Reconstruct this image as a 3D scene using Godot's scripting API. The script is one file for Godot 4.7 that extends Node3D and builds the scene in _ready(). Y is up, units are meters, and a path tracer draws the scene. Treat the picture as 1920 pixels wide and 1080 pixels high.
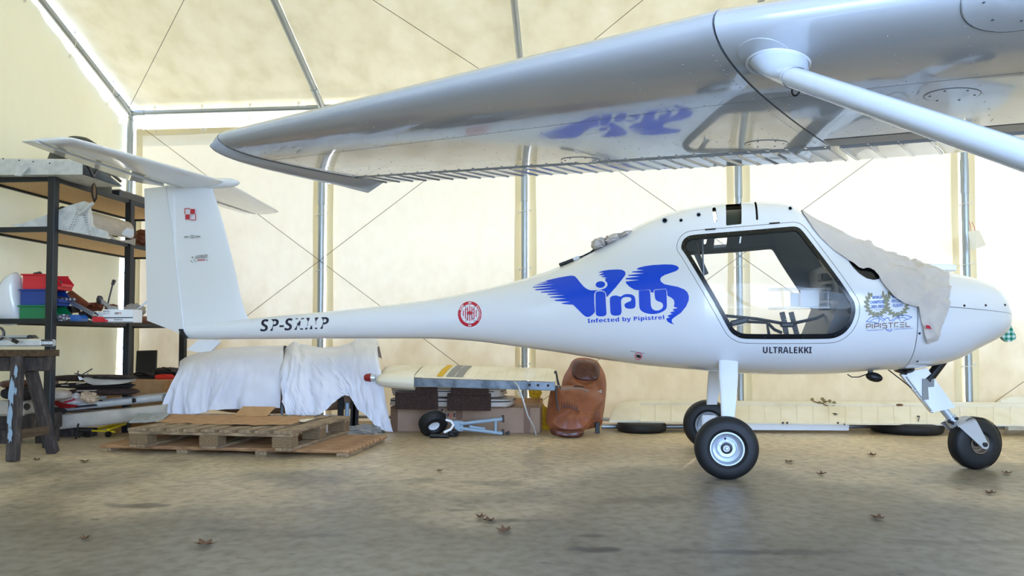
extends Node3D
# A white ultralight aeroplane parked in a fabric hangar, under the wing of another aeroplane.
# Units are metres, y up. The camera stands at x = 0, z = 0 and looks towards -z.

const FPX := 1400.0          # focal length, in pixels of the 1920 x 1080 frame
const CAM_H := 0.85
const TILT := 0.0349066      # two degrees up; the lens is shifted for the rest

var M := {}                  # materials
var used_names := {}
var rng := RandomNumberGenerator.new()
var air: Node3D              # the white aeroplane
var AIR_T := Transform3D()


# ---------------------------------------------------------------- measuring
func ray(px: float, py: float) -> Vector3:
	var c := Vector3((px - 960.0) / FPX, (540.0 - py) / FPX + 100.0 / FPX - tan(TILT), -1.0)
	return Basis(Vector3.RIGHT, TILT) * c

func atz(px: float, py: float, depth: float) -> Vector3:      # the point seen there at that distance
	var d := ray(px, py)
	return Vector3(0, CAM_H, 0) + d * (depth / -d.z)

func aty(px: float, py: float, h := 0.0) -> Vector3:          # the point seen there at that height
	var d := ray(px, py)
	return Vector3(0, CAM_H, 0) + d * ((h - CAM_H) / d.y)

func on_plane(px: float, py: float, o: Vector3, n: Vector3) -> Vector3:
	var d := ray(px, py)
	return Vector3(0, CAM_H, 0) + d * ((o - Vector3(0, CAM_H, 0)).dot(n) / d.dot(n))


# ---------------------------------------------------------------- meshes
class MB:
	var v := PackedVector3Array()
	var n := PackedVector3Array()
	var u := PackedVector2Array()
	var has_n := false
	var has_u := false

	func tri(a: Vector3, b: Vector3, c: Vector3) -> void:      # seen from outside: clockwise
		v.append(a); v.append(b); v.append(c)
		n.append(Vector3.ZERO); n.append(Vector3.ZERO); n.append(Vector3.ZERO)
		u.append(Vector2.ZERO); u.append(Vector2.ZERO); u.append(Vector2.ZERO)

	func quad(a: Vector3, b: Vector3, c: Vector3, d: Vector3) -> void:
		tri(a, b, c); tri(a, c, d)

	func tri_n(a: Vector3, b: Vector3, c: Vector3, na: Vector3, nb: Vector3, nc: Vector3) -> void:
		if (b - a).cross(c - a).dot(na + nb + nc) > 0.0:
			v.append(a); v.append(c); v.append(b)
			n.append(na); n.append(nc); n.append(nb)
		else:
			v.append(a); v.append(b); v.append(c)
			n.append(na); n.append(nb); n.append(nc)
		u.append(Vector2.ZERO); u.append(Vector2.ZERO); u.append(Vector2.ZERO)

	func quad_u(a: Vector3, b: Vector3, c: Vector3, d: Vector3, ua: Vector2, ub: Vector2, uc: Vector2, ud: Vector2) -> void:
		has_u = true
		var k := u.size()
		quad(a, b, c, d)
		u[k] = ua; u[k + 1] = ub; u[k + 2] = uc; u[k + 3] = ua; u[k + 4] = uc; u[k + 5] = ud

	func box(c: Vector3, s: Vector3, b := Basis(), bev := 0.004) -> void:
		var h := s * 0.5
		bev = minf(bev, minf(h.x, minf(h.y, h.z)) * 0.6)
		var i := h - Vector3(bev, bev, bev)
		# six faces
		for ax in 3:
			for sg in [-1.0, 1.0]:
				var p := []
				for q in [[-1, -1], [1, -1], [1, 1], [-1, 1]]:
					var w := Vector3.ZERO
					w[ax] = sg * h[ax]
					w[(ax + 1) % 3] = q[0] * i[(ax + 1) % 3]
					w[(ax + 2) % 3] = q[1] * i[(ax + 2) % 3]
					p.append(c + b * w)
				if sg > 0: quad(p[3], p[2], p[1], p[0])
				else: quad(p[0], p[1], p[2], p[3])
		# twelve chamfers
		for ax in 3:
			var a1 := (ax + 1) % 3
			var a2 := (ax + 2) % 3
			for s1 in [-1.0, 1.0]:
				for s2 in [-1.0, 1.0]:
					var w := [Vector3.ZERO, Vector3.ZERO, Vector3.ZERO, Vector3.ZERO]
					for k in 4:
						w[k][ax] = (i[ax] if k == 1 or k == 2 else -i[ax])
						w[k][a1] = s1 * (h[a1] if k < 2 else i[a1])
						w[k][a2] = s2 * (i[a2] if k < 2 else h[a2])
					for k in 4: w[k] = c + b * w[k]
					if s1 * s2 > 0: quad(w[3], w[2], w[1], w[0])
					else: quad(w[0], w[1], w[2], w[3])
		for s1 in [-1.0, 1.0]:
			for s2 in [-1.0, 1.0]:
				for s3 in [-1.0, 1.0]:
					var p1 := c + b * Vector3(s1 * h.x, s2 * i.y, s3 * i.z)
					var p2 := c + b * Vector3(s1 * i.x, s2 * h.y, s3 * i.z)
					var p3 := c + b * Vector3(s1 * i.x, s2 * i.y, s3 * h.z)
					if s1 * s2 * s3 > 0: tri(p3, p2, p1)
					else: tri(p1, p2, p3)

	# a box between two points, w wide (along side) and h high
	func beam(p: Vector3, q: Vector3, w: float, h: float, side := Vector3.ZERO, bev := 0.003) -> void:
		var x := (q - p).normalized()
		var s := side
		if s == Vector3.ZERO: s = x.cross(Vector3.UP)
		if s.length() < 0.01: s = Vector3.RIGHT
		s = (s - x * s.dot(x)).normalized()
		var y := x.cross(s)
		box((p + q) * 0.5, Vector3((q - p).length(), w, h), Basis(x, s, y), bev)

	# rows of points; each row as long as the others
	func grid(rows: Array, closed_u := false, closed_v := false) -> void:
		var nr := rows.size()
		var nc: int = rows[0].size()
		for r in (nr if closed_v else nr - 1):
			var p = rows[r]
			var q = rows[(r + 1) % nr]
			for k in (nc if closed_u else nc - 1):
				var k2 := (k + 1) % nc
				quad(p[k], p[k2], q[k2], q[k])

	func tube(path: Array, rad, sides := 8, caps := true, closed := false) -> void:
		var rows := []
		var m := path.size()
		var nrm := Vector3.ZERO
		for k in m:
			var t: Vector3
			if closed: t = path[(k + 1) % m] - path[(k + m - 1) % m]
			else: t = path[mini(k + 1, m - 1)] - path[maxi(k - 1, 0)]
			t = t.normalized()
			if nrm == Vector3.ZERO:
				nrm = t.cross(Vector3.UP) if absf(t.y) < 0.9 else t.cross(Vector3.RIGHT)
			nrm = (nrm - t * nrm.dot(t)).normalized()
			var bi := t.cross(nrm)
			var r: float = rad[k] if rad is Array else rad
			var row := []
			for j in sides:
				var a := TAU * j / sides
				row.append(path[k] + (nrm * cos(a) + bi * sin(a)) * r)
			rows.append(row)
		grid(rows, true, closed)
		if caps and not closed:
			for j in range(1, sides - 1):
				tri(rows[0][0], rows[0][j], rows[0][j + 1])
				tri(rows[m - 1][0], rows[m - 1][j + 1], rows[m - 1][j])

	# profile of Vector2(radius, height along axis)
	func lathe(prof: Array, o: Vector3, axis: Vector3, seg := 32, from_a := 0.0, to_a := TAU) -> void:
		axis = axis.normalized()
		var x := axis.cross(Vector3.UP) if absf(axis.y) < 0.9 else axis.cross(Vector3.RIGHT)
		x = x.normalized()
		var y := axis.cross(x)
		var whole := to_a - from_a > TAU - 0.001
		var rows := []
		for q in prof:
			var row := []
			for j in (seg if whole else seg + 1):
				var a := from_a + (to_a - from_a) * j / seg
				row.append(o + axis * q.y + (x * cos(a) + y * sin(a)) * q.x)
			rows.append(row)
		grid(rows, whole)

	# a flat outline given thickness: poly in the plane (o, ex, ey), extruded along ez by th
	func slab(poly: PackedVector2Array, o: Vector3, ex: Vector3, ey: Vector3, ez: Vector3, th: float) -> void:
		if Geometry2D.is_polygon_clockwise(poly):
			poly = poly.duplicate()
			poly.reverse()
		var id := Geometry2D.triangulate_polygon(poly)
		var flip := ex.cross(ey).dot(ez) < 0.0
		var t := []
		var b := []
		for q in poly:
			b.append(o + ex * q.x + ey * q.y)
			t.append(o + ex * q.x + ey * q.y + ez * th)
		for k in range(0, id.size(), 3):
			var i0 := id[k]; var i1 := id[k + 1]; var i2 := id[k + 2]
			var ccw := (poly[i1] - poly[i0]).cross(poly[i2] - poly[i0]) > 0.0
			if ccw != flip:
				tri(t[i0], t[i2], t[i1]); tri(b[i0], b[i1], b[i2])
			else:
				tri(t[i0], t[i1], t[i2]); tri(b[i0], b[i2], b[i1])
		for k in poly.size():
			var k2 := (k + 1) % poly.size()
			if flip: quad(b[k], b[k2], t[k2], t[k])
			else: quad(t[k], t[k2], b[k2], b[k])

	func ball(c: Vector3, r: Vector3, b := Basis(), nu := 16, nv := 10) -> void:
		var rows := []
		for i in nv + 1:
			var la := -PI / 2 + PI * i / nv
			var row := []
			for j in nu:
				var a := TAU * j / nu
				row.append(c + b * (r * Vector3(cos(la) * cos(a), sin(la), cos(la) * sin(a))))
			rows.append(row)
		grid(rows, true)


func finish(m: MB, crease := 40.0) -> ArrayMesh:
	var cnt := m.v.size()
	var nn := m.n
	if not m.has_n:
		var cc := cos(deg_to_rad(crease))
		var fn := PackedVector3Array()
		var at := {}
		fn.resize(cnt / 3)
		for f in cnt / 3:
			var g := (m.v[f * 3 + 2] - m.v[f * 3]).cross(m.v[f * 3 + 1] - m.v[f * 3])
			fn[f] = g
			for k in 3:
				var p := m.v[f * 3 + k]
				var key := Vector3i(roundi(p.x * 20000.0), roundi(p.y * 20000.0), roundi(p.z * 20000.0))
				if at.has(key): at[key].append(f)
				else: at[key] = [f]
		for f in cnt / 3:
			var me := fn[f].normalized()
			for k in 3:
				var p := m.v[f * 3 + k]
				var key := Vector3i(roundi(p.x * 20000.0), roundi(p.y * 20000.0), roundi(p.z * 20000.0))
				var s := Vector3.ZERO
				for g in at[key]:
					if fn[g].normalized().dot(me) >= cc: s += fn[g]
				nn[f * 3 + k] = s.normalized() if s.length() > 1e-12 else Vector3.UP
	var a := []
	a.resize(Mesh.ARRAY_MAX)
	a[Mesh.ARRAY_VERTEX] = m.v
	a[Mesh.ARRAY_NORMAL] = nn
	if m.has_u: a[Mesh.ARRAY_TEX_UV] = m.u
	var am := ArrayMesh.new()
	am.add_surface_from_arrays(Mesh.PRIMITIVE_TRIANGLES, a)
	return am


func numbered(called: String) -> String:
	if not used_names.has(called):
		used_names[called] = 0
		return called
	used_names[called] += 1
	return "%s_%03d" % [called, used_names[called]]

func obj(called: String, m, material: Material, parent: Node3D = null, crease := 40.0) -> MeshInstance3D:
	var o := MeshInstance3D.new()
	o.mesh = finish(m, crease) if m is MB else m
	o.material_override = material
	if parent == null:
		o.name = numbered(called)
		add_child(o, true)
	else:
		var k := 0
		var nm := called
		while parent.has_node(nm):
			k += 1
			nm = "%s_%03d" % [called, k]
		o.name = nm
		parent.add_child(o, true)
	return o

func thing(called: String, label: String, category: String, at := Vector3.ZERO, turn := 0.0, group := "") -> Node3D:
	var o := Node3D.new()
	o.name = numbered(called)
	add_child(o, true)
	o.position = at
	o.rotation.y = turn
	return tag(o, label, category, group)

func tag(o: Node3D, label: String, category: String, group := "") -> Node3D:
	o.set_meta("label", label)
	o.set_meta("category", category)
	if group: o.set_meta("group", group)
	return o

func struct(called: String) -> Node3D:
	var o := Node3D.new()
	o.name = called
	add_child(o, true)
	o.set_meta("kind", "structure")
	return o

func copy(o: Node3D, at: Vector3, turn: float, label: String) -> Node3D:
	var c: Node3D = o.duplicate()
	c.name = numbered(RegEx.create_from_string("_\\d{3}$").sub(o.name, ""))
	add_child(c, true)
	c.position = at
	c.rotation.y = turn
	c.set_meta("label", label)
	return c


# ---------------------------------------------------------------- materials
func mat(col: String, rough := 0.6, metal := 0.0) -> StandardMaterial3D:
	var m := StandardMaterial3D.new()
	m.albedo_color = Color(col)
	m.roughness = rough
	m.metallic = metal
	m.cull_mode = BaseMaterial3D.CULL_DISABLED
	return m

func noise_tex(freq: float, octaves: int, stops: Array, sz := 512, sd := 1, kind := FastNoiseLite.TYPE_SIMPLEX_SMOOTH) -> NoiseTexture2D:
	var fnl := FastNoiseLite.new()
	fnl.noise_type = kind
	fnl.frequency = freq
	fnl.fractal_octaves = octaves
	fnl.seed = sd
	var t := NoiseTexture2D.new()
	t.width = sz
	t.height = sz
	t.seamless = true
	t.noise = fnl
	if stops.size():
		var g := Gradient.new()
		var off := PackedFloat32Array()
		var cols := PackedColorArray()
		for s in stops:
			off.append(s[0])
			cols.append(Color(s[1]))
		g.offsets = off
		g.colors = cols
		t.color_ramp = g
	return t

func bump_tex(freq: float, octaves: int, strength: float, sz := 512, sd := 3) -> NoiseTexture2D:
	var t := noise_tex(freq, octaves, [], sz, sd)
	t.as_normal_map = true
	t.bump_strength = strength
	return t

func tri_map(m: StandardMaterial3D, scale: Vector3, world := false) -> StandardMaterial3D:
	m.uv1_triplanar = true
	m.uv1_world_triplanar = world
	m.uv1_scale = scale
	return m

func noisy(col: String, tex: Texture2D, scale, rough := 0.7, metal := 0.0, normal: Texture2D = null, ns := 0.5) -> StandardMaterial3D:
	var m := mat(col, rough, metal)
	m.albedo_texture = tex
	if normal:
		m.normal_enabled = true
		m.normal_texture = normal
		m.normal_scale = ns
	return tri_map(m, scale if scale is Vector3 else Vector3(scale, scale, scale))


func _ready() -> void:
	rng.seed = 7
	# camera
	var cam := Camera3D.new()
	cam.name = "camera"
	cam.projection = Camera3D.PROJECTION_FRUSTUM
	cam.near = 0.05
	cam.far = 200.0
	cam.size = 0.05 * 1080.0 / FPX
	cam.frustum_offset = Vector2(0, 0.05 * (100.0 / FPX - tan(TILT)))
	cam.position = Vector3(0, CAM_H, 0)
	cam.rotation.x = TILT
	add_child(cam)
	cam.current = true
	# sky and exposure
	var sm := ProceduralSkyMaterial.new()
	sm.sky_top_color = Color(0.42, 0.60, 0.90)
	sm.sky_horizon_color = Color(0.77, 0.86, 0.97)
	sm.sky_curve = 0.25
	sm.sky_energy_multiplier = 3.25
	sm.ground_bottom_color = Color(0.30, 0.28, 0.24)
	sm.ground_horizon_color = Color(0.72, 0.70, 0.66)
	sm.ground_energy_multiplier = 1.0
	sm.sun_angle_max = 1.0
	var sky := Sky.new()
	sky.sky_material = sm
	var e := Environment.new()
	e.background_mode = Environment.BG_SKY
	e.sky = sky
	e.tonemap_mode = Environment.TONE_MAPPER_LINEAR
	e.tonemap_exposure = 0.95
	e.sdfgi_enabled = true
	e.ssao_enabled = true
	e.ssil_enabled = true
	var we := WorldEnvironment.new()
	we.name = "environment"
	we.environment = e
	add_child(we)
	# the sun stands behind the far wall of the tent, to the right
	var sun := DirectionalLight3D.new()
	sun.name = "sun"
	sun.light_color = Color(1.0, 0.95, 0.86)
	sun.light_energy = 9.0
	sun.light_angular_distance = 0.6
	sun.shadow_enabled = true
	sun.look_at_from_position(Vector3(4.0, 8.0, -9.0), Vector3.ZERO)
	add_child(sun)

	make_materials()
	more_materials()
	tent()
	aeroplane()
	covers()
	big_wing()
	rack()
	left_side()
	middle()
	small_things()


func make_materials() -> void:
	var soft := noise_tex(0.01, 4, [[0.0, "#d8d0b4"], [0.45, "#e9e3cc"], [1.0, "#f4efdf"]], 512, 5)
	var fab := mat("#ffffff", 0.75)
	fab.albedo_texture = soft
	fab.backlight_enabled = true
	fab.backlight = Color(0.078, 0.068, 0.042).linear_to_srgb()
	fab.normal_enabled = true
	fab.normal_texture = bump_tex(0.012, 4, 6.0, 512, 9)
	fab.normal_scale = 0.35
	tri_map(fab, Vector3(0.5, 0.5, 0.5), true)
	M.roof = fab
	# the wall cloth turns tan towards the ground
	var wall := mat("#ffffff", 0.75)
	wall.albedo_texture = wall_picture(0.54, Color("#f7f1de"), Color("#bcaa80"))
	wall.backlight_enabled = true
	wall.backlight = Color(0.080, 0.077, 0.072).linear_to_srgb()
	wall.normal_enabled = true
	wall.normal_texture = bump_tex(0.006, 4, 5.0, 512, 10)
	wall.normal_scale = 0.4
	M.wall = wall
	var gable: StandardMaterial3D = wall.duplicate()
	gable.albedo_texture = wall_picture(0.3, Color("#f4ecce"), Color("#dcc894"))
	gable.backlight = Color(0.090, 0.084, 0.060).linear_to_srgb()
	M.gable = gable
	var hem := mat("#f0e2b8", 0.75)
	hem.backlight_enabled = true
	hem.backlight = Color(0.19, 0.16, 0.09).linear_to_srgb()
	M.hem = hem
	var sv := mat("#ffffff", 0.7)
	sv.backlight_enabled = true
	sv.backlight = Color(0.24, 0.23, 0.19).linear_to_srgb()
	M.valance = sv
	M.galv = mat("#a9b0b4", 0.38, 0.7)
	M.cord = mat("#e8e2d0", 0.8)
	M.wire = mat("#6a6456", 0.5, 0.6)
	M.white = white_paint()
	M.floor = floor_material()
	M.ground = noisy("#ffffff", noise_tex(0.02, 4, [[0.0, "#97927f"], [0.5, "#aaa491"], [1.0, "#b9b3a0"]], 512, 21), 0.3, 0.9)
	M.rubber = mat("#0f1011", 0.6)
	M.black = mat("#0c0d0f", 0.45)
	M.black_gloss = mat("#08090b", 0.2)
	M.liner = mat("#23262a", 0.75)
	M.steel = mat("#bcc4cc", 0.32, 0.55)
	M.rust_rim = mat("#8a7a68", 0.5, 0.5)
	M.fork_grey = mat("#b4b5b6", 0.45, 0.3)
	M.grey_tape = mat("#8f8f8c", 0.7)
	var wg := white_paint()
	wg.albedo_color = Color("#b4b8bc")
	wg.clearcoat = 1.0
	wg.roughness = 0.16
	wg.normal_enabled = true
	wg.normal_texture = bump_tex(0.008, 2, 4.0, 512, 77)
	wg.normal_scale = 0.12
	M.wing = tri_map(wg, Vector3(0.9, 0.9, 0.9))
	var st := white_paint()
	st.albedo_color = Color("#c6ccd2")
	M.strut = st
	M.wing_dark = mat("#9a958a", 0.4)
	M.alu = mat("#c4cbd2", 0.35, 0.7)
	M.seam = mat("#4a4f55", 0.6)
	M.dark_green = mat("#0c2624", 0.5)
	M.blue = mat("#0a48d0", 0.25)
	M.navy = mat("#171a33", 0.35)
	M.ink = mat("#1a1a22", 0.35)
	M.ink_blue = mat("#1560c0", 0.35)
	M.red_ink = mat("#c4243a", 0.35)
	M.paper_white = mat("#eef1f4", 0.5)
	M.gold_ink = mat("#8f8e72", 0.4)
	M.brown_ink = mat("#7c6458", 0.4)
	var glass := mat("#dfe8ea0c", 0.02)
	glass.transparency = BaseMaterial3D.TRANSPARENCY_ALPHA
	glass.metallic_specular = 0.3
	M.glass = glass
	var clear := mat("#e8f0f230", 0.08)
	clear.transparency = BaseMaterial3D.TRANSPARENCY_ALPHA
	M.clear = clear


func white_paint() -> StandardMaterial3D:
	var m := mat("#e6e9ec", 0.22)
	m.clearcoat_enabled = true
	m.clearcoat = 0.6
	m.clearcoat_roughness = 0.04
	return m

func wall_picture(tan_amount: float, upper_c: Color, tan_c: Color) -> ImageTexture:
	var n1 := FastNoiseLite.new()
	n1.seed = 3
	n1.frequency = 0.008
	n1.fractal_octaves = 4
	var n2 := FastNoiseLite.new()
	n2.seed = 8
	n2.frequency = 0.03
	n2.fractal_octaves = 3
	var w := 512
	var h := 512
	var a := n1.get_image(w, h).get_data()
	var b := n2.get_image(w, h).get_data()
	var out := PackedByteArray()
	out.resize(w * h * 3)
	for y in h:
		var v := float(y) / h                       # 0 at the top of the wall
		for x in w:
			var k := y * w + x
			var d := smoothstep(0.55, 0.92, v + (a[k] / 255.0 - 0.5) * 0.22) * tan_amount
			d += 0.12 * (b[k] / 255.0) * (0.3 + v)
			var c := upper_c.lerp(tan_c, clampf(d, 0, 1))
			out[k * 3] = int(c.r * 255)
			out[k * 3 + 1] = int(c.g * 255)
			out[k * 3 + 2] = int(c.b * 255)
	return ImageTexture.create_from_image(Image.create_from_data(w, h, false, Image.FORMAT_RGB8, out))

func floor_material() -> StandardMaterial3D:
	var w := 1024
	var h := 1024
	var n1 := FastNoiseLite.new()
	n1.seed = 31
	n1.frequency = 0.006
	n1.fractal_octaves = 5
	var n2 := FastNoiseLite.new()
	n2.seed = 37
	n2.frequency = 0.05
	n2.fractal_octaves = 4
	var a := n1.get_image(w, h).get_data()
	var b := n2.get_image(w, h).get_data()
	var out := PackedByteArray()
	out.resize(w * h * 3)
	var c0 := Color("#bca886")
	var c1 := Color("#dfcba6")
	for k in w * h:
		var t := clampf(0.75 * (a[k] / 255.0) + 0.25 * (b[k] / 255.0) + 0.02, 0, 1)
		t = smoothstep(0.2, 0.8, t)
		# light falling off towards the front is painted in as a greyer tone
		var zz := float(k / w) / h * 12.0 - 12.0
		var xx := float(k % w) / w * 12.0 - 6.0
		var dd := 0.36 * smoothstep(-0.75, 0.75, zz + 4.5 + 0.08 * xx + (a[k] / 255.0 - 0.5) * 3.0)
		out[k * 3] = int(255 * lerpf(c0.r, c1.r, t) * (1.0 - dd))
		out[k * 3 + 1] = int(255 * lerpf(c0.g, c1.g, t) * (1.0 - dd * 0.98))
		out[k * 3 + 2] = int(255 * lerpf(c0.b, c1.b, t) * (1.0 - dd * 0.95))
	# old oil and water stains on the concrete: x, z, half width, half depth, strength
	for s in [[0.0, -3.58, 0.16, 0.05, 0.45], [-1.95, -3.9, 0.2, 0.06, 0.4], [0.33, -3.08, 0.12, 0.045, 0.6], [-0.1, -4.5, 0.2, 0.12, 0.25],
			[1.0, -3.05, 0.35, 0.04, 0.3], [-1.3, -3.4, 0.2, 0.06, 0.2], [0.16, -5.3, 0.10, 0.9, 0.14], [0.22, -5.9, 0.05, 0.5, 0.12], [-0.6, -4.6, 0.15, 0.1, 0.2],
			[2.0, -3.2, 0.5, 0.05, 0.2], [0.32, -3.3, 0.08, 0.03, 0.4], [-0.9, -3.3, 0.15, 0.04, 0.25], [0.75, -4.0, 0.2, 0.12, 0.3], [-0.25, -3.8, 0.1, 0.03, 0.3]]:
		var cx: float = (s[0] + 6.0) / 12.0 * w
		var cy: float = (s[1] + 12.0) / 12.0 * h
		var rx: float = s[2] / 12.0 * w
		var ry: float = s[3] / 12.0 * h
		for y in range(int(cy - ry * 2), int(cy + ry * 2) + 1):
			for x in range(int(cx - rx * 2), int(cx + rx * 2) + 1):
				if x < 0 or y < 0 or x >= w or y >= h: continue
				var k := y * w + x
				var d := Vector2((x - cx) / rx, (y - cy) / ry).length() + (b[k] / 255.0 - 0.5) * 1.3
				var f: float = 1.0 - s[4] * 0.85 * (1.0 - smoothstep(0.35, 1.25, d))
				for ch in 3: out[k * 3 + ch] = int(out[k * 3 + ch] * f)
	var rr := RandomNumberGenerator.new()
	rr.seed = 91
	for i in 900:
		var x := rr.randi_range(2, w - 3)
		var y := rr.randi_range(2, h - 3)
		var st := rr.randf_range(0.55, 0.85)
		for p in ([[0, 0], [1, 0]] if i % 3 else [[0, 0], [1, 0], [0, 1], [-1, 0], [2, 1]]):
			var k: int = (y + p[1]) * w + x + p[0]
			for ch in 3: out[k * 3 + ch] = int(out[k * 3 + ch] * st)
	var m := mat("#ffffff", 0.44)
	m.albedo_texture = ImageTexture.create_from_image(Image.create_from_data(w, h, false, Image.FORMAT_RGB8, out))
	m.detail_enabled = true
	m.detail_blend_mode = BaseMaterial3D.BLEND_MODE_MUL
	m.detail_albedo = noise_tex(0.018, 8, [[0.0, "#bdb9b0"], [0.3, "#e4e1da"], [0.5, "#f3f0ea"], [0.7, "#ffffff"], [1.0, "#fffdf6"]], 1024, 44)
	m.detail_uv_layer = BaseMaterial3D.DETAIL_UV_2
	m.uv2_triplanar = true
	m.uv2_world_triplanar = true
	m.uv2_scale = Vector3(0.6, 0.6, 0.6)
	m.normal_enabled = false
	return m


# ---------------------------------------------------------------- the fabric hangar
const BAY := 2.19
const EAVE := 3.375
const PITCH := 0.46
const DEPTH := 8.6
var TC := Vector3(-4.23, 0, -8.195)                # its far left corner
var TA := Vector3(0.99540, 0, 0.09585)              # along the far wall
var TB := Vector3(-0.09585, 0, 0.99540)             # towards the open side

func tp(a: float, b: float, y: float) -> Vector3:
	return TC + TA * a + TB * b + Vector3(0, y, 0)

func roof_y(b: float) -> float:
	return EAVE + PITCH * (DEPTH * 0.5 - absf(b - DEPTH * 0.5))

func wall_sheet(m: MB, o: Vector3, ux: Vector3, w: float, top_l: float, top_r: float, out_n: Vector3, sd: int, amp := 0.012) -> void:
	var fn := FastNoiseLite.new()
	fn.seed = sd
	fn.frequency = 0.9
	var nx := 22
	var ny := 30
	var P := []
	for j in ny + 1:
		var row := []
		for i in nx + 1:
			var fx := float(i) / nx
			var top := lerpf(top_l, top_r, fx)
			var y := top * (1.0 - float(j) / ny) - 0.004
			var edge := minf(fx, 1.0 - fx) * 4.0
			var d := fn.get_noise_3d(fx * w * 2.0, y * 0.8, sd * 3.1) * amp * 2.2 * clampf(edge + 0.2, 0, 1)
			d += sin(fx * w * 9.0 + y * 2.0 + sd) * 0.004
			d += fn.get_noise_3d(fx * w * 5.0, y * 4.0, 9.0) * 0.012 * clampf(1.2 - y, 0.0, 1.0)
			row.append(o + ux * fx * w + Vector3(0, y, 0) + out_n * d)
		P.append(row)
	for j in ny:
		for i in nx:
			m.quad_u(P[j][i], P[j][i + 1], P[j + 1][i + 1], P[j + 1][i], Vector2(float(i) / nx, float(j) / ny), Vector2(float(i + 1) / nx, float(j) / ny), Vector2(float(i + 1) / nx, float(j + 1) / ny), Vector2(float(i) / nx, float(j + 1) / ny))

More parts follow.
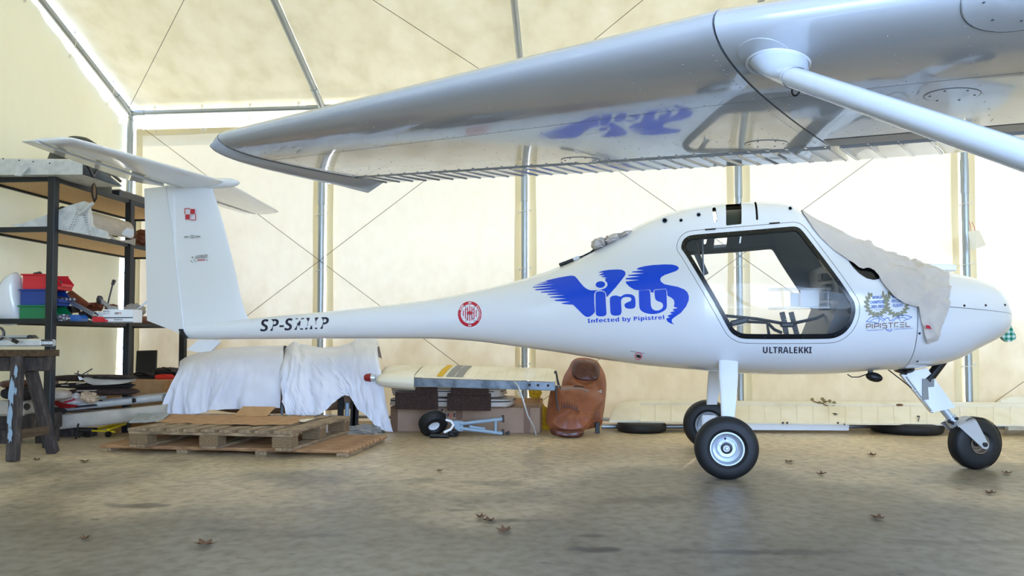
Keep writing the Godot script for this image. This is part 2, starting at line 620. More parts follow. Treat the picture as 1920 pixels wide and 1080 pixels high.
func tent() -> void:
	# ground and floor
	var fl := MB.new()
	var c := [Vector3(-6, 0, -12), Vector3(6, 0, -12), Vector3(6, 0, 0), Vector3(-6, 0, 0)]
	fl.quad_u(c[0], c[1], c[2], c[3], Vector2(0, 0), Vector2(1, 0), Vector2(1, 1), Vector2(0, 1))
	for k in [[6.0, 18.0, -12.0, 0.0], [-18.0, -6.0, -12.0, 0.0], [-6.0, 6.0, 0.0, 12.0], [6.0, 18.0, 0.0, 12.0], [-18.0, -6.0, 0.0, 12.0]]:
		fl.quad_u(Vector3(k[0], 0, k[2]), Vector3(k[1], 0, k[2]), Vector3(k[1], 0, k[3]), Vector3(k[0], 0, k[3]), Vector2(0, 0), Vector2(1, 0), Vector2(1, 1), Vector2(0, 1))
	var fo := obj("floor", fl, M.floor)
	fo.set_meta("kind", "structure")
	var gm := MB.new()
	gm.quad(Vector3(-80, -0.03, -80), Vector3(80, -0.03, -80), Vector3(80, -0.03, 80), Vector3(-80, -0.03, 80))
	obj("ground", gm, M.ground).set_meta("kind", "structure")

	# the far wall, bay by bay
	var wb := struct("wall_back")
	var wtop := EAVE - 0.17
	for k in 6:
		var m := MB.new()
		wall_sheet(m, tp(k * BAY + 0.035, -0.06, 0), TA, BAY - 0.05, wtop, wtop, -TB, k + 2)
		obj("fabric_panel", m, M.wall, wb, 80)
		for s in [0, 1]:                             # the doubled edges beside the posts
			var h := MB.new()
			var a0 := k * BAY + (0.045 if s == 0 else BAY - 0.105)
			wall_strip(h, a0, 0.075 if s == 0 else 0.065, -0.045, wtop)
			obj("hem", h, M.hem, wb, 80)
		var th := MB.new()
		th.grid([[tp(k * BAY + 0.04, -0.05, wtop), tp(k * BAY + BAY - 0.04, -0.05, wtop)], [tp(k * BAY + 0.04, -0.05, wtop - 0.06), tp(k * BAY + BAY - 0.04, -0.05, wtop - 0.06)]])
		obj("hem", th, M.hem, wb)
	var va := MB.new()
	va.grid([[tp(-0.3, -0.13, EAVE + 0.035), tp(13.2, -0.13, EAVE + 0.035)], [tp(-0.3, -0.15, EAVE - 0.28), tp(13.2, -0.15, EAVE - 0.28)]])
	obj("valance", va, M.valance, wb)

	# the left gable and the right gable
	for side in 2:
		var wl := struct("wall_left" if side == 0 else "wall_right")
		var a := -0.06 if side == 0 else 6 * BAY + 0.06
		var outn := -TA if side == 0 else TA
		for k in 4:
			var m := MB.new()
			var b0 := k * DEPTH / 4.0 + 0.01
			wall_sheet(m, tp(a, b0, 0), TB, DEPTH / 4.0 - 0.02, roof_y(b0), roof_y(b0 + DEPTH / 4.0 - 0.02), outn, 20 + k + side * 7, 0.016)
			obj("fabric_panel", m, M.gable, wl, 80)

	# unseen panels added at the left of the open side, dimming the tail
	var wf := struct("wall_front_added")
	for k in 2:
		var m := MB.new()
		wall_sheet(m, tp(k * BAY + 0.035, DEPTH + 0.05, 0), TA, BAY - 0.05, EAVE + 0.05, EAVE + 0.05, TB, k + 52)
		obj("fabric_panel", m, M.wall, wf, 80)

	# the roof
	var ce := struct("ceiling")
	for slope in 2:
		for k in 6:
			var m := MB.new()
			var fn := FastNoiseLite.new()
			fn.seed = 60 + k
			var rows := []
			for j in 13:
				var row := []
				for i in 13:
					var aa := k * BAY + BAY * i / 12.0
					var bb := -0.14 + (DEPTH * 0.5 + 0.14) * j / 12.0
					var y := EAVE + PITCH * bb + 0.09 + fn.get_noise_2d(aa * 40.0, bb * 40.0) * 0.012
					if slope == 1: bb = DEPTH - bb
					row.append(tp(aa, bb, y))
				rows.append(row)
			m.grid(rows)
			obj("fabric_panel", m, M.roof, ce, 80)

	# the tube frame
	var fr := struct("trim_1")
	for k in 7:
		for b in [0.0, DEPTH]:
			if b > 1.0 and k != 0 and k != 3 and k != 6: continue
			var m := MB.new()
			m.tube([tp(k * BAY, b, 0), tp(k * BAY, b, EAVE - 0.02)], 0.034, 14)
			m.tube([tp(k * BAY, b, EAVE - 1.06), tp(k * BAY, b, EAVE - 0.72)], 0.038, 14)
			obj("post", m, M.galv, fr)
			var bp := MB.new()
			bp.box(tp(k * BAY, b, 0.006), Vector3(0.16, 0.012, 0.16))
			bp.tube([tp(k * BAY, b, 0.0), tp(k * BAY, b, 0.12)], 0.045, 14)
			obj("base_plate", bp, M.galv, fr)
		for s in 2:
			var m := MB.new()
			var b0 := 0.0 if s == 0 else DEPTH
			m.tube([tp(k * BAY, b0, EAVE), tp(k * BAY, DEPTH * 0.5, roof_y(DEPTH * 0.5))], 0.032, 12)
			m.tube([tp(k * BAY, b0, EAVE), tp(k * BAY, lerpf(b0, DEPTH * 0.5, 0.06), EAVE + PITCH * DEPTH * 0.03)], 0.038, 12)
			obj("rafter", m, M.galv, fr)
	for b in [0.0, DEPTH]:
		for k in 6:
			var m := MB.new()
			m.tube([tp(k * BAY, b, EAVE), tp((k + 1) * BAY, b, EAVE)], 0.026, 12)
			for s in [0.1, BAY - 0.1]:
				m.tube([tp(k * BAY + s - 0.07, b, EAVE), tp(k * BAY + s + 0.07, b, EAVE)], 0.031, 12)
			obj("eave_rail", m, M.galv, fr)
	var rm := MB.new()
	rm.tube([tp(0, DEPTH * 0.5, roof_y(DEPTH * 0.5)), tp(6 * BAY, DEPTH * 0.5, roof_y(DEPTH * 0.5))], 0.03, 12)
	obj("ridge_rail", rm, M.galv, fr)
	var gp := MB.new()
	gp.tube([tp(0.0, 2.5, 0), tp(0.0, 2.5, roof_y(2.5))], 0.018, 10)
	obj("post", gp, M.galv, fr)
	var br := MB.new()
	br.tube([tp(0, -0.02, 0.05), tp(6 * BAY, -0.02, 0.05)], 0.018, 10)
	obj("ground_rail", br, M.galv, fr)
	# bracing wires, crossing over two bays each
	for k in [0, 2, 4]:
		for s in 2:
			var w := MB.new()
			var a0 = (k + 2 * s) * BAY
			var a1 = (k + 2 - 2 * s) * BAY
			w.tube([tp(a0, 0.04, EAVE - 0.05), tp(a1, 0.04, 0.1)], 0.003, 5)
			obj("bracing_wire", w, M.wire, fr)
			var r := MB.new()
			r.tube([tp(a0, 0.05, EAVE + 0.02), tp(a1, DEPTH * 0.5 - 0.1, roof_y(DEPTH * 0.5) - 0.1)], 0.003, 5)
			obj("bracing_wire", r, M.wire, fr)
	# cords through eyelets, round the posts and the rails
	for k in 6:
		for y in [0.62, 1.02, 1.62, 2.22, 2.82]:
			lacing(fr, tp(k * BAY - 0.055, 0.0, y - 0.02), tp(k * BAY + 0.06, 0.0, y), TB * 0.045)
		for j in 4:
			var a := k * BAY + BAY * (j + 0.5) / 4.0
			lacing(fr, tp(a, -0.05, EAVE - 0.2), tp(a + 0.01, 0.0, EAVE + 0.06), TB * 0.035)
	for j in 8:
		var b := 0.35 + j * 0.6
		lacing(fr, tp(-0.03, b, roof_y(b) - 0.16), tp(0.05, b + 0.05, roof_y(b) + 0.06), TA * 0.04)

func wall_strip(m: MB, a0: float, w: float, b: float, top: float) -> void:
	var rows := []
	for j in 25:
		var y := top * j / 24.0 + 0.01
		rows.append([tp(a0 + sin(y * 4.0 + a0) * 0.004, b, y), tp(a0 + w + sin(y * 3.0 + a0 * 2.0) * 0.005, b, y)])
	m.grid(rows)

func lacing(parent: Node3D, p: Vector3, q: Vector3, bulge: Vector3) -> void:
	var m := MB.new()
	var path := []
	for i in 7:
		var t := i / 6.0
		path.append(p.lerp(q, t) + bulge * sin(t * PI))
	m.tube(path, 0.0035, 5)
	for e in [p, q]:
		var ring := []
		for i in 10:
			var a := TAU * i / 10
			ring.append(e + TA * cos(a) * 0.012 + Vector3(0, sin(a) * 0.012, 0))
		m.tube(ring, 0.004, 5, false, true)
	obj("lacing_cord", m, M.cord, parent)


# ---------------------------------------------------------------- the white aeroplane
# Its own axes: x forward (nose), y up, z to its right-hand side, which faces the camera; x = 0 at the main wheels.
const YAW := -0.174533
const AIR_O := Vector3(1.48, 0, -5.3)
const NS := 700
var SA := -4.16
var SB := 1.80
var T_TOP := PackedFloat32Array()
var T_BOT := PackedFloat32Array()
var T_W := PackedFloat32Array()
var T_C := PackedFloat32Array()
var T_E := PackedFloat32Array()

func loc(px: float, py: float, w: float) -> Vector3:           # the pixel on the plane z = w of the aeroplane
	var nz := AIR_T.basis.z
	return AIR_T.affine_inverse() * on_plane(px, py, AIR_O + nz * w, nz)

func locy(px: float, py: float, y: float) -> Vector3:          # the pixel on the plane y of the aeroplane
	return AIR_T.affine_inverse() * aty(px, py, y)

func spline(pts: Array, x: float) -> float:                     # smooth curve through Vector2 points sorted by x
	var n := pts.size()
	if x <= pts[0].x: return pts[0].y
	if x >= pts[n - 1].x: return pts[n - 1].y
	var k := 0
	while k < n - 2 and pts[k + 1].x < x: k += 1
	var p1: Vector2 = pts[k]
	var p2: Vector2 = pts[k + 1]
	var p0: Vector2 = pts[maxi(k - 1, 0)]
	var p3: Vector2 = pts[mini(k + 2, n - 1)]
	var h := p2.x - p1.x
	var t := (x - p1.x) / h
	var m1 := (p2.y - p0.y) / (p2.x - p0.x) if p2.x > p0.x else 0.0
	var m2 := (p3.y - p1.y) / (p3.x - p1.x) if p3.x > p1.x else 0.0
	return (2 * t * t * t - 3 * t * t + 1) * p1.y + (t * t * t - 2 * t * t + t) * h * m1 + (-2 * t * t * t + 3 * t * t) * p2.y + (t * t * t - t * t) * h * m2

func prof(s: float) -> Array:                                   # top, bottom, half width, height of the widest place, exponent
	var f := clampf((s - SA) / (SB - SA), 0.0, 1.0) * (NS - 1)
	var i := mini(int(f), NS - 2)
	f -= i
	return [lerpf(T_TOP[i], T_TOP[i + 1], f), lerpf(T_BOT[i], T_BOT[i + 1], f), lerpf(T_W[i], T_W[i + 1], f), lerpf(T_C[i], T_C[i + 1], f), lerpf(T_E[i], T_E[i + 1], f)]

func hull(s: float, a: float, side := 1.0, off := 0.0) -> Vector3:
	var q := prof(s)
	var p := hull0(s, a, q)
	if off != 0.0:
		p += hull_n(s, a) * off
	p.z *= side
	return p

func hull0(s: float, a: float, q: Array) -> Vector3:
	var e: float = q[4]
	var sa := sin(a)
	var y: float = q[3]
	if sa > 0: y += (q[0] - q[3]) * pow(sa, e)
	else: y -= (q[3] - q[1]) * pow(-sa, e)
	return Vector3(s, y, q[2] * pow(maxf(cos(a), 0.0), e))

func hull_n(s: float, a: float) -> Vector3:
	var aa := clampf(a, -1.555, 1.555)
	var ds := 0.012
	var s0 := maxf(s - ds, SA)
	var s1 := minf(s + ds, SB)
	var t1 := hull0(s1, aa, prof(s1)) - hull0(s0, aa, prof(s0))
	var q := prof(s)
	var t2 := hull0(s, aa + 0.01, q) - hull0(s, aa - 0.01, q)
	var n := t1.cross(t2)
	n = n.normalized()
	var c := hull0(s, aa, q) - Vector3(s, q[3], 0)
	if n.dot(c) < 0: n = -n
	if absf(a) > 1.55: n.z = 0.0
	return n.normalized()

func hit(px: float, py: float) -> Vector2:                     # the pixel on the near side of the hull, as (s, angle)
	var w := 0.35
	var s := 0.0
	var a := 0.0
	for it in 16:
		var p := loc(px, py, w)
		s = p.x
		var q := prof(s)
		var h: float = (q[0] - q[3]) if p.y > q[3] else (q[3] - q[1])
		var r := clampf((p.y - q[3]) / maxf(h, 0.001), -0.9999, 0.9999)
		a = signf(r) * asin(pow(absf(r), 1.0 / q[4]))
		w = lerpf(w, q[2] * pow(cos(a), q[4]), 0.6)
	return Vector2(s, a)

func hits(pts: Array) -> PackedVector2Array:
	var o := PackedVector2Array()
	for p in pts: o.append(hit(p[0], p[1]))
	return o

func hits_p(poly: PackedVector2Array) -> PackedVector2Array:
	var o := PackedVector2Array()
	for p in poly: o.append(hit(p.x, p.y))
	return o

func bounds(p: PackedVector2Array) -> Rect2:
	var r := Rect2(p[0], Vector2.ZERO)
	for q in p: r = r.expand(q)
	return r

# the part of the hull skin between s0 and s1 and the angles a0 and a1, inside «within» (if given) and outside «holes»
func skin(m: MB, s0: float, s1: float, ns: int, a0: float, a1: float, na: int, side: float, within, holes: Array, off := 0.0) -> void:
	m.has_n = true
	var hb := []
	for h in holes: hb.append(bounds(h))
	var wb: Rect2 = bounds(within) if within != null else Rect2()
	var cache := {}
	for i in ns:
		for j in na:
			var u0 := lerpf(s0, s1, float(i) / ns)
			var u1 := lerpf(s0, s1, float(i + 1) / ns)
			var v0 := lerpf(a0, a1, float(j) / na)
			var v1 := lerpf(a0, a1, float(j + 1) / na)
			var box := Rect2(u0, v0, u1 - u0, v1 - v0)
			if within != null and not wb.intersects(box): continue
			var polys := [PackedVector2Array([Vector2(u0, v0), Vector2(u1, v0), Vector2(u1, v1), Vector2(u0, v1)])]
			var cut := false
			if within != null:
				polys = Geometry2D.intersect_polygons(polys[0], within)
				cut = true
			for h in holes.size():
				if not hb[h].intersects(box): continue
				cut = true
				var nxt := []
				for p in polys:
					for r in Geometry2D.clip_polygons(p, holes[h]):
						nxt.append(r)
				polys = nxt
			for p in polys:
				if p.size() < 3: continue
				var vs := []
				var nv := []
				for q in p:
					var key := Vector2i(roundi(q.x * 50000), roundi(q.y * 50000))
					if not cache.has(key):
						var nn := hull_n(q.x, q.y)
						var pp := hull0(q.x, q.y, prof(q.x)) + nn * off
						cache[key] = [Vector3(pp.x, pp.y, pp.z * side), Vector3(nn.x, nn.y, nn.z * side)]
					vs.append(cache[key][0])
					nv.append(cache[key][1])
				if not cut:
					m.tri_n(vs[0], vs[1], vs[2], nv[0], nv[1], nv[2])
					m.tri_n(vs[0], vs[2], vs[3], nv[0], nv[2], nv[3])
				else:
					var id := Geometry2D.triangulate_polygon(p)
					for k in range(0, id.size(), 3):
						m.tri_n(vs[id[k]], vs[id[k + 1]], vs[id[k + 2]], nv[id[k]], nv[id[k + 1]], nv[id[k + 2]])

# a wall that closes the edge of an opening, from the skin inwards
func rim_wall(m: MB, poly: PackedVector2Array, side: float, o0: float, o1: float) -> void:
	var r0 := []
	var r1 := []
	for q in poly:
		r0.append(hull(q.x, q.y, side, o0))
		r1.append(hull(q.x, q.y, side, o1))
	m.grid([r0, r1], true)

# a flat mark on the skin: an outline in pixels, cut into small pieces
func mark(m: MB, px: PackedVector2Array, off := 0.0015, step := 13.37) -> void:
	m.has_n = true
	var b := bounds(px)
	var nx := maxi(1, ceili(b.size.x / step))
	var ny := maxi(1, ceili(b.size.y / step))
	for i in nx:
		for j in ny:
			var x0 := b.position.x + b.size.x * i / nx
			var x1 := b.position.x + b.size.x * (i + 1) / nx
			var y0 := b.position.y + b.size.y * j / ny
			var y1 := b.position.y + b.size.y * (j + 1) / ny
			var cell := PackedVector2Array([Vector2(x0, y0), Vector2(x1, y0), Vector2(x1, y1), Vector2(x0, y1)])
			for p in Geometry2D.intersect_polygons(cell, px):
				var id := Geometry2D.triangulate_polygon(p)
				var vs := []
				var nv := []
				for q in p:
					var h := hit(q.x, q.y)
					nv.append(hull_n(h.x, h.y))
					vs.append(hull(h.x, h.y, 1.0, off))
				for k in range(0, id.size(), 3):
					m.tri_n(vs[id[k]], vs[id[k + 1]], vs[id[k + 2]], nv[id[k]], nv[id[k + 1]], nv[id[k + 2]])

# lettering on the skin (or on the fin, through «onto»): the text fills the quad given by its lower left, lower right and upper left corners
func letters(m: MB, text: String, bl: Vector2, br: Vector2, tl: Vector2, bold := true, off := 0.0016, on_fin := false) -> void:
	m.has_n = true
	var tm := TextMesh.new()
	var sf := SystemFont.new()
	sf.font_names = PackedStringArray(["Droid Sans"])
	sf.font_weight = 700 if bold else 400
	tm.font = sf
	tm.text = text
	tm.font_size = 64
	tm.depth = 0.0
	tm.pixel_size = 0.01
	tm.curve_step = 1.0
	var a := tm.get_mesh_arrays()
	var vs: PackedVector3Array = a[Mesh.ARRAY_VERTEX]
	var id = a[Mesh.ARRAY_INDEX]
	if id == null or id.size() == 0:
		id = PackedInt32Array(range(vs.size()))
	var lo := Vector2(1e9, 1e9)
	var hi := Vector2(-1e9, -1e9)
	for p in vs:
		lo = lo.min(Vector2(p.x, p.y))
		hi = hi.max(Vector2(p.x, p.y))
	var pos := []
	var nrm := []
	for p in vs:
		var t := (Vector2(p.x, p.y) - lo) / (hi - lo)
		var q := bl + (br - bl) * t.x + (tl - bl) * t.y
		if on_fin:
			pos.append(fin_mark(q.x, q.y))
			nrm.append(Vector3(0, 0, 1))
		else:
			var h := hit(q.x, q.y)
			pos.append(hull(h.x, h.y, 1.0, off))
			nrm.append(hull_n(h.x, h.y))
	for k in range(0, id.size(), 3):
		m.tri_n(pos[id[k]], pos[id[k + 1]], pos[id[k + 2]], nrm[id[k]], nrm[id[k + 1]], nrm[id[k + 2]])

func ell(cx: float, cy: float, rx: float, ry: float, n := 28, rot := 0.0) -> PackedVector2Array:
	var o := PackedVector2Array()
	for i in n:
		var a := TAU * i / n
		o.append(Vector2(cx, cy) + Vector2(cos(a) * rx, sin(a) * ry).rotated(rot))
	return o

func poly(pts: Array, smooth := 0) -> PackedVector2Array:       # an outline; «smooth» rounds it with a closed curve
	var o := PackedVector2Array()
	var n := pts.size()
	for i in n:
		var p1 := Vector2(pts[i][0], pts[i][1])
		if smooth == 0:
			o.append(p1)
			continue
		var p0 := Vector2(pts[(i + n - 1) % n][0], pts[(i + n - 1) % n][1])
		var p2 := Vector2(pts[(i + 1) % n][0], pts[(i + 1) % n][1])
		var p3 := Vector2(pts[(i + 2) % n][0], pts[(i + 2) % n][1])
		for k in smooth:
			var t := float(k) / smooth
			o.append(p1.cubic_interpolate(p2, p0, p3, t))
	return o

func zoomed(pts: Array, x0: float, y0: float, k: float) -> Array:
	var o := []
	for p in pts: o.append([x0 + p[0] / k, y0 + p[1] / k])
	return o

func make_profile() -> void:
	# outlines measured on the middle plane, or a little towards the near side where the skin bulges
	var top_px := [[340, 606, .02], [430, 600, .02], [470, 597, .02], [520, 592, .03], [620, 583, .03], [720, 572, .04], [800, 562, .04], [850, 553, .05], [900, 542, .06], [950, 530, .07], [1000, 515, .09], [1050, 497, .1], [1100, 474, .12], [1150, 446, .14], [1200, 417, .16], [1250, 396, .18], [1300, 383, .19], [1350, 376, .2], [1400, 373, .2], [1440, 373, .2], [1480, 378, .2], [1520, 401, .2], [1560, 424, .2], [1600, 447, .18], [1650, 474, .16], [1700, 496, .14], [1755, 506, .13], [1800, 513, .12], [1850, 526, .12], [1872, 539, .13], [1884, 553, .15], [1888.5, 570, .17]]
	var bot_px := [[340, 634], [360, 636], [450, 636], [600, 635], [700, 635], [800, 635], [850, 637], [900, 641], [950, 648], [1000, 655], [1050, 662], [1100, 670], [1150, 678], [1200, 685], [1250, 690], [1300, 694], [1350, 698], [1400, 701], [1450, 703], [1500, 703], [1550, 702], [1600, 699], [1650, 695], [1700, 693], [1750, 687], [1790, 677], [1830, 657], [1865, 640], [1882, 630], [1888.5, 622]]
	var wid := [[340, .055], [470, .075], [600, .09], [700, .11], [800, .14], [900, .19], [1000, .27], [1100, .36], [1200, .45], [1300, .52], [1400, .55], [1500, .555], [1600, .53], [1700, .47], [1760, .42], [1820, .35], [1860, .29], [1880, .23], [1888.5, .17]]
	var mid := [[340, 620], [600, 610], [800, 600], [1000, 588], [1200, 580], [1400, 578], [1550, 580], [1720, 586], [1888.5, 594]]
	var ex := [[340, 2.0], [800, 2.1], [1100, 2.3], [1300, 2.5], [1500, 2.5], [1720, 2.5], [1888.5, 2.3]]
	var t := []
	var b := []
	var w := []
	var c := []
	var e := []
	for q in top_px:
		var p := loc(q[0], q[1], q[2])
		t.append(Vector2(p.x, p.y))
	for q in bot_px:
		var p := loc(q[0], q[1], 0.1 if q[0] > 900 else 0.03)
		b.append(Vector2(p.x, p.y))
	for q in wid: w.append(Vector2(loc(q[0], 600, 0.1).x, q[1]))
	for q in mid:
		var p := loc(q[0], q[1], 0.1)
		c.append(Vector2(p.x, p.y))
	for q in ex: e.append(Vector2(loc(q[0], 600, 0.1).x, 2.0 / q[1]))
	SB = t[t.size() - 1].x
	SA = loc(352, 620, 0).x
	T_TOP.resize(NS); T_BOT.resize(NS); T_W.resize(NS); T_C.resize(NS); T_E.resize(NS)
	for i in NS:
		var s := lerpf(SA, SB, float(i) / (NS - 1))
		T_TOP[i] = spline(t, s)
		T_BOT[i] = spline(b, s)
		T_W[i] = spline(w, s)
		T_C[i] = clampf(spline(c, s), T_BOT[i] + 0.02, T_TOP[i] - 0.02)
		T_E[i] = spline(e, s)

# an aerofoil-like body between two edges: le and te hold points, th the half thickness
func foil(m: MB, le: Array, te: Array, th: Array, up: Vector3, n := 14) -> void:
	var rows := []
	for k in le.size():
		var row := []
		for i in 2 * n:
			var x := (1.0 - cos(PI * i / n)) * 0.5
			var y := 5.0 * (0.2969 * sqrt(x) - 0.126 * x - 0.3516 * x * x + 0.2843 * x * x * x - 0.1015 * x * x * x * x) / 0.5
			var sgn := 1.0 if i <= n else -1.0
			row.append(le[k].lerp(te[k], x) + up * th[k] * y * sgn)
		rows.append(row)
	m.grid(rows, true)
	for k in [0, le.size() - 1]:
		var r = rows[k]
		for i in range(1, n):
			var i2 := 2 * n - i
			var j := i + 1
			var j2 := (2 * n - j) % (2 * n)
			if k == 0: m.quad(r[i], r[i2], r[j2], r[j])
			else: m.quad(r[i], r[j], r[j2], r[i2])

func aeroplane() -> void:
	AIR_T = Transform3D(Basis(Vector3.UP, YAW), AIR_O)
	make_profile()
	air = thing("light_aircraft", "white T-tailed ultralight with a blue winged emblem, parked without its wings on three wheels", "aircraft", AIR_O, YAW)
	var PI2 := PI / 2
	var window := poly(zoomed([[136, 380], [142, 340], [165, 310], [205, 293], [300, 283], [450, 271], [600, 259], [750, 246], [850, 237], [900, 235], [930, 245], [955, 268], [1000, 325], [1100, 455], [1200, 590], [1285, 715], [1303, 750], [1309, 795], [1300, 850], [1275, 905], [1235, 950], [1180, 980], [1110, 990], [900, 992], [700, 992], [560, 989], [508, 973], [467, 942], [430, 880], [380, 790], [300, 650], [220, 515], [158, 415]], 1240, 360, 3.6), 4)
	var seam_px: PackedVector2Array = Geometry2D.offset_polygon(window, 8.0, Geometry2D.JOIN_ROUND)[0]
	var seam_out: PackedVector2Array = Geometry2D.offset_polygon(window, 8.9, Geometry2D.JOIN_ROUND)[0]
	var clear_px: PackedVector2Array = Geometry2D.offset_polygon(window, -8.0, Geometry2D.JOIN_ROUND)[0]
	var h_win := hits_p(window)
	var h_seam := hits_p(seam_px)
	var h_out := hits_p(seam_out)
	var h_clear := hits_p(clear_px)
	# openings at the wing root
	var slot := poly(zoomed([[757, 150], [765, 135], [785, 128], [803, 140], [812, 200], [822, 270], [815, 308], [795, 322], [775, 310], [768, 260]], 1225, 370, 6.857))
	var square := poly(zoomed([[912, 55], [925, 46], [1100, 40], [1111, 50], [1133, 330], [1125, 345], [945, 363], [935, 350]], 1225, 370, 6.857))
	var thin := poly(zoomed([[1297, 70], [1310, 57], [1324, 68], [1348, 280], [1335, 296], [1320, 285]], 1225, 370, 6.857))
	var bolts := [[1246.5, 414, 6.0], [1277, 413.5, 4.0], [1310, 403, 4.8], [1481.5, 391, 4.4]]
	var h_slot := hits_p(slot)
	var h_square := hits_p(square)
	var h_thin := hits_p(thin)
	var drop := Transform2D(0.0, Vector2(0, 10))
	var f_slot := hits_p(drop * slot)
	var f_square := hits_p(drop * square)
	var f_thin := hits_p(drop * thin)
	var root_holes := [h_slot, h_square, h_thin]
	for b in bolts: root_holes.append(hits_p(ell(b[0], b[1], b[2] * 0.75, b[2] * 0.75, 16)))
	# the roof window between the wing roots lets light into the cabin
	var s_a := hit(1322, 400).x
	var s_b := hit(1350, 400).x
	var h_roof := PackedVector2Array([Vector2(s_a, 1.0), Vector2(s_b + 0.1, 1.0), Vector2(s_b + 0.1, 1.42), Vector2(s_a, 1.42)])
	var s_cowl := hit(1720, 620).x

	# the body shell
	var m := MB.new()
	skin(m, SA, -1.9, 60, -PI2, PI2, 40, 1.0, null, [])
	skin(m, SA, -1.9, 60, -PI2, PI2, 40, -1.0, null, [])
	skin(m, -1.9, s_cowl - 0.002, 110, -PI2, PI2, 64, 1.0, null, [h_out] + root_holes)
	skin(m, -1.9, s_cowl - 0.002, 110, -PI2, PI2, 64, -1.0, null, [h_out, h_roof, f_slot, f_square, f_thin])
	obj("fuselage", m, M.white, air)
	# dark inner skin of the cabin
	var s0 := hit(1200, 560).x
	var s1 := s_cowl - 0.02
	m = MB.new()
	skin(m, s0, s1, 60, -PI2, PI2, 48, 1.0, null, [h_win, h_slot, h_square, h_thin], -0.014)
	skin(m, s0, s1, 60, -PI2, PI2, 48, -1.0, null, [h_win, h_roof, f_slot, f_square, f_thin], -0.014)
	for sd in [1.0, -1.0]:
		for h in ([h_slot, h_square, h_thin] if sd > 0 else [f_slot, f_square, f_thin]): rim_wall(m, h, sd, 0.0, -0.014)
	# bulkheads fore and aft
	for s in [s0, s1]:
		var ring := []
		for i in 41: ring.append(hull(s, -PI2 + PI * i / 40.0, 1.0, -0.014))
		for i in 41: ring.append(hull(s, PI2 - PI * i / 40.0, -1.0, -0.014))
		var cc := Vector3(s, prof(s)[3], 0)
		m.has_n = true
		for i in ring.size():
			var nx := Vector3(1 if s < 0 else -1, 0, 0)
			m.tri_n(cc, ring[i], ring[(i + 1) % ring.size()], nx, nx, nx)
	obj("cabin_lining", m, M.liner, air)
	# doors
	for sd in [1.0, -1.0]:
		var d := Node3D.new()
		d.name = "door" if sd > 0 else "door_001"
		air.add_child(d, true)
		m = MB.new()
		skin(m, -0.9, 1.2, 60, -1.2, 1.2, 40, sd, h_seam, [h_win])
		obj("door_frame", m, M.white, d)
		m = MB.new()
		skin(m, -0.9, 1.2, 60, -1.2, 1.2, 40, sd, h_win, [h_clear], 0.003)
		rim_wall(m, h_clear, sd, 0.003, -0.014)
		obj("window_seal", m, M.black_gloss, d)
		m = MB.new()
		skin(m, -0.9, 1.2, 30, -1.2, 1.2, 20, sd, h_clear, [], -0.002)
		obj("window_pane", m, M.glass, d)
		if sd > 0:
			for q in [[1322, 431], [1442, 419.5]]:
				m = MB.new()
				mark(m, poly([[q[0], q[1] - 1.2], [q[0] + 20, q[1] - 2.6], [q[0] + 20, q[1] + 0.2], [q[0], q[1] + 1.6]]), 0.004)
				obj("hinge", m, M.black, d)
			m = MB.new()
			var gp2 := Geometry2D.offset_polygon(window, -3.5, Geometry2D.JOIN_ROUND)[0]
			for k in range(0, gp2.size(), 7):
				mark(m, ell(gp2[k].x, gp2[k].y, 1.0, 1.0, 8), 0.005)
			obj("seal_screws", m, M.seam, d).set_meta("kind", "stuff")
	# wing root fittings
	for b in bolts:
		m = MB.new()
		mark(m, ell(b[0], b[1], b[2], b[2], 20), -0.02)
		obj("socket", m, M.black, air)
		m = MB.new()
		ring_mark(m, b[0], b[1], b[2], b[2] * 0.74, 0.003)
		obj("socket_ring", m, M.alu, air)
	m = MB.new()
	skin(m, hit(1350, 400).x, hit(1400, 400).x, 6, hit(1374, 424).y, PI2, 8, 1.0, null, [], -0.05)
	obj("tank_plate", m, M.dark_green, air)
	m = MB.new()
	skin(m, hit(1405, 400).x, hit(1432, 400).x, 3, hit(1418, 416).y, PI2, 5, 1.0, null, [], -0.05)
	obj("root_plate", m, M.black, air)

	# cowling, upper and lower, a hair apart
	m = MB.new()
	var hc := hit(1800, 577)
	var am := hc.y
	for sd in [1.0, -1.0]:
		skin(m, s_cowl + 0.002, SB, 40, am + 0.004, PI2, 24, sd, null, [])
	nose_cap(m, am + 0.004, PI2)
	obj("upper_cowling", m, M.white, air)
	m = MB.new()
	for sd in [1.0, -1.0]:
		skin(m, s_cowl + 0.002, SB, 40, -PI2, am - 0.004, 24, sd, null, [])
	nose_cap(m, -PI2, am - 0.004)
	obj("lower_cowling", m, M.white, air)
	m = MB.new()
	for sd in [1.0, -1.0]: skin(m, s_cowl - 0.03, SB - 0.02, 20, -PI2, PI2, 24, sd, null, [], -0.012)
	obj("firewall_lip", m, M.black, air)
	m = MB.new()
	for q in [[1808, 573], [1848, 572.5], [1884, 572], [1724, 625], [1720, 677], [1724, 540]]:
		var h := hit(q[0], q[1])
		m = MB.new()
		m.ball(hull(h.x, h.y, 1.0, 0.0), Vector3(0.008, 0.008, 0.005), Basis(), 10, 6)
		obj("cowling_screw", m, M.black, air)

	m = MB.new()
	m.box(loc(1762, 503, -0.1), Vector3(0.17, 0.045, 0.14), Basis(Vector3(0, 0, 1), -0.05), 0.008)
	obj("cowl_scoop", m, M.white, air)

	tail()
	gear()
	emblem()
	cabin()

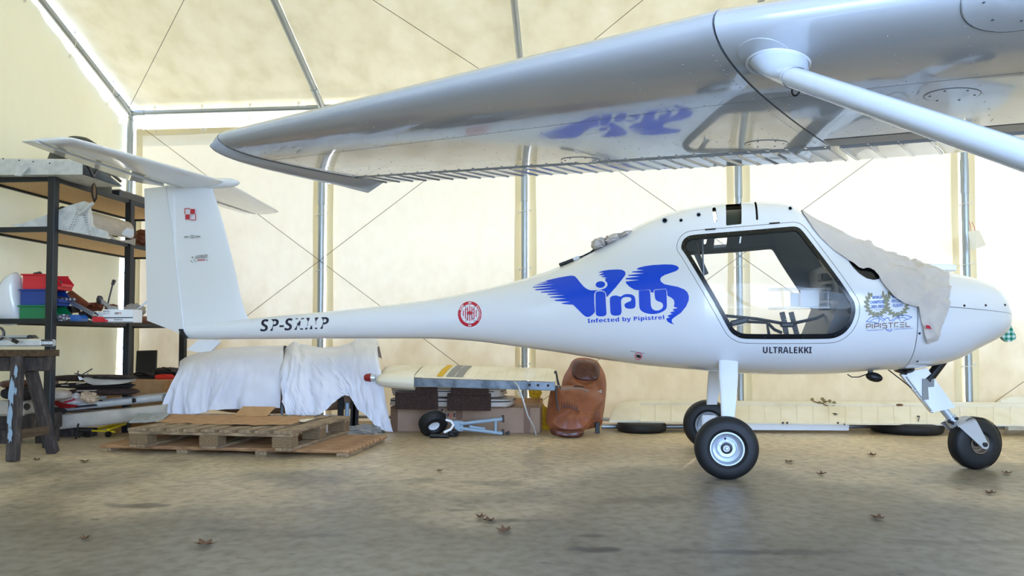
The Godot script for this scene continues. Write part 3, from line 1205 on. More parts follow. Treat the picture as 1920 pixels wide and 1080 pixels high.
func ring_mark(m: MB, cx: float, cy: float, r0: float, r1: float, off: float) -> void:
	var o := ell(cx, cy, r0, r0, 28)
	var i := ell(cx, cy, r1, r1, 28)
	var a := []
	var b := []
	for k in 28:
		var h := hit(o[k].x, o[k].y)
		a.append(hull(h.x, h.y, 1.0, off))
		h = hit(i[k].x, i[k].y)
		b.append(hull(h.x, h.y, 1.0, off))
	m.has_n = true
	for k in 28:
		var k2 := (k + 1) % 28
		var n := Vector3(0, 0.2, 1).normalized()
		m.tri_n(a[k], a[k2], b[k2], n, n, n)
		m.tri_n(a[k], b[k2], b[k], n, n, n)

func nose_cap(m: MB, a0: float, a1: float) -> void:
	m.has_n = true
	var c := Vector3(SB + 0.012, prof(SB)[3], 0)
	var pm := hull(SB, clampf(0.0, a0, a1))
	c.y = pm.y
	for sd in [1.0, -1.0]:
		for i in 20:
			var p := hull(SB, lerpf(a0, a1, i / 20.0), sd)
			var q := hull(SB, lerpf(a0, a1, (i + 1) / 20.0), sd)
			m.tri_n(c, p, q, Vector3.RIGHT, Vector3.RIGHT, Vector3.RIGHT)

func fin_y(px: float, py: float) -> Vector3:
	return loc(px, py, 0.0)

func tail() -> void:
	# fin, rudder
	var le := [[472, 606], [462, 590], [452, 558], [443, 515], [434, 478], [424, 438], [412, 396], [396, 346]]
	var hi := [[352, 622], [350, 606], [346, 570], [341, 530], [336, 490], [330.5, 440], [324, 398], [316.5, 351]]
	var a := []
	var b := []
	var t := []
	for k in le.size():
		a.append(fin_y(le[k][0], le[k][1]))
		b.append(fin_y(hi[k][0], hi[k][1]))
		t.append(0.05 - 0.012 * k / 7.0)
	var m := MB.new()
	var n := 12
	for sd in [1.0, -1.0]:
		var rows := []
		for k in a.size():
			var row := []
			for i in n + 1:
				var x := float(i) / n
				x = x * x
				var y := sqrt(1.0 - pow(1.0 - x, 2.2)) if x < 1.0 else 1.0
				row.append(a[k].lerp(b[k], x) + Vector3(0, 0, sd * t[k] * y))
			if sd < 0: row.reverse()
			rows.append(row)
		m.grid(rows)
	# closed behind, before the rudder
	var back := []
	for k in a.size(): back.append([b[k] + Vector3(0, 0, t[k]), b[k] - Vector3(0, 0, t[k])])
	m.grid(back)
	# fillet into the boom
	obj("tail_fin", m, M.white, air, 50)
	m = MB.new()
	var te := [[276, 601], [276, 592], [275.5, 560], [275, 520], [274, 480], [273, 440], [272, 400], [271, 354]]
	var hb := [[352, 628], [350, 606], [346, 570], [341, 530], [336, 490], [330.5, 440], [324, 398], [316.5, 351]]
	for sd in [1.0, -1.0]:
		var rows := []
		for k in te.size():
			var p := fin_y(hb[k][0], hb[k][1])
			var q := fin_y(te[k][0], te[k][1])
			var row := []
			for i in 9:
				var x := i / 8.0
				row.append(p.lerp(q, x) + Vector3(0, 0, sd * (t[k] * (1.0 - x) + 0.003)))
			if sd < 0: row.reverse()
			rows.append(row)
		m.grid(rows)
	for k in te.size() - 1:
		var q1 := fin_y(te[k][0], te[k][1])
		var q2 := fin_y(te[k + 1][0], te[k + 1][1])
		var e := Vector3(0, 0, 0.003)
		m.quad(q1 + e, q1 - e, q2 - e, q2 + e)
	for k in [0, te.size() - 1]:
		var p := fin_y(hb[k][0], hb[k][1])
		var q := fin_y(te[k][0], te[k][1])
		var e := Vector3(0, 0, t[k])
		m.quad(p + e, p - e, q - e * 0.06, q + e * 0.06)
	obj("rudder", m, M.white, air, 30)
	m = MB.new()
	var hl := []
	for k in te.size(): hl.append(fin_y(hb[k][0], hb[k][1]) + Vector3(0, 0, t[k] - 0.0005))
	m.tube(hl, 0.0022, 6)
	obj("hinge_line", m, M.alu, air)
	m = MB.new()
	var sp := []
	for q in [[344, 617], [351, 617], [358, 634], [352, 632], [346, 626]]: sp.append(fin_y(q[0], q[1]))
	var pl := PackedVector2Array()
	for q in sp: pl.append(Vector2(q.x, q.y))
	m.slab(pl, Vector3(0, 0, -0.065), Vector3.RIGHT, Vector3.UP, Vector3(0, 0, 1), 0.13)
	obj("rudder_horn", m, M.black, air)
	# tail skid
	m = MB.new()
	pl = PackedVector2Array()
	for q in [[351, 656], [374, 637], [408, 637], [414, 641], [397, 658], [375, 661]]:
		var p := fin_y(q[0], q[1])
		pl.append(Vector2(p.x, p.y))
	m.slab(pl, Vector3(0, 0, -0.012), Vector3.RIGHT, Vector3.UP, Vector3(0, 0, 1), 0.024)
	obj("ventral_fin", m, M.white, air)
	# tailplane on top of the fin
	var yh := 2.128
	var sl := [[1.365, -4.13, -4.44, 0.006], [1.355, -4.09, -4.45, 0.022], [1.33, -4.072, -4.456, 0.032], [1.2, -4.045, -4.47, 0.04], [0.7, -3.955, -4.515, 0.046], [0.25, -3.875, -4.555, 0.05], [0.09, -3.85, -4.57, 0.052], [0.0, -3.83, -4.575, 0.055]]
	var L := []
	var T := []
	var H := []
	for k in sl.size():
		L.append(Vector3(sl[k][1], yh, sl[k][0]))
		T.append(Vector3(lerpf(sl[k][1], sl[k][2], 0.66), yh, sl[k][0]))
		H.append(sl[k])
	for k in range(sl.size() - 2, -1, -1):
		L.append(Vector3(sl[k][1], yh, -sl[k][0]))
		T.append(Vector3(lerpf(sl[k][1], sl[k][2], 0.66), yh, -sl[k][0]))
		H.append(sl[k])
	m = MB.new()
	var rows := []
	for k in L.size():
		var row := []
		for i in 22:
			var f := i / 22.0 * 2.0
			var x := f if f <= 1.0 else 2.0 - f
			x = x * x
			var y := sqrt(1.0 - pow(1.0 - x, 2.0)) * (1.0 - 0.35 * x)
			row.append(L[k].lerp(T[k], x) + Vector3(0, H[k][3] * y * (1.0 if f <= 1.0 else -1.0), 0))
		rows.append(row)
	m.grid(rows, true)
	cap_row(m, rows[0], true)
	cap_row(m, rows[rows.size() - 1], false)
	m.tube([Vector3(-3.72, yh - 0.005, 0), Vector3(-3.74, yh - 0.005, 0), Vector3(-3.8, yh - 0.005, 0), Vector3(-3.95, yh - 0.005, 0), Vector3(-4.2, yh - 0.005, 0)], [0.004, 0.022, 0.038, 0.045, 0.04], 16)
	obj("tailplane", m, M.white, air, 50)
	for sd in [1.0, -1.0]:
		m = MB.new()
		rows = []
		for k in sl.size() - 1:
			var p := Vector3(lerpf(sl[k][1], sl[k][2], 0.664), yh, sl[k][0] * sd)
			var q := Vector3(sl[k][2], yh, sl[k][0] * sd)
			if k == sl.size() - 2: q.x += 0.05
			var h: float = sl[k][3] * 0.62
			rows.append([p + Vector3(0, h, 0), p.lerp(q, 0.5) + Vector3(0, h * 0.55, 0), q + Vector3(0, 0.002, 0), q - Vector3(0, 0.002, 0), p.lerp(q, 0.5) - Vector3(0, h * 0.55, 0), p - Vector3(0, h, 0)])
		m.grid(rows, true)
		cap_row(m, rows[0], true)
		cap_row(m, rows[rows.size() - 1], false)
		obj("elevator", m, M.white, air, 30)

func cap_row(m: MB, r: Array, rev: bool) -> void:
	var n := r.size()
	var c := Vector3.ZERO
	for p in r: c += p
	c /= n
	for i in n:
		if rev: m.tri(c, r[(i + 1) % n], r[i])
		else: m.tri(c, r[i], r[(i + 1) % n])

func wheel(parent: Node3D, c: Vector3, axis: Vector3, r: float, w: float, rim_r: float, fancy: bool) -> void:
	var o := Node3D.new()
	var k := 0
	o.name = "wheel"
	while parent.has_node(NodePath(o.name)):
		k += 1
		o.name = "wheel_%03d" % k
	parent.add_child(o, true)
	var m := MB.new()
	var pr := []
	var h := w * 0.5
	pr.append(Vector2(rim_r * 0.98, -h * 0.55))
	pr.append(Vector2(rim_r * 1.06, -h * 0.80))
	for i in 25:
		var a := -PI / 2 * 1.06 + PI * 1.06 * i / 24.0
		var x := signf(sin(a)) * pow(absf(sin(a)), 0.75)
		var y := pow(absf(cos(a)), 0.62)
		pr.append(Vector2(lerpf(rim_r * 1.12, r, clampf(y, 0, 1)), x * h))
	pr.append(Vector2(rim_r * 1.06, h * 0.80))
	pr.append(Vector2(rim_r * 0.98, h * 0.55))
	m.lathe(pr, c, axis, 56)
	if not fancy:
		for g in [-0.45, -0.15, 0.15, 0.45]:
			m.lathe([Vector2(r * 1.0, g * h - 0.006), Vector2(r * 1.012, g * h), Vector2(r * 1.0, g * h + 0.006)], c, axis, 48)
	obj("tyre", m, M.rubber, o, 50)
	m = MB.new()
	var rm = M.steel if fancy else M.rust_rim
	m.lathe([Vector2(rim_r * 1.08, h * 0.74), Vector2(rim_r * 1.06, h * 0.82), Vector2(rim_r * 0.98, h * 0.82), Vector2(rim_r * 0.92, h * 0.70), Vector2(rim_r * 0.86, h * 0.35), Vector2(rim_r * 0.66, h * 0.25), Vector2(rim_r * 0.64, h * 0.36), Vector2(rim_r * 0.6, h * 0.38), Vector2(rim_r * 0.57, h * 0.3), Vector2(rim_r * 0.1, h * 0.28), Vector2(0.0, h * 0.28)], c, axis, 48)
	m.lathe([Vector2(rim_r * 1.06, -h * 0.82), Vector2(rim_r * 0.92, -h * 0.70), Vector2(rim_r * 0.8, -h * 0.2), Vector2(0.0, -h * 0.15)], c, axis, 40)
	obj("rim", m, rm, o, 30)
	m = MB.new()
	m.lathe([Vector2(rim_r * 0.36, h * 0.26), Vector2(rim_r * 0.36, h * 0.42), Vector2(rim_r * 0.3, h * 0.46), Vector2(rim_r * 0.14, h * 0.46), Vector2(0, h * 0.46)], c, axis, 24)
	obj("hub", m, M.black, o, 30)
	if fancy:
		m = MB.new()
		m.lathe([Vector2(rim_r * 0.13, h * 0.44), Vector2(rim_r * 0.13, h * 0.62), Vector2(rim_r * 0.08, h * 0.66), Vector2(0, h * 0.66)], c, axis, 16)
		var x := axis.cross(Vector3.UP).normalized()
		var y := axis.cross(x)
		for i in 6:
			var a := TAU * (i + 0.5) / 6
			var p := c + axis * h * 0.28 + (x * cos(a) + y * sin(a)) * rim_r * 0.47
			var bm := MB.new()
			bm.lathe([Vector2(0.007, 0.0), Vector2(0.007, 0.008), Vector2(0, 0.009)], p, axis, 6)
			obj("rim_bolt", bm, M.steel, o, 30)
		var vp := c + axis * h * 0.3 - y * rim_r * 0.6 + x * rim_r * 0.1
		obj("axle_nut", m, M.steel, o, 30)
		m = MB.new()
		m.tube([vp, vp + axis * 0.02, vp + axis * 0.035 - y * 0.01], [0.005, 0.005, 0.003], 8)
		obj("valve", m, M.black, o, 30)

func gear() -> void:
	# main legs: flat tapered blades from the belly to the wheels
	for sd in [1.0, -1.0]:
		var tf := loc(1384.5, 692, 0.36)
		var tb := loc(1346.5, 692, 0.36)
		var bf := loc(1377, 786, 0.56)
		var bb := loc(1352, 786, 0.56)
		var rows := []
		for k in 9:
			var f := k / 8.0
			var zf := lerpf(0.36, 0.56, f) + 0.03 * sin(f * PI)
			var p := tf.lerp(bf, f)
			var q := tb.lerp(bb, f)
			if k == 0:
				p.y += 0.08
				q.y += 0.08
			p.z = zf
			q.z = zf
			var th := lerpf(0.024, 0.015, f)
			var row := []
			for i in 16:
				var a := TAU * i / 16
				var c := p.lerp(q, 0.5) + (p - q) * 0.5 * signf(cos(a)) * pow(absf(cos(a)), 0.6)
				row.append(Vector3(c.x, c.y, (c.z + th * signf(sin(a)) * pow(absf(sin(a)), 0.6)) * sd))
			if sd < 0: row.reverse()
			rows.append(row)
		var m := MB.new()
		m.grid(rows, true)
		obj("landing_gear_leg", m, M.white, air, 50)
		m = MB.new()
		m.tube([Vector3(-0.04, 0.19, 0.5 * sd), Vector3(-0.04, 0.19, 0.7 * sd)], 0.02, 12)
		obj("axle", m, M.white, air, 50)
		m = MB.new()
		m.box(Vector3(-0.04, 0.225, 0.545 * sd), Vector3(0.11, 0.1, 0.03), Basis(), 0.01)
		obj("brake_block", m, M.white, air, 50)
		wheel(air, Vector3(-0.038, 0.192, 0.665 * sd), Vector3(0, 0, sd), 0.194, 0.15, 0.097, true)
	# nose gear
	var m := MB.new()
	var pl := PackedVector2Array()
	for q in [[1690, 703], [1698, 698], [1738, 690], [1791.5, 764], [1747.5, 774]]:
		var p := loc(q[0], q[1], 0.05)
		pl.append(Vector2(p.x, p.y))
	m.slab(pl, Vector3(0, 0, 0.0), Vector3.RIGHT, Vector3.UP, Vector3(0, 0, 1), 0.05)
	obj("nose_leg_fairing", m, M.white, air)
	m = MB.new()
	m.tube([loc(1699, 706, 0.052), loc(1746, 770, 0.052)], 0.006, 6)
	m.ball(loc(1716, 733, 0.055), Vector3(0.01, 0.01, 0.006))
	m.ball(loc(1747, 772, 0.055), Vector3(0.01, 0.01, 0.006))
	obj("fairing_hinge", m, M.alu, air)
	m = MB.new()
	m.tube([loc(1772, 670, 0.0), loc(1738, 715, 0.03)], 0.032, 16)
	obj("drag_strut", m, M.black_gloss, air)
	m = MB.new()
	tape(m, [[1729, 710], [1748, 711], [1751, 710], [1751, 725], [1739.5, 726], [1741, 749], [1729, 750]], 0.052, 0.006)
	obj("tape_strip", m, M.grey_tape, air)
	m = MB.new()
	m.tube([loc(1738, 728, 0.0), loc(1792, 795, 0.0)], 0.028, 16)
	m.tube([loc(1781, 783, 0.0), loc(1795, 801, 0.0)], 0.04, 16)
	obj("nose_leg", m, M.steel, air)
	m = MB.new()
	for q in [[1780, 790, 0.04], [1786, 793, 0.045], [1794, 785, 0.045], [1796, 790, 0.02]]:
		m.ball(loc(q[0], q[1], q[2]), Vector3(0.012, 0.012, 0.012), Basis(), 8, 6)
	obj("fork_bolts", m, M.black, air)
	# the fork, turned with its wheel
	var ax := Vector3(sin(0.30), 0, cos(0.30))              # the wheel is turned a little towards the camera
	var fw := Vector3(cos(0.30), 0, -sin(0.30))
	var c := Vector3(1.635, 0.172, 0)
	c = loc(1827.6, 829, 0.0)
	c.y = 0.1725
	m = MB.new()
	var topc := loc(1795, 797, 0.0)
	for sd in [1.0, -1.0]:
		var e = c + ax * 0.082 * sd
		var t0 = topc + ax * 0.082 * sd + fw * -0.055
		var t1 = topc + ax * 0.082 * sd + fw * 0.075 + Vector3(0, 0.03, 0)
		var dirv = (e - (t0 + t1) * 0.5).normalized()
		var sv = fw - dirv * fw.dot(dirv)
		sv = sv.normalized()
		var pts := []
		pts.append(t1); pts.append(t0)
		for i in 9:
			var a := -PI / 2 + PI * i / 8.0
			pts.append(e + dirv * cos(a) * 0.03 + sv * sin(a) * 0.03)
		var o2 := []
		for p in pts: o2.append(p + ax * 0.006)
		for i in pts.size():
			var j := (i + 1) % pts.size()
			m.quad(pts[i], pts[j], o2[j], o2[i])
			if i > 0 and i < pts.size() - 1:
				m.tri(pts[0], pts[i], pts[i + 1])
				m.tri(o2[0], o2[i + 1], o2[i])
	# the bridge of the fork, bent over the wheel
	var br := []
	for i in 11:
		var a := PI * i / 10.0
		var off := ax * cos(a) * 0.085 + Vector3(0, sin(a) * 0.03, 0)
		br.append([topc + off + fw * -0.06 + Vector3(0, -0.005, 0), topc + off + fw * 0.075 + Vector3(0, 0.03, 0)])
	m.grid(br)
	obj("nose_fork", m, M.fork_grey, air, 30)
	wheel(air, c, ax, 0.172, 0.125, 0.062, false)
	m = MB.new()
	m.lathe([Vector2(0.016, 0.0), Vector2(0.016, 0.014), Vector2(0.0, 0.016)], c + ax * 0.086, ax, 6)
	obj("axle_bolt", m, M.black, air)
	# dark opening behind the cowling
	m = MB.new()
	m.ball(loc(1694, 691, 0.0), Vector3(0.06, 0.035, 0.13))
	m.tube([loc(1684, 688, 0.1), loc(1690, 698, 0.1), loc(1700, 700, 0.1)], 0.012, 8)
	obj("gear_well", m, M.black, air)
	m = MB.new()
	m.tube([loc(1661, 690, 0.05), loc(1709, 727, 0.05)], 0.004, 6)
	obj("steering_rod", m, M.black, air)
	# small black pod with its lead, under the belly
	m = MB.new()
	var pc := loc(1639, 707, 0.12)
	m.ball(pc, Vector3(0.055, 0.032, 0.04), Basis(Vector3(0, 0, 1), -0.25))
	m.box(loc(1632, 699, 0.12), Vector3(0.03, 0.045, 0.02))
	m.tube([loc(1589, 702, 0.12), loc(1597, 707, 0.12), loc(1610, 707, 0.12), loc(1624, 702, 0.12)], 0.004, 6)
	obj("belly_pod", m, M.black, air, 60)

func tape(m: MB, px: Array, w: float, th: float) -> void:
	var pl := PackedVector2Array()
	for q in px:
		var p := loc(q[0], q[1], w)
		pl.append(Vector2(p.x, p.y))
	m.slab(pl, Vector3(0, 0, w), Vector3.RIGHT, Vector3.UP, Vector3(0, 0, 1), th)

func emblem() -> void:
	var m := MB.new()
	# the wing and the V
	var a := zoomed([[290, 330], [500, 280], [690, 246], [745, 243], [790, 252], [830, 290], [880, 355], [940, 425], [1000, 470], [1060, 490], [1150, 490], [1240, 478], [1300, 455], [1335, 420], [1343, 390], [1332, 355], [1296, 322], [1318, 306], [1290, 300], [1328, 277], [1232, 264], [1300, 237], [1190, 237], [1282, 190], [1178, 192], [1270, 160], [1360, 145], [1500, 138], [1580, 142], [1630, 165], [1648, 200], [1640, 235], [1600, 290], [1480, 440], [1330, 608], [1315, 540], [1290, 505], [1240, 490], [1180, 492], [1140, 512], [1120, 550], [1120, 700], [1130, 855], [1085, 905], [1050, 930], [1010, 940], [970, 930], [930, 900], [850, 820], [762, 732], [690, 728], [590, 720], [560, 706], [710, 682], [480, 670], [435, 652], [648, 627], [370, 612], [368, 602], [620, 573], [330, 565], [326, 552], [540, 533], [225, 528], [215, 515], [508, 483], [135, 490], [115, 474], [415, 440], [82, 446], [90, 432], [450, 392], [95, 404], [393, 350], [150, 372], [340, 336]], 990, 490, 9.0)
	mark(m, poly(a))
	# the dot and the stem of the i
	mark(m, ell(990 + 1223 / 9.0, 490 + 392 / 9.0, 9.0, 6.2, 28, -0.08))
	mark(m, poly(zoomed([[1140, 560], [1150, 525], [1185, 508], [1250, 508], [1290, 525], [1308, 565], [1315, 700], [1325, 860], [1315, 905], [1275, 925], [1200, 928], [1160, 912], [1145, 870], [1140, 700]], 990, 490, 9.0), 3))
	# r
	mark(m, poly(zoomed([[32, 640], [50, 600], [90, 580], [150, 578], [190, 592], [225, 590], [270, 562], [330, 552], [400, 560], [445, 590], [462, 640], [466, 730], [455, 775], [420, 797], [350, 800], [300, 785], [280, 750], [285, 720], [320, 695], [380, 670], [395, 640], [380, 612], [320, 602], [265, 610], [230, 640], [222, 690], [230, 830], [222, 880], [190, 910], [120, 917], [70, 905], [45, 870], [36, 760]], 1140, 490, 9.0), 3))
	# u, cut into the upper feather shape
	mark(m, poly(zoomed([[520, 520], [530, 498], [600, 488], [690, 486], [708, 505], [718, 620], [725, 740], [745, 795], [790, 826], [850, 828], [905, 800], [930, 755], [920, 715], [890, 690], [830, 668], [800, 635], [788, 570], [786, 500], [800, 485], [880, 478], [965, 470], [985, 500], [992, 640], [992, 770], [970, 815], [920, 850], [840, 880], [740, 890], [640, 875], [570, 840], [535, 790], [526, 700]], 1140, 490, 9.0), 3))
	# the feathered head
	mark(m, poly(zoomed([[478, 138], [520, 108], [620, 82], [760, 62], [960, 52], [1090, 56], [1160, 75], [1195, 105], [1192, 130], [1150, 165], [1060, 195], [960, 230], [900, 265], [880, 305], [895, 345], [950, 385], [1030, 402], [1180, 430], [1290, 475], [1340, 520], [1366, 590], [1362, 660], [1320, 760], [1230, 870], [1120, 945], [1080, 980], [1075, 1015], [1095, 1045], [1132, 1062], [1070, 1052], [1010, 1020], [985, 980], [990, 960], [1045, 945], [1003, 925], [1015, 912], [1092, 885], [1045, 876], [1065, 855], [1134, 838], [1092, 825], [1105, 805], [1180, 788], [1112, 768], [1122, 700], [1110, 650], [1065, 612], [1003, 580], [997, 500], [975, 462], [790, 476], [772, 490], [770, 528], [722, 525], [716, 485], [700, 478], [520, 492], [440, 475], [360, 425], [310, 375], [296, 342], [532, 315], [298, 305], [300, 285], [540, 256], [335, 245], [345, 232], [610, 202], [405, 186], [412, 172], [605, 152]], 1140, 490, 9.0)))
	obj("winged_emblem", m, M.blue, air)
	m = MB.new()
	letters(m, "Infected by Pipistrel", Vector2(1102.5, 608), Vector2(1246, 601), Vector2(1101.5, 597.5))
	obj("motto_lettering", m, M.blue, air)
	m = MB.new()
	letters(m, "SP-SKMP", Vector2(488, 621.5), Vector2(615, 616.5), Vector2(490.5, 599))
	obj("registration_lettering", m, M.navy, air)
	m = MB.new()
	letters(m, "ULTRALEKKI", Vector2(1430.5, 662), Vector2(1522, 662), Vector2(1430.5, 650), true)
	obj("class_lettering", m, M.navy, air)
	# round squadron badge
	m = MB.new()
	mark(m, ell(881, 589, 23.5, 25.5, 40), 0.0012)
	obj("badge_ground", m, M.paper_white, air)
	m = MB.new()
	var ro := ell(881, 589, 22.2, 24, 40)
	var ri := ell(881, 588.7, 17, 18, 40)
	for i in 40:
		var j := (i + 1) % 40
		mark(m, PackedVector2Array([ro[i], ro[j], ri[j], ri[i]]), 0.002)
	for q in [[-12, 5], [-8, 10], [-4, 13], [0, 14], [4, 13], [8, 10], [12, 6]]:
		mark(m, PackedVector2Array([Vector2(881 + q[0] - 0.9, 588 - q[1]), Vector2(881 + q[0] + 0.9, 588 - q[1]), Vector2(881 + q[0] + 0.9, 588 + q[1]), Vector2(881 + q[0] - 0.9, 588 + q[1])]), 0.002)
	mark(m, poly([[875, 586], [881, 583], [888, 586], [886, 589], [876, 589]]), 0.0025)
	obj("badge_red", m, M.red_ink, air)
	m = MB.new()
	for q in [[871, 573, 876.5, 582], [892, 573, 886, 582], [873, 603, 878, 594], [892, 603, 884, 594], [876, 590, 886, 590]]:
		var d := Vector2(q[2] - q[0], q[3] - q[1]).normalized().orthogonal() * 0.45
		mark(m, PackedVector2Array([Vector2(q[0], q[1]) + d, Vector2(q[2], q[3]) + d, Vector2(q[2], q[3]) - d, Vector2(q[0], q[1]) - d]), 0.0024)
	for i in 12:
		mark(m, ell(881 + cos(TAU * i / 12) * 15, 588.7 + sin(TAU * i / 12) * 15.8, 0.7, 0.7, 8), 0.0022)
	obj("badge_ink", m, M.ink, air)
	m = MB.new()
	ring_text(m, "POLISH", 881, 589, 19.4, 21, -2.75, -2.25 - 0.0, 1)
	ring_text(m, "303", 881, 589, 19.4, 21, -1.72, -1.42, 1)
	ring_text(m, "SQUADRON", 881, 589, 19.4, 21, -0.85, 0.65, 1)
	ring_text(m, "303", 881, 589, 19.4, 21, 1.72, 1.42, -1)
	obj("badge_lettering", m, M.paper_white, air)
	# laurel wreaths and texts by the cowling
	m = MB.new()
	for c in [[1643.5, 569, 18.5], [1681.5, 568, 19.5]]:
		for i in 30:
			var an := deg_to_rad(lerpf(-235, 55, i / 29.0))
			an = PI / 2 + (an + PI / 2)
			var rr: float = c[2] + (2.6 if i % 2 == 0 else -2.0)
			var p := Vector2(c[0] + cos(an) * rr, c[1] + sin(an) * (rr + 3.0))
			mark(m, ell(p.x, p.y, 4.2, 1.9, 10, an + (0.9 if an < PI / 2 else -0.9) + PI / 2), 0.0018, 30)
		for i in 24:
			var an := PI / 2 + deg_to_rad(lerpf(-140, 140, i / 23.0))
			mark(m, ell(c[0] + cos(an) * c[2], c[1] + sin(an) * (c[2] + 3.0), 2.6, 2.6, 8), 0.0016, 30)
	obj("laurel_wreaths", m, M.gold_ink, air)
	m = MB.new()
	letters(m, "WORLD", Vector2(1635.5, 561), Vector2(1653, 560), Vector2(1635, 555.2), true, 0.0024)
	letters(m, "CHAMPION", Vector2(1631, 569.8), Vector2(1657, 568.5), Vector2(1631, 563.7), true, 0.0024)
	letters(m, "2001-2002", Vector2(1633, 578.3), Vector2(1657.5, 576.8), Vector2(1633, 572.5), true, 0.0024)
	letters(m, "WMC Spain", Vector2(1640, 581.5), Vector2(1652, 581), Vector2(1640, 579.6), true, 0.0024)
	letters(m, "WORLD", Vector2(1672.5, 559), Vector2(1690, 558), Vector2(1672, 553), true, 0.0024)
	letters(m, "RECORD", Vector2(1672, 567.5), Vector2(1694, 566.3), Vector2(1672, 561.8), true, 0.0024)
	letters(m, "FLIGHT", Vector2(1674.5, 576), Vector2(1693, 574.7), Vector2(1674, 570.2), true, 0.0024)
	obj("award_lettering", m, M.ink_blue, air)
	m = MB.new()
	stroke(m, [[1624, 603], [1632, 595.5], [1650, 593], [1657, 598.5], [1660, 600.5]], 0.55)
	stroke(m, [[1624, 603], [1637, 604], [1645, 606]], 0.55)
	stroke(m, [[1632, 601.5], [1640, 597.5], [1649.5, 597], [1658, 603.5]], 0.5)
	stroke(m, [[1649.5, 597], [1647, 605]], 0.5)
	stroke(m, [[1658, 599.5], [1660, 596.5], [1662, 597], [1664, 595.5], [1666, 596], [1667, 600], [1669.5, 602]], 0.55)
	stroke(m, [[1669.5, 602], [1683, 592.5], [1696, 590.5], [1709.5, 594.5], [1703, 598.5], [1694, 601]], 0.55)
	stroke(m, [[1673, 602.5], [1684, 595.5], [1695, 595.5], [1700, 598]], 0.5)
	stroke(m, [[1684, 595.5], [1688, 601.5]], 0.5)
	stroke(m, [[1660, 616.5], [1664, 619.5], [1668, 621.5], [1672, 619]], 0.6)
	letters(m, "www.pipistrel.si - e-mail: pipistrel@siol.net", Vector2(1624.5, 621.3), Vector2(1711, 617.2), Vector2(1624.5, 618), false, 0.002)
	obj("bat_emblem", m, M.ink_blue, air)
	m = MB.new()
	var x0 := 1624.5
	for g in ["P", "I", "P", "I", "S", "T", "R", "E", "L"]:
		x0 = block_letter(m, g, x0, 616.0 - (x0 - 1624.0) * 0.047)
	obj("maker_lettering", m, M.brown_ink, air)
	# fuel drain label
	m = MB.new()
	letters(m, "EMERGENCY FUEL DRAINAGE", Vector2(1182, 658.8), Vector2(1209, 663.2), Vector2(1182, 657.4), true)
	obj("drain_lettering", m, M.navy, air)
	m = MB.new()
	ring_mark(m, 1197, 667.2, 7.2, 5.6, 0.0022)
	obj("drain_ring", m, M.red_ink, air)
	m = MB.new()
	mark(m, ell(1197.5, 667.4, 4.8, 2.9, 20, 0.3), 0.003)
	obj("drain_hole", m, M.black, air)
	# on the fin
	m = MB.new()
	for q in [[357.7, 392, 366.5, 401.5], [348.3, 402.3, 356.8, 411.8], [346.7, 390.5, 357.5, 392], [346.7, 390.5, 348.3, 402], [357.3, 412, 368.3, 413.5], [366.8, 401.5, 368.4, 413.5]]:
		fin_quad(m, [[q[0], q[1]], [q[2], q[1]], [q[2], q[3]], [q[0], q[3]]])
	fin_quad(m, [[370.5, 487.2], [385.5, 486.2], [385, 488], [370, 488.8]])
	obj("checkerboard_badge", m, M.red_ink, air)
	m = MB.new()
	letters(m, "DIRT", Vector2(346.5, 446), Vector2(355, 446), Vector2(346.5, 443), true, 0.0, true)
	letters(m, "PARK", Vector2(367, 445.2), Vector2(377, 445), Vector2(367, 442.4), true, 0.0, true)
	letters(m, "LOTNICZA", Vector2(367, 482.5), Vector2(389.5, 480.3), Vector2(368, 479.3), true, 0.0, true)
	letters(m, "MAJÓWKA", Vector2(367, 486), Vector2(389.5, 484), Vector2(368, 482.3), true, 0.0, true)
	for cx in [359.3, 362.8]:
		for i in 20:
			var p := Vector2(cos(TAU * i / 20), sin(TAU * i / 20))
			var q := Vector2(cos(TAU * (i + 1) / 20), sin(TAU * (i + 1) / 20))
			fin_quad(m, [[cx + p.x * 3, 444 + p.y * 3], [cx + q.x * 3, 444 + q.y * 3], [cx + q.x * 2.5, 444 + q.y * 2.5], [cx + p.x * 2.5, 444 + p.y * 2.5]])
	for q in [[358.5, 444.7, 360.2, 443.2], [362, 444.7, 363.7, 443.2], [360, 481, 363, 484], [360, 484, 363.5, 481.5], [363.5, 485, 368, 492.5], [358.5, 489, 363, 493], [358.3, 490.5, 360.5, 488.8], [387.5, 486, 390, 489]]:
		var d := Vector2(q[2] - q[0], q[3] - q[1]).normalized().orthogonal() * 0.35
		fin_quad(m, [[q[0] + d.x, q[1] + d.y], [q[2] + d.x, q[3] + d.y], [q[2] - d.x, q[3] - d.y], [q[0] - d.x, q[1] - d.y]])
	obj("fin_lettering", m, M.navy, air)

func fin_mark(px: float, py: float) -> Vector3:
	var p := loc(px, py, 0.049)
	p.z = 0.0555
	return p

func fin_quad(m: MB, pts: Array) -> void:
	m.has_n = true
	var v := []
	for p in pts: v.append(fin_mark(p[0], p[1]))
	for k in range(1, v.size() - 1):
		m.tri_n(v[0], v[k], v[k + 1], Vector3(0, 0, 1), Vector3(0, 0, 1), Vector3(0, 0, 1))

func stroke(m: MB, pts: Array, hw: float) -> void:
	for k in pts.size() - 1:
		var p := Vector2(pts[k][0], pts[k][1])
		var q := Vector2(pts[k + 1][0], pts[k + 1][1])
		var t := (q - p).normalized()
		var d := t.orthogonal() * hw
		mark(m, PackedVector2Array([p + d - t * hw * 0.5, q + d + t * hw * 0.5, q - d + t * hw * 0.5, p - d - t * hw * 0.5]), 0.0019, 40)

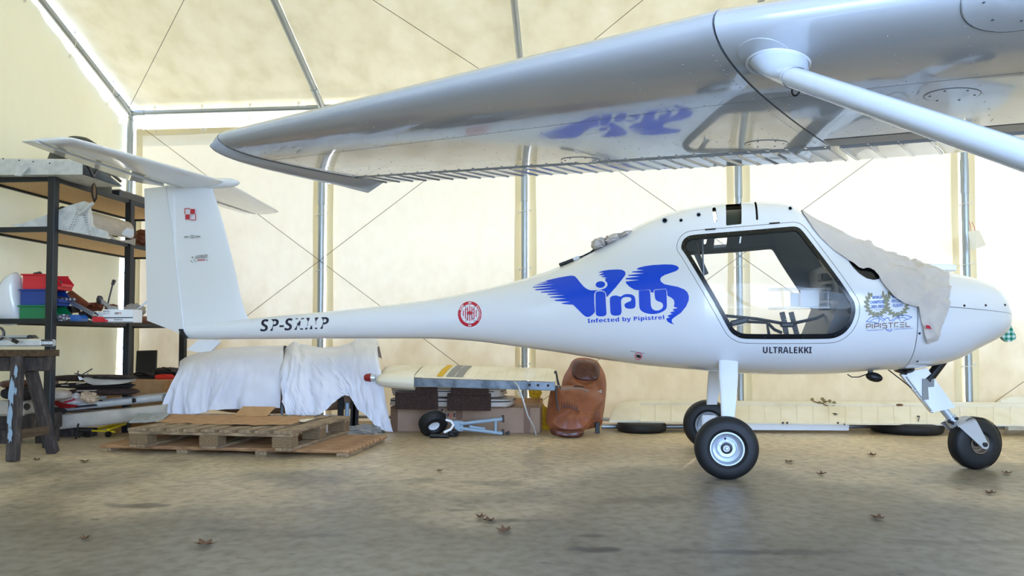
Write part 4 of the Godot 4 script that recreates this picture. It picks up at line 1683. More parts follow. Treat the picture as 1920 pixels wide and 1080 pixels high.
func ring_text(m: MB, text: String, cx: float, cy: float, rx: float, ry: float, a0: float, a1: float, way: int) -> void:
	for i in text.length():
		var a := lerpf(a0, a1, (i + 0.5) / text.length())
		var c := Vector2(cx + cos(a) * rx, cy + sin(a) * ry)
		var up := Vector2(cos(a), sin(a)) * way
		var rt := up.orthogonal() * -1.0
		if rt.cross(up) > 0: rt = -rt
		letters(m, text[i], c - rt * 1.3 - up * 1.5, c + rt * 1.3 - up * 1.5, c - rt * 1.3 + up * 1.5, true, 0.003)

func block_letter(m: MB, g: String, x: float, y: float) -> float:
	# strokes in a box one wide and one high, y down from the top
	var w := {"P": 7.5, "I": 0.0, "S": 7.6, "T": 8.0, "R": 7.0, "E": 7.4, "L": 7.6}
	var sets := {
		"P": [[0, 1, 0, 0], [0, 0, 1, 0], [1, 0, 1, 0.55], [1, 0.55, 0, 0.55]],
		"I": [[0, 0, 0, 1]],
		"S": [[1, 0, 0, 0], [0, 0, 0, 0.5], [0.3, 0.5, 1, 0.5], [1, 0.5, 1, 1], [1, 1, 0, 1]],
		"T": [[0, 0, 1, 0], [0.5, 0, 0.5, 1]],
		"R": [[0, 1, 0, 0], [0, 0, 1, 0], [0.6, 0.7, 0.85, 1]],
		"E": [[0, 0, 1, 0], [0, 0.5, 1, 0.5], [0, 1, 1, 1]],
		"L": [[0, 0, 0, 1], [0, 1, 1, 1]],
	}
	var ww: float = w[g]
	for s in sets[g]:
		stroke(m, [[x + s[0] * ww, y - (1.0 - s[1]) * 8.3], [x + s[2] * ww, y - (1.0 - s[3]) * 8.3 - (s[2] - s[0]) * 0.35]], 0.8)
	return x + ww + (4.2 if g == "I" else 3.4)

func cabin() -> void:
	# two clear tubes of the tray, white papers, belts, levers and rods seen through the doors
	var m := MB.new()
	m.tube([loc(1441, 543, 0.3), loc(1557, 541, 0.3)], 0.009, 10)
	m.tube([loc(1441, 578.5, 0.3), loc(1557, 576.5, 0.3)], 0.009, 10)
	for x in [1536, 1553]: m.tube([loc(x, 541, 0.3), loc(x, 578, 0.3)], 0.004, 8)
	obj("clear_tube_rack", m, M.clear, air)
	m = MB.new()
	m.box(loc(1518, 560, 0.26), Vector3(0.12, 0.12, 0.004), Basis(Vector3.UP, 0.1))
	m.box(loc(1491, 562, 0.24), Vector3(0.06, 0.09, 0.004), Basis(Vector3.UP, -0.1))
	obj("paper_sheets", m, M.paper_white, air)
	m = MB.new()
	var dash := PackedVector2Array()
	for q in [[1540, 500], [1575, 545], [1615, 600], [1610, 632], [1520, 640], [1532, 610], [1548, 570]]:
		var p := loc(q[0], q[1], 0.0)
		dash.append(Vector2(p.x, p.y))
	m.slab(dash, Vector3(0, 0, -0.42), Vector3.RIGHT, Vector3.UP, Vector3(0, 0, 1), 0.8)
	obj("instrument_panel", m, M.black, air)
	m = MB.new()
	for q in [[1545, 520, 0.2], [1550, 556, 0.2], [1546, 575, 0.22], [1552, 540, 0.15]]:
		m.box(loc(q[0], q[1], q[2]), Vector3(0.06, 0.05, 0.12), Basis(), 0.008)
	obj("instrument", m, M.rubber, air)
	m = MB.new()
	for q in [[[1466, 585, 0.1], [1470, 600, 0.1], [1474, 625, 0.1], [1478, 640, 0.1]], [[1483, 585, 0.0], [1487, 600, 0.0], [1492, 620, 0.0], [1498, 640, 0.0]]]:
		var path := []
		for p in q: path.append(loc(p[0], p[1], p[2]))
		for k in path.size() - 1: m.beam(path[k], path[k + 1], 0.035, 0.012, Vector3(1, 0, 0))
	for q in [[[1360, 592], [1420, 598], [1465, 606]], [[1480, 608], [1530, 597], [1545, 590]], [[1400, 603], [1438, 605], [1442, 628]], [[1440, 606], [1452, 618], [1466, 624]]]:
		var path := []
		for p in q: path.append(loc(p[0], p[1], 0.1))
		m.tube(path, 0.011, 8)
	m.box(loc(1386, 603, 0.1), Vector3(0.12, 0.04, 0.04), Basis(Vector3(0, 0, 1), 0.25), 0.01)
	m.box(loc(1476, 609, 0.1), Vector3(0.09, 0.035, 0.05), Basis(), 0.01)
	obj("control_levers", m, M.black, air)
	m = MB.new()
	m.tube([loc(1317, 449, -0.1), loc(1319, 520, -0.1)], 0.006, 8)
	obj("cabin_tube", m, M.steel, air)
	m = MB.new()
	m.beam(loc(1306, 475, -0.15), loc(1324, 515, -0.15), 0.04, 0.02, Vector3(1, 0, 0))
	m.tube([loc(1304, 455, -0.15), loc(1310, 480, -0.15)], 0.012, 8)
	obj("belt_reel", m, M.black, air)


# ---------------------------------------------------------------- the wing of the other aeroplane, overhead
func wing_at(v: float) -> Array:        # leading and trailing point of the chord at span v: 0 at the tip, 1 at the strut, more inboard
	var la := aty(402, 258, 1.835)
	var lb := aty(1337, 42, 1.80)
	var ta := aty(712, 342, 1.795)
	var tb := aty(1596, 299, 1.755)
	var le := la.lerp(lb, v)
	var te := ta.lerp(tb, v)
	if v > 1.0:                         # constant chord inboard of the strut
		var d := ((lb - la).normalized() * 0.35 + (tb - ta).normalized() * 0.65).normalized() * 2.45
		le = lb + d * (v - 1.0)
		te = tb + d * (v - 1.0)
	return [le, te]

func wing_pt(v: float, x: float, lower: bool, off := 0.0) -> Vector3:
	var e := wing_at(v)
	var c: float = (e[1] - e[0]).length()
	var t := 0.13
	var y := 5.0 * t * (0.2969 * sqrt(x) - 0.126 * x - 0.3516 * x * x + 0.2843 * x * x * x - 0.1015 * x * x * x * x)
	var cam := 0.02 / 0.16 * (0.8 * x - x * x) if x < 0.4 else 0.02 / 0.36 * (0.2 + 0.8 * x - x * x)
	var h := (cam - y) if lower else (cam + y)
	return e[0].lerp(e[1], x) + Vector3(0, h * c + (off if not lower else -off), 0)

const HINGE := 0.76

func wing_skin(m: MB, v0: float, v1: float, nv: int, x_end: float) -> void:
	var rows := []
	for k in nv + 1:
		var v := lerpf(v0, v1, float(k) / nv)
		var row := []
		for i in 41:
			var f := i / 20.0 - 1.0
			var x := absf(f)
			x = x * x * x_end
			row.append(wing_pt(v, x, f > 0))
		row.reverse()
		rows.append(row)
	m.grid(rows)
	for k in [0, nv]:
		var r = rows[k]
		for i in 20:
			if k == 0: m.quad(r[i], r[40 - i], r[39 - i], r[i + 1])
			else: m.quad(r[i], r[i + 1], r[39 - i], r[40 - i])
	for k in nv: m.quad(rows[k][0], rows[k][40], rows[k + 1][40], rows[k + 1][0])

func big_wing() -> void:
	var w := thing("high_wing_aircraft", "silvery high-wing metal aeroplane whose wing and strut reach overhead from the right", "aircraft")
	var m := MB.new()
	wing_skin(m, 0.012, 0.9985, 40, HINGE)
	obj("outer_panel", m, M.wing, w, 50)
	m = MB.new()
	wing_skin(m, 1.0015, 2.6, 28, HINGE)
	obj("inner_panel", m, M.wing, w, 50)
	# tip fairing: rounded, drooping behind
	m = MB.new()
	var rows := []
	for k in 9:
		var f := k / 8.0
		var row := []
		for i in 41:
			var g := i / 20.0 - 1.0
			var x := g * g
			var p := wing_pt(0.010, x * (1.0 if g > 0 else 1.0), g > 0)
			var c := wing_at(0.010)
			var mid: Vector3 = c[0].lerp(c[1], x)
			var outw: Vector3 = (wing_at(0.0)[0] - wing_at(1.0)[0]).normalized()
			var sh := sqrt(maxf(0.0, 1.0 - pow(f, 2.6)))
			var q := mid + (p - mid) * sh
			q += outw * (f * (0.06 + 0.07 * pow(x, 0.4)))
			q.y -= f * (0.03 + 0.05 * pow(x, 0.35) - 0.028 * x)
			row.append(q)
		row.reverse()
		rows.append(row)
	m.grid(rows)
	obj("tip_fairing", m, M.wing, w, 60)
	# control surfaces, with pressed ribs across
	for part in [["aileron", 0.014, 0.995, 30, 0.0], ["flap", 1.01, 2.1, 22, 0.0]]:
		var o := Node3D.new()
		o.name = part[0]
		w.add_child(o, true)
		var n: int = part[3] * 6
		rows = []
		for k in n + 1:
			var v := lerpf(part[1], part[2], float(k) / n)
			var bump := 0.004 if k % 6 == 0 else 0.0
			var row := []
			for i in 13:
				var f := i / 6.0 - 1.0
				var x := lerpf(HINGE + 0.008, 1.0, absf(f))
				if absf(f) < 0.01:
					row.append((wing_pt(v, x, true) + wing_pt(v, x, false)) * 0.5)
				else:
					row.append(wing_pt(v, x, f > 0, bump * clampf(4.0 * absf(f) - 0.5, 0, 1)) + Vector3(0, 0.001 if f < 0 else -0.001, 0))
			row.reverse()
			rows.append(row)
		m = MB.new()
		m.grid(rows)
		for i in 6:
			m.quad(rows[0][i], rows[0][12 - i], rows[0][11 - i], rows[0][i + 1])
			m.quad(rows[n][i], rows[n][i + 1], rows[n][11 - i], rows[n][12 - i])
		for k in n: m.quad(rows[k][0], rows[k][12], rows[k + 1][12], rows[k + 1][0])
		obj("surface", m, M.wing, o, 12)
		m = MB.new()
		for k in int(part[3]) + 1:
			var v := lerpf(part[1] + 0.004, part[2] - 0.004, float(k) / part[3])
			m.tube([wing_pt(v, HINGE + 0.03, true, 0.002), wing_pt(v, 0.88, true, 0.004), wing_pt(v, 1.0, true, 0.004)], [0.0015, 0.003, 0.003], 6)
			m.tube([wing_pt(v, HINGE + 0.02, true, -0.002), wing_pt(v, HINGE - 0.004, true, 0.003)], 0.0035, 6)
		obj("pressed_rib", m, M.wing, o, 60)
	# cove strip before the flap
	m = MB.new()
	var r1 := []
	var r2 := []
	for k in 20:
		var v := lerpf(1.004, 2.12, k / 19.0)
		r1.append(wing_pt(v, HINGE - 0.085, true, 0.002))
		r2.append(wing_pt(v, HINGE - 0.004, true, 0.0025))
	m.grid([r1, r2])
	obj("flap_cove", m, M.wing_dark, w)
	# seams
	m = MB.new()
	var seam := []
	for i in 30: seam.append(wing_pt(1.0, lerpf(0.0, HINGE, i / 29.0), true, 0.0))
	m.tube(seam, 0.0009, 5)
	seam = []
	for i in 30: seam.append(wing_pt(lerpf(0.02, 2.1, i / 29.0), 0.27, true, 0.0))
	m.tube(seam, 0.0006, 5)
	seam = []
	for i in 24: seam.append(wing_pt(0.011, lerpf(0.0, 0.98, i / 23.0), true, 0.001))
	m.tube(seam, 0.0016, 5)
	obj("panel_seam", m, M.seam, w)
	# rivets
	var mm := MultiMesh.new()
	mm.transform_format = MultiMesh.TRANSFORM_3D
	var rb := MB.new()
	rb.ball(Vector3.ZERO, Vector3(0.0035, 0.0016, 0.0035), Basis(), 8, 4)
	mm.mesh = finish(rb, 60)
	var at := []
	for k in 90:
		at.append(wing_pt(lerpf(0.03, 2.1, k / 89.0), 0.262, true))
		at.append(wing_pt(lerpf(0.03, 2.1, k / 89.0), 0.60 + 0.004 * (k % 2), true))
	for k in 26:
		for i in 7:
			at.append(wing_pt(0.06 + k * 0.08 + rng.randf() * 0.003, 0.06 + i * 0.032, true))
			at.append(wing_pt(0.06 + k * 0.08 + rng.randf() * 0.003, 0.32 + i * 0.06, true))
	for i in 40: at.append(wing_pt(0.985, 0.05 + i * 0.017, true))
	mm.instance_count = at.size()
	for k in at.size(): mm.set_instance_transform(k, Transform3D(Basis(), at[k]))
	var mi := MultiMeshInstance3D.new()
	mi.multimesh = mm
	mi.material_override = M.wing
	mi.name = "rivets"
	mi.set_meta("kind", "stuff")
	w.add_child(mi, true)
	# inspection covers
	for q in [[1785, 178], [1437, 271], [1088, 299], [1900, 8]]:
		var vx := wing_find(q[0], q[1])
		m = MB.new()
		disc_on_wing(m, vx, 0.085 if q[0] < 1850 else 0.12, 0.0025)
		obj("inspection_cover", m, M.wing, w, 30)
		m = MB.new()
		var ring := []
		for i in 40:
			var a := TAU * i / 40
			var rr := 0.086 if q[0] < 1850 else 0.121
			ring.append(wing_near(vx, Vector2(cos(a), sin(a)) * rr, 0.0005))
		m.tube(ring, 0.0008, 5, false, true)
		for i in 6:
			var a := TAU * i / 6 + 0.3
			m.ball(wing_near(vx, Vector2(cos(a), sin(a)) * 0.068, 0.003), Vector3(0.004, 0.002, 0.004), Basis(), 8, 4)
		obj("cover_rim", m, M.seam, w, 30)
	# strut and its fairing
	body_of_big(w)
	var root := wing_near(wing_find(1462, 112), Vector2.ZERO, -0.01)
	var jn := atz(1487, 145, 2.05)
	var far_end := atz(1990, 316, 1.385)
	var dir := (far_end - jn).normalized()
	m = MB.new()
	var side := dir.cross(Vector3.UP).normalized()
	var up := side.cross(dir)
	rows = []
	for k in 2:
		var c := jn if k == 0 else far_end + dir * 1.25
		var row := []
		for i in 24:
			var a := TAU * i / 24
			row.append(c + side * cos(a) * 0.045 + up * sin(a) * 0.0285)
		rows.append(row)
	m.grid(rows, true)
	obj("lift_strut", m, M.strut, w, 60)
	m = MB.new()
	rows = []
	var vx0 := wing_find(1459, 118)
	for k in 9:
		var f := k / 8.0
		var row := []
		for i in 28:
			var a := TAU * i / 28
			var base := wing_near(vx0, Vector2(cos(a) * 0.085, sin(a) * 0.085), 0.0)
			var tipp := jn + dir * 0.012 + side * cos(a + 2.4) * 0.0465 + up * sin(a + 2.4) * 0.03
			row.append(base.lerp(tipp, f) - Vector3(0, sin(f * PI) * 0.018 * maxf(0.0, 0.4 - sin(a)), 0))
		rows.append(row)
	m.grid(rows, true)
	obj("strut_fairing", m, M.strut, w, 60)
	m = MB.new()
	var fr := []
	for i in 32:
		var a := TAU * i / 32
		fr.append(wing_near(vx0, Vector2(cos(a), sin(a)) * 0.088, 0.003))
	m.tube(fr, 0.006, 8, false, true)
	obj("fairing_flange", m, M.strut, w, 60)
	m = MB.new()
	disc_on_wing(m, wing_find(1432, 100), 0.075, 0.002)
	obj("strut_plate", m, M.wing, w, 30)
	m = MB.new()
	var tie := atz(1492, 170, 2.08)
	var rg := []
	for i in 16:
		var a := TAU * i / 16
		rg.append(tie + Vector3(cos(a) * 0.008, sin(a) * 0.014, cos(a) * 0.008))
	m.tube(rg, 0.0028, 6, false, true)
	obj("tie_down_ring", m, M.black_gloss, w, 60)

func wing_find(px: float, py: float) -> Vector2:          # the span and chord position seen at that pixel, on the underside
	var best := Vector2(1, 0.5)
	var bd := 1e9
	var d := ray(px, py).normalized()
	var lo := Vector2(0.0, 0.0)
	var hi := Vector2(2.1, 1.0)
	for lv in 5:
		var st := (hi - lo) / 16.0
		for i in 17:
			for j in 17:
				var q := lo + Vector2(i * st.x, j * st.y)
				if q.y < 0.0 or q.y > 1.0: continue
				var p := wing_pt(q.x, q.y, true) - Vector3(0, CAM_H, 0)
				var e := (p - d * p.dot(d)).length()
				if e < bd:
					bd = e
					best = q
		lo = best - st * 1.5
		hi = best + st * 1.5
	return best

func wing_near(vx: Vector2, off: Vector2, drop: float) -> Vector3:   # a point on the underside, offset in metres along span and chord
	var e := wing_at(vx.x)
	var c: float = (e[1] - e[0]).length()
	var span: float = (wing_at(vx.x + 0.01)[0] - wing_at(vx.x)[0]).length() / 0.01
	return wing_pt(vx.x + off.x / span, clampf(vx.y + off.y / c, 0.002, 1.0), true, drop)

func disc_on_wing(m: MB, vx: Vector2, r: float, drop: float) -> void:
	var rows := []
	for k in 5:
		var row := []
		var rr = r * [0.0, 0.4, 0.75, 0.97, 1.0][k]
		for i in 32:
			var a := TAU * i / 32
			row.append(wing_near(vx, Vector2(cos(a), sin(a)) * rr, drop if k < 4 else 0.0))
		row.reverse()
		rows.append(row)
	m.grid(rows, true)

# the body that carries the wing, to the right of the frame
func body_of_big(w: Node3D) -> void:
	var e := wing_at(2.55)
	var fore: Vector3 = (e[0] - e[1])
	fore.y = 0.0
	fore = fore.normalized()
	var side := fore.cross(Vector3.UP).normalized()
	var base: Vector3 = e[0].lerp(e[1], 0.3)
	var m := MB.new()
	var rows := []
	for q in [[1.75, 0.95, 0.22, 0.2], [1.7, 0.95, 0.36, 0.32], [1.0, 0.98, 0.5, 0.42], [0.35, 1.05, 0.56, 0.5], [-0.1, 1.2, 0.58, 0.66], [-0.9, 1.2, 0.56, 0.66], [-1.5, 1.22, 0.45, 0.5], [-2.6, 1.3, 0.26, 0.3], [-4.6, 1.4, 0.08, 0.14]]:
		var row := []
		for i in 28:
			var a := TAU * i / 28
			var c = base + fore * q[0]
			c.y = q[1]
			row.append(c + side * spow(cos(a), 0.7) * q[2] + Vector3(0, spow(sin(a), 0.7) * q[3], 0))
		rows.append(row)
	m.grid(rows, true)
	cap_row(m, rows[0], true)
	cap_row(m, rows[8], false)
	obj("fuselage", m, M.white, w, 50)
	for q in [[1.1, 0.0], [-0.35, 1.15], [-0.35, -1.15]]:
		m = MB.new()
		var c = base + fore * q[0] + side * q[1]
		c.y = 0.2
		m.lathe([Vector2(0.08, -0.05), Vector2(0.18, -0.06), Vector2(0.2, 0.0), Vector2(0.18, 0.06), Vector2(0.08, 0.05), Vector2(0.0, 0.03)], c, side, 28)
		var t = c
		t.y = 0.75
		m.tube([c + Vector3(0, 0.05, 0), t.lerp(Vector3(base.x, 0.75, base.z) + fore * q[0], 0.75)], 0.03, 10)
		obj("landing_gear", m, M.rubber, w, 40)


# ---------------------------------------------------------------- helpers for the things round the aeroplanes
func settle(o: Node3D) -> Node3D:          # moves a thing's own origin to its base, leaving its parts where they are
	var lo := Vector3(1e9, 1e9, 1e9)
	var hi := -lo
	for c in o.get_children():
		var mesh_nodes := [c]
		for g in c.get_children(): mesh_nodes.append(g)
		for n in mesh_nodes:
			if n is MeshInstance3D:
				var b: AABB = n.mesh.get_aabb()
				lo = lo.min(b.position)
				hi = hi.max(b.end)
	var base := Vector3((lo.x + hi.x) * 0.5, lo.y, (lo.z + hi.z) * 0.5)
	o.position = base
	for c in o.get_children(): c.position -= base
	return o

func single(called: String, m: MB, material: Material, label: String, category: String, group := "", crease := 40.0) -> MeshInstance3D:
	var lo := Vector3(1e9, 1e9, 1e9)
	var hi := -lo
	for p in m.v:
		lo = lo.min(p)
		hi = hi.max(p)
	var base := Vector3((lo.x + hi.x) * 0.5, lo.y, (lo.z + hi.z) * 0.5)
	for k in m.v.size(): m.v[k] -= base
	var o := obj(called, m, material, null, crease)
	o.position = base
	tag(o, label, category, group)
	return o

func flat(pts: Array, depth: float) -> PackedVector2Array:      # an outline seen in the photograph, on the upright plane at that distance
	var o := PackedVector2Array()
	for q in pts:
		var p := atz(q[0], q[1], depth)
		o.append(Vector2(p.x, p.y))
	return o

func cut(m: MB, pts: Array, depth: float, th: float) -> void:
	m.slab(flat(pts, depth), Vector3(0, 0, -depth), Vector3.RIGHT, Vector3.UP, Vector3(0, 0, -1), th)

# an outline puffed up like a cushion; the plane leans from depth d0 at height y0 to d1 at y1 (pixels)
func pillow(m: MB, pts: Array, y0: float, d0: float, y1: float, d1: float, th: float, sd := 1, amp := 0.0, power := 2.0) -> void:
	var fn := FastNoiseLite.new()
	fn.seed = sd
	fn.frequency = 3.5
	var o := poly(pts, 4)
	var c := Vector2.ZERO
	for q in o: c += q
	c /= o.size()
	for sgn in [1.0, -1.0]:
		var rows := []
		for k in 9:
			var s := 1.0 - pow(1.0 - k / 8.0, 1.6)
			var row := []
			for q in o:
				var p := c + (q - c) * (1.0 - s)
				var dd := lerpf(d0, d1, (p.y - y0) / (y1 - y0))
				var h := th * pow(maxf(0.0, 1.0 - pow(1.0 - s, power)), 1.0 / power)
				var w := atz(p.x, p.y, dd)
				h += fn.get_noise_3dv(w * 3.0) * amp * minf(1.0, s * 3.0)
				w.z += h * sgn
				row.append(w)
			if sgn < 0: row.reverse()
			rows.append(row)
		m.grid(rows, true)

# a rounded, uneven body: a bundle, a bag, a cushion
func lump(m: MB, c: Vector3, r: Vector3, b := Basis(), sd := 1, amp := 0.2, sq := 0.6, nu := 28, nv := 16, freq := 1.6) -> void:
	var fn := FastNoiseLite.new()
	fn.seed = sd
	fn.frequency = freq
	var rows := []
	for i in nv + 1:
		var la := -PI / 2 + PI * i / nv
		var row := []
		for j in nu:
			var a := TAU * j / nu
			var d := Vector3(spow(cos(la), sq) * spow(cos(a), sq), spow(sin(la), sq), spow(cos(la), sq) * spow(sin(a), sq))
			var n := 1.0 + amp * fn.get_noise_3dv(d * 1.5 + Vector3(sd, 0, 0))
			row.append(c + b * (d * r * n))
		rows.append(row)
	m.grid(rows, true)

func spow(x: float, e: float) -> float:
	return signf(x) * pow(absf(x), e)

# a sheet with a little thickness, uneven: corners in order, displaced by noise along up
func sheet(m: MB, a: Vector3, b: Vector3, c: Vector3, d: Vector3, th := 0.004, sd := 1, amp := 0.01, n := 12, freq := 2.0) -> void:
	var fn := FastNoiseLite.new()
	fn.seed = sd
	fn.frequency = freq
	var up := (b - a).cross(d - a).normalized()
	if up.y < 0: up = -up
	var t := []
	var u := []
	for j in n + 1:
		var r1 := []
		var r2 := []
		for i in n + 1:
			var fx := float(i) / n
			var fy := float(j) / n
			var p := a.lerp(b, fx).lerp(d.lerp(c, fx), fy)
			p += up * (fn.get_noise_3dv(p * 3.0) * amp)
			r1.append(p + up * th)
			r2.append(p)
		t.append(r1)
		u.append(r2)
	m.grid(t)
	for r in u: r.reverse()
	m.grid(u)
	for i in n:
		m.quad(t[0][i + 1], t[0][i], u[0][n - i], u[0][n - i - 1])
		m.quad(t[n][i], t[n][i + 1], u[n][n - i - 1], u[n][n - i])
		m.quad(t[i][0], t[i + 1][0], u[i + 1][n], u[i][n])
		m.quad(t[i + 1][n], t[i][n], u[i][0], u[i + 1][0])

# lettering on any plane: o lower left, ex along the line (its length is the width), ey up
func words(m: MB, text: String, o: Vector3, ex: Vector3, ey: Vector3, bold := true) -> void:
	var tm := TextMesh.new()
	var sf := SystemFont.new()
	sf.font_names = PackedStringArray(["Droid Sans"])
	sf.font_weight = 700 if bold else 400
	tm.font = sf
	tm.text = text
	tm.font_size = 48
	tm.depth = 0.0
	tm.curve_step = 1.0
	var a := tm.get_mesh_arrays()
	var vs: PackedVector3Array = a[Mesh.ARRAY_VERTEX]
	var id = a[Mesh.ARRAY_INDEX]
	if id == null or id.size() == 0: id = PackedInt32Array(range(vs.size()))
	var lo := Vector2(1e9, 1e9)
	var hi := Vector2(-1e9, -1e9)
	for p in vs:
		lo = lo.min(Vector2(p.x, p.y))
		hi = hi.max(Vector2(p.x, p.y))
	var q := []
	for p in vs:
		var t := (Vector2(p.x, p.y) - lo) / (hi - lo)
		q.append(o + ex * t.x + ey * t.y)
	for k in range(0, id.size(), 3): m.tri(q[id[k]], q[id[k + 1]], q[id[k + 2]])

# a cloth hung over something: it rises behind, runs over the top and falls in front
func drape(m: MB, tops: Array, bots: Array, z_back: float, z_top: float, z_sh: float, z_bot0: float, z_bot1: float, sd: int, amp: float, nu := 70, nv := 34, slant := 0.0) -> void:
	var fn := FastNoiseLite.new()
	fn.seed = sd
	fn.frequency = 1.0
	var rows := []
	for i in nu + 1:
		var u := float(i) / nu
		var t := along(tops, u)
		var b := along(bots, u)
		var pt := atz(t.x, t.y, z_top)
		var pb := atz(b.x, b.y, lerpf(z_bot0, z_bot1, u))
		var ps := atz(lerpf(t.x, b.x, 0.1), t.y + (b.y - t.y) * 0.17, z_sh)
		var pk := Vector3(pt.x, pt.y - 0.18, -z_back)
		var pm := ps.lerp(pb, 0.5) + Vector3(0, 0, 0.02)
		var ctrl := [pk, pk.lerp(pt, 0.6) + Vector3(0, 0.06, 0), pt, ps, pm, pb]
		var row := []
		for j in nv + 1:
			var f := float(j) / nv * (ctrl.size() - 1)
			var k := mini(int(f), ctrl.size() - 2)
			var p: Vector3 = ctrl[k].cubic_interpolate(ctrl[k + 1], ctrl[maxi(k - 1, 0)], ctrl[mini(k + 2, ctrl.size() - 1)], f - k)
			var low := clampf((f - 2.6) / 2.4, 0.0, 1.0)
			var w := fn.get_noise_2d(u * 7.0 + fn.get_noise_2d(u * 2.0, f * 0.5) * 0.8 + slant * f, f * 0.22 + sd)
			w = w * 0.7 + (0.4 - absf(fn.get_noise_2d(u * 5.0 + 40.0 + slant * f * 1.4, f * 0.16))) * 0.9
			p.z += w * amp * (0.12 + low)
			p.y += fn.get_noise_2d(u * 8.0, f * 2.0) * amp * 0.15
			row.append(p)
		rows.append(row)
	m.grid(rows)

func along(pts: Array, u: float) -> Vector2:
	var f := u * (pts.size() - 1)
	var k := mini(int(f), pts.size() - 2)
	var p := []
	for j in [-1, 0, 1, 2]:
		var q = pts[clampi(k + j, 0, pts.size() - 1)]
		p.append(Vector2(q[0], q[1]))
	return p[1].cubic_interpolate(p[2], p[0], p[3], f - k)


func more_materials() -> void:
	var grain := FastNoiseLite.new()
	grain.frequency = 0.02
	var wt := noise_tex(0.02, 4, [[0.0, "#6f5c47"], [0.4, "#8c7659"], [0.7, "#a38a68"], [1.0, "#b99f7b"]], 256, 51)
	M.wood = noisy("#ffffff", wt, Vector3(6.0, 6.0, 1.2), 0.85)
	M.wood_x = noisy("#ffffff", wt, Vector3(1.2, 6.0, 6.0), 0.85)
	M.wood_dark = noisy("#8f8474", wt, Vector3(6.0, 6.0, 1.2), 0.9)
	var wt2 := noise_tex(0.02, 4, [[0.0, "#7a5639"], [0.5, "#a0764e"], [1.0, "#bd9468"]], 256, 52)
	M.slat = noisy("#ffffff", wt2, Vector3(1.2, 7.0, 7.0), 0.8)
	M.block = noisy("#ffffff", noise_tex(0.09, 3, [[0.0, "#54422f"], [0.5, "#7a6346"], [1.0, "#a58a64"]], 256, 53), 4.0, 0.95)
	var osb := noise_tex(0.035, 3, [[0.0, "#c79a63"], [0.4, "#dcb885"], [0.6, "#e8c998"], [1.0, "#f6e2bd"]], 512, 54)
	M.osb = noisy("#ffffff", osb, Vector3(5.0, 5.0, 2.2), 0.8)
	M.old_wood = noisy("#ffffff", noise_tex(0.015, 4, [[0.0, "#2a2422"], [0.5, "#3f3733"], [0.8, "#524842"], [1.0, "#6a6460"]], 256, 55), Vector3(5, 1.5, 5), 0.85)
	M.rack = mat("#23262b", 0.45, 0.3)
	M.cardboard = noisy("#ffffff", noise_tex(0.02, 3, [[0.0, "#a97f52"], [1.0, "#c39766"]], 256, 56), 2.0, 0.9)
	M.cardboard_pale = noisy("#ffffff", noise_tex(0.01, 3, [[0.0, "#967a64"], [1.0, "#b29780"]], 256, 57), 1.0, 0.9)
	M.tape = mat("#7a5a44", 0.35)
	M.cloth = noisy("#ffffff", noise_tex(0.01, 3, [[0.0, "#dcdde6"], [1.0, "#f3f3f7"]], 256, 58), 1.0, 0.9, 0.0, bump_tex(0.01, 2, 3.0, 256, 12), 0.1)
	M.cover = noisy("#ffffff", noise_tex(0.01, 3, [[0.0, "#c6beb6"], [1.0, "#d5ccc2"]], 256, 59), 1.5, 0.9, 0.0, bump_tex(0.01, 2, 3.0, 256, 13), 0.12)
	M.cover_inner = mat("#9a918a", 0.9)
	M.grey_cloth = mat("#a9a39a", 0.95)
	M.leather = noisy("#ffffff", noise_tex(0.012, 3, [[0.0, "#6d3c25"], [0.5, "#8a4d2f"], [1.0, "#a2603c"]], 256, 60), 1.5, 0.38, 0.0, bump_tex(0.06, 3, 3.0, 256, 14), 0.2)
	M.leather_dark = noisy("#ffffff", noise_tex(0.012, 3, [[0.0, "#4a241a"], [1.0, "#663425"]], 256, 61), 1.5, 0.35)
	M.brown_cloth = noisy("#ffffff", noise_tex(0.05, 3, [[0.0, "#2a1c17"], [1.0, "#46322a"]], 256, 62), 2.0, 0.95)
	M.dark_cloth = mat("#231c1b", 0.9)
	M.cream = noisy("#ffffff", noise_tex(0.008, 4, [[0.0, "#e2d6b8"], [0.5, "#efe6cd"], [1.0, "#f4ecd8"]], 256, 63), 1.0, 0.4)
	M.cream_vinyl = mat("#b9ac9d", 0.45)
	M.slab_white = noisy("#ffffff", noise_tex(0.012, 4, [[0.0, "#a39c8f"], [0.5, "#bdb4a4"], [1.0, "#cfc6b4"]], 256, 64), 1.2, 0.6)
	M.silver = noisy("#ffffff", noise_tex(0.02, 3, [[0.0, "#b5b8ba"], [1.0, "#d5d8d9"]], 256, 65), 1.5, 0.35, 0.35)
	M.grey_paint = noisy("#ffffff", noise_tex(0.02, 4, [[0.0, "#b2b4b3"], [0.5, "#c8cac8"], [1.0, "#d6d8d5"]], 256, 66), 2.0, 0.45)
	M.beige_shell = noisy("#ffffff", noise_tex(0.02, 3, [[0.0, "#a4988a"], [1.0, "#c3b8a8"]], 256, 67), 2.0, 0.5)
	M.green_in = mat("#7d8453", 0.7)
	M.yellow = mat("#e0c516", 0.45)
	M.yellow_rag = mat("#dcae12", 0.7)
	M.red_bin = mat("#d01a2c", 0.35)
	M.blue_bin = mat("#123a8c", 0.35)
	M.green_bin = mat("#0a7a4a", 0.35)
	M.small_blue = mat("#2a62a8", 0.35)
	M.copper = noisy("#ffffff", noise_tex(0.02, 3, [[0.0, "#5a2e1e"], [1.0, "#83452c"]], 256, 68), 3.0, 0.45)
	M.gunmetal = mat("#4c4a4c", 0.4, 0.6)
	M.mauve = mat("#6d6168", 0.35, 0.5)
	M.bluegrey = mat("#8fa6b8", 0.35)
	M.red_dark = mat("#8e1c1a", 0.3)
	M.red_bag = mat("#e03222", 0.5)
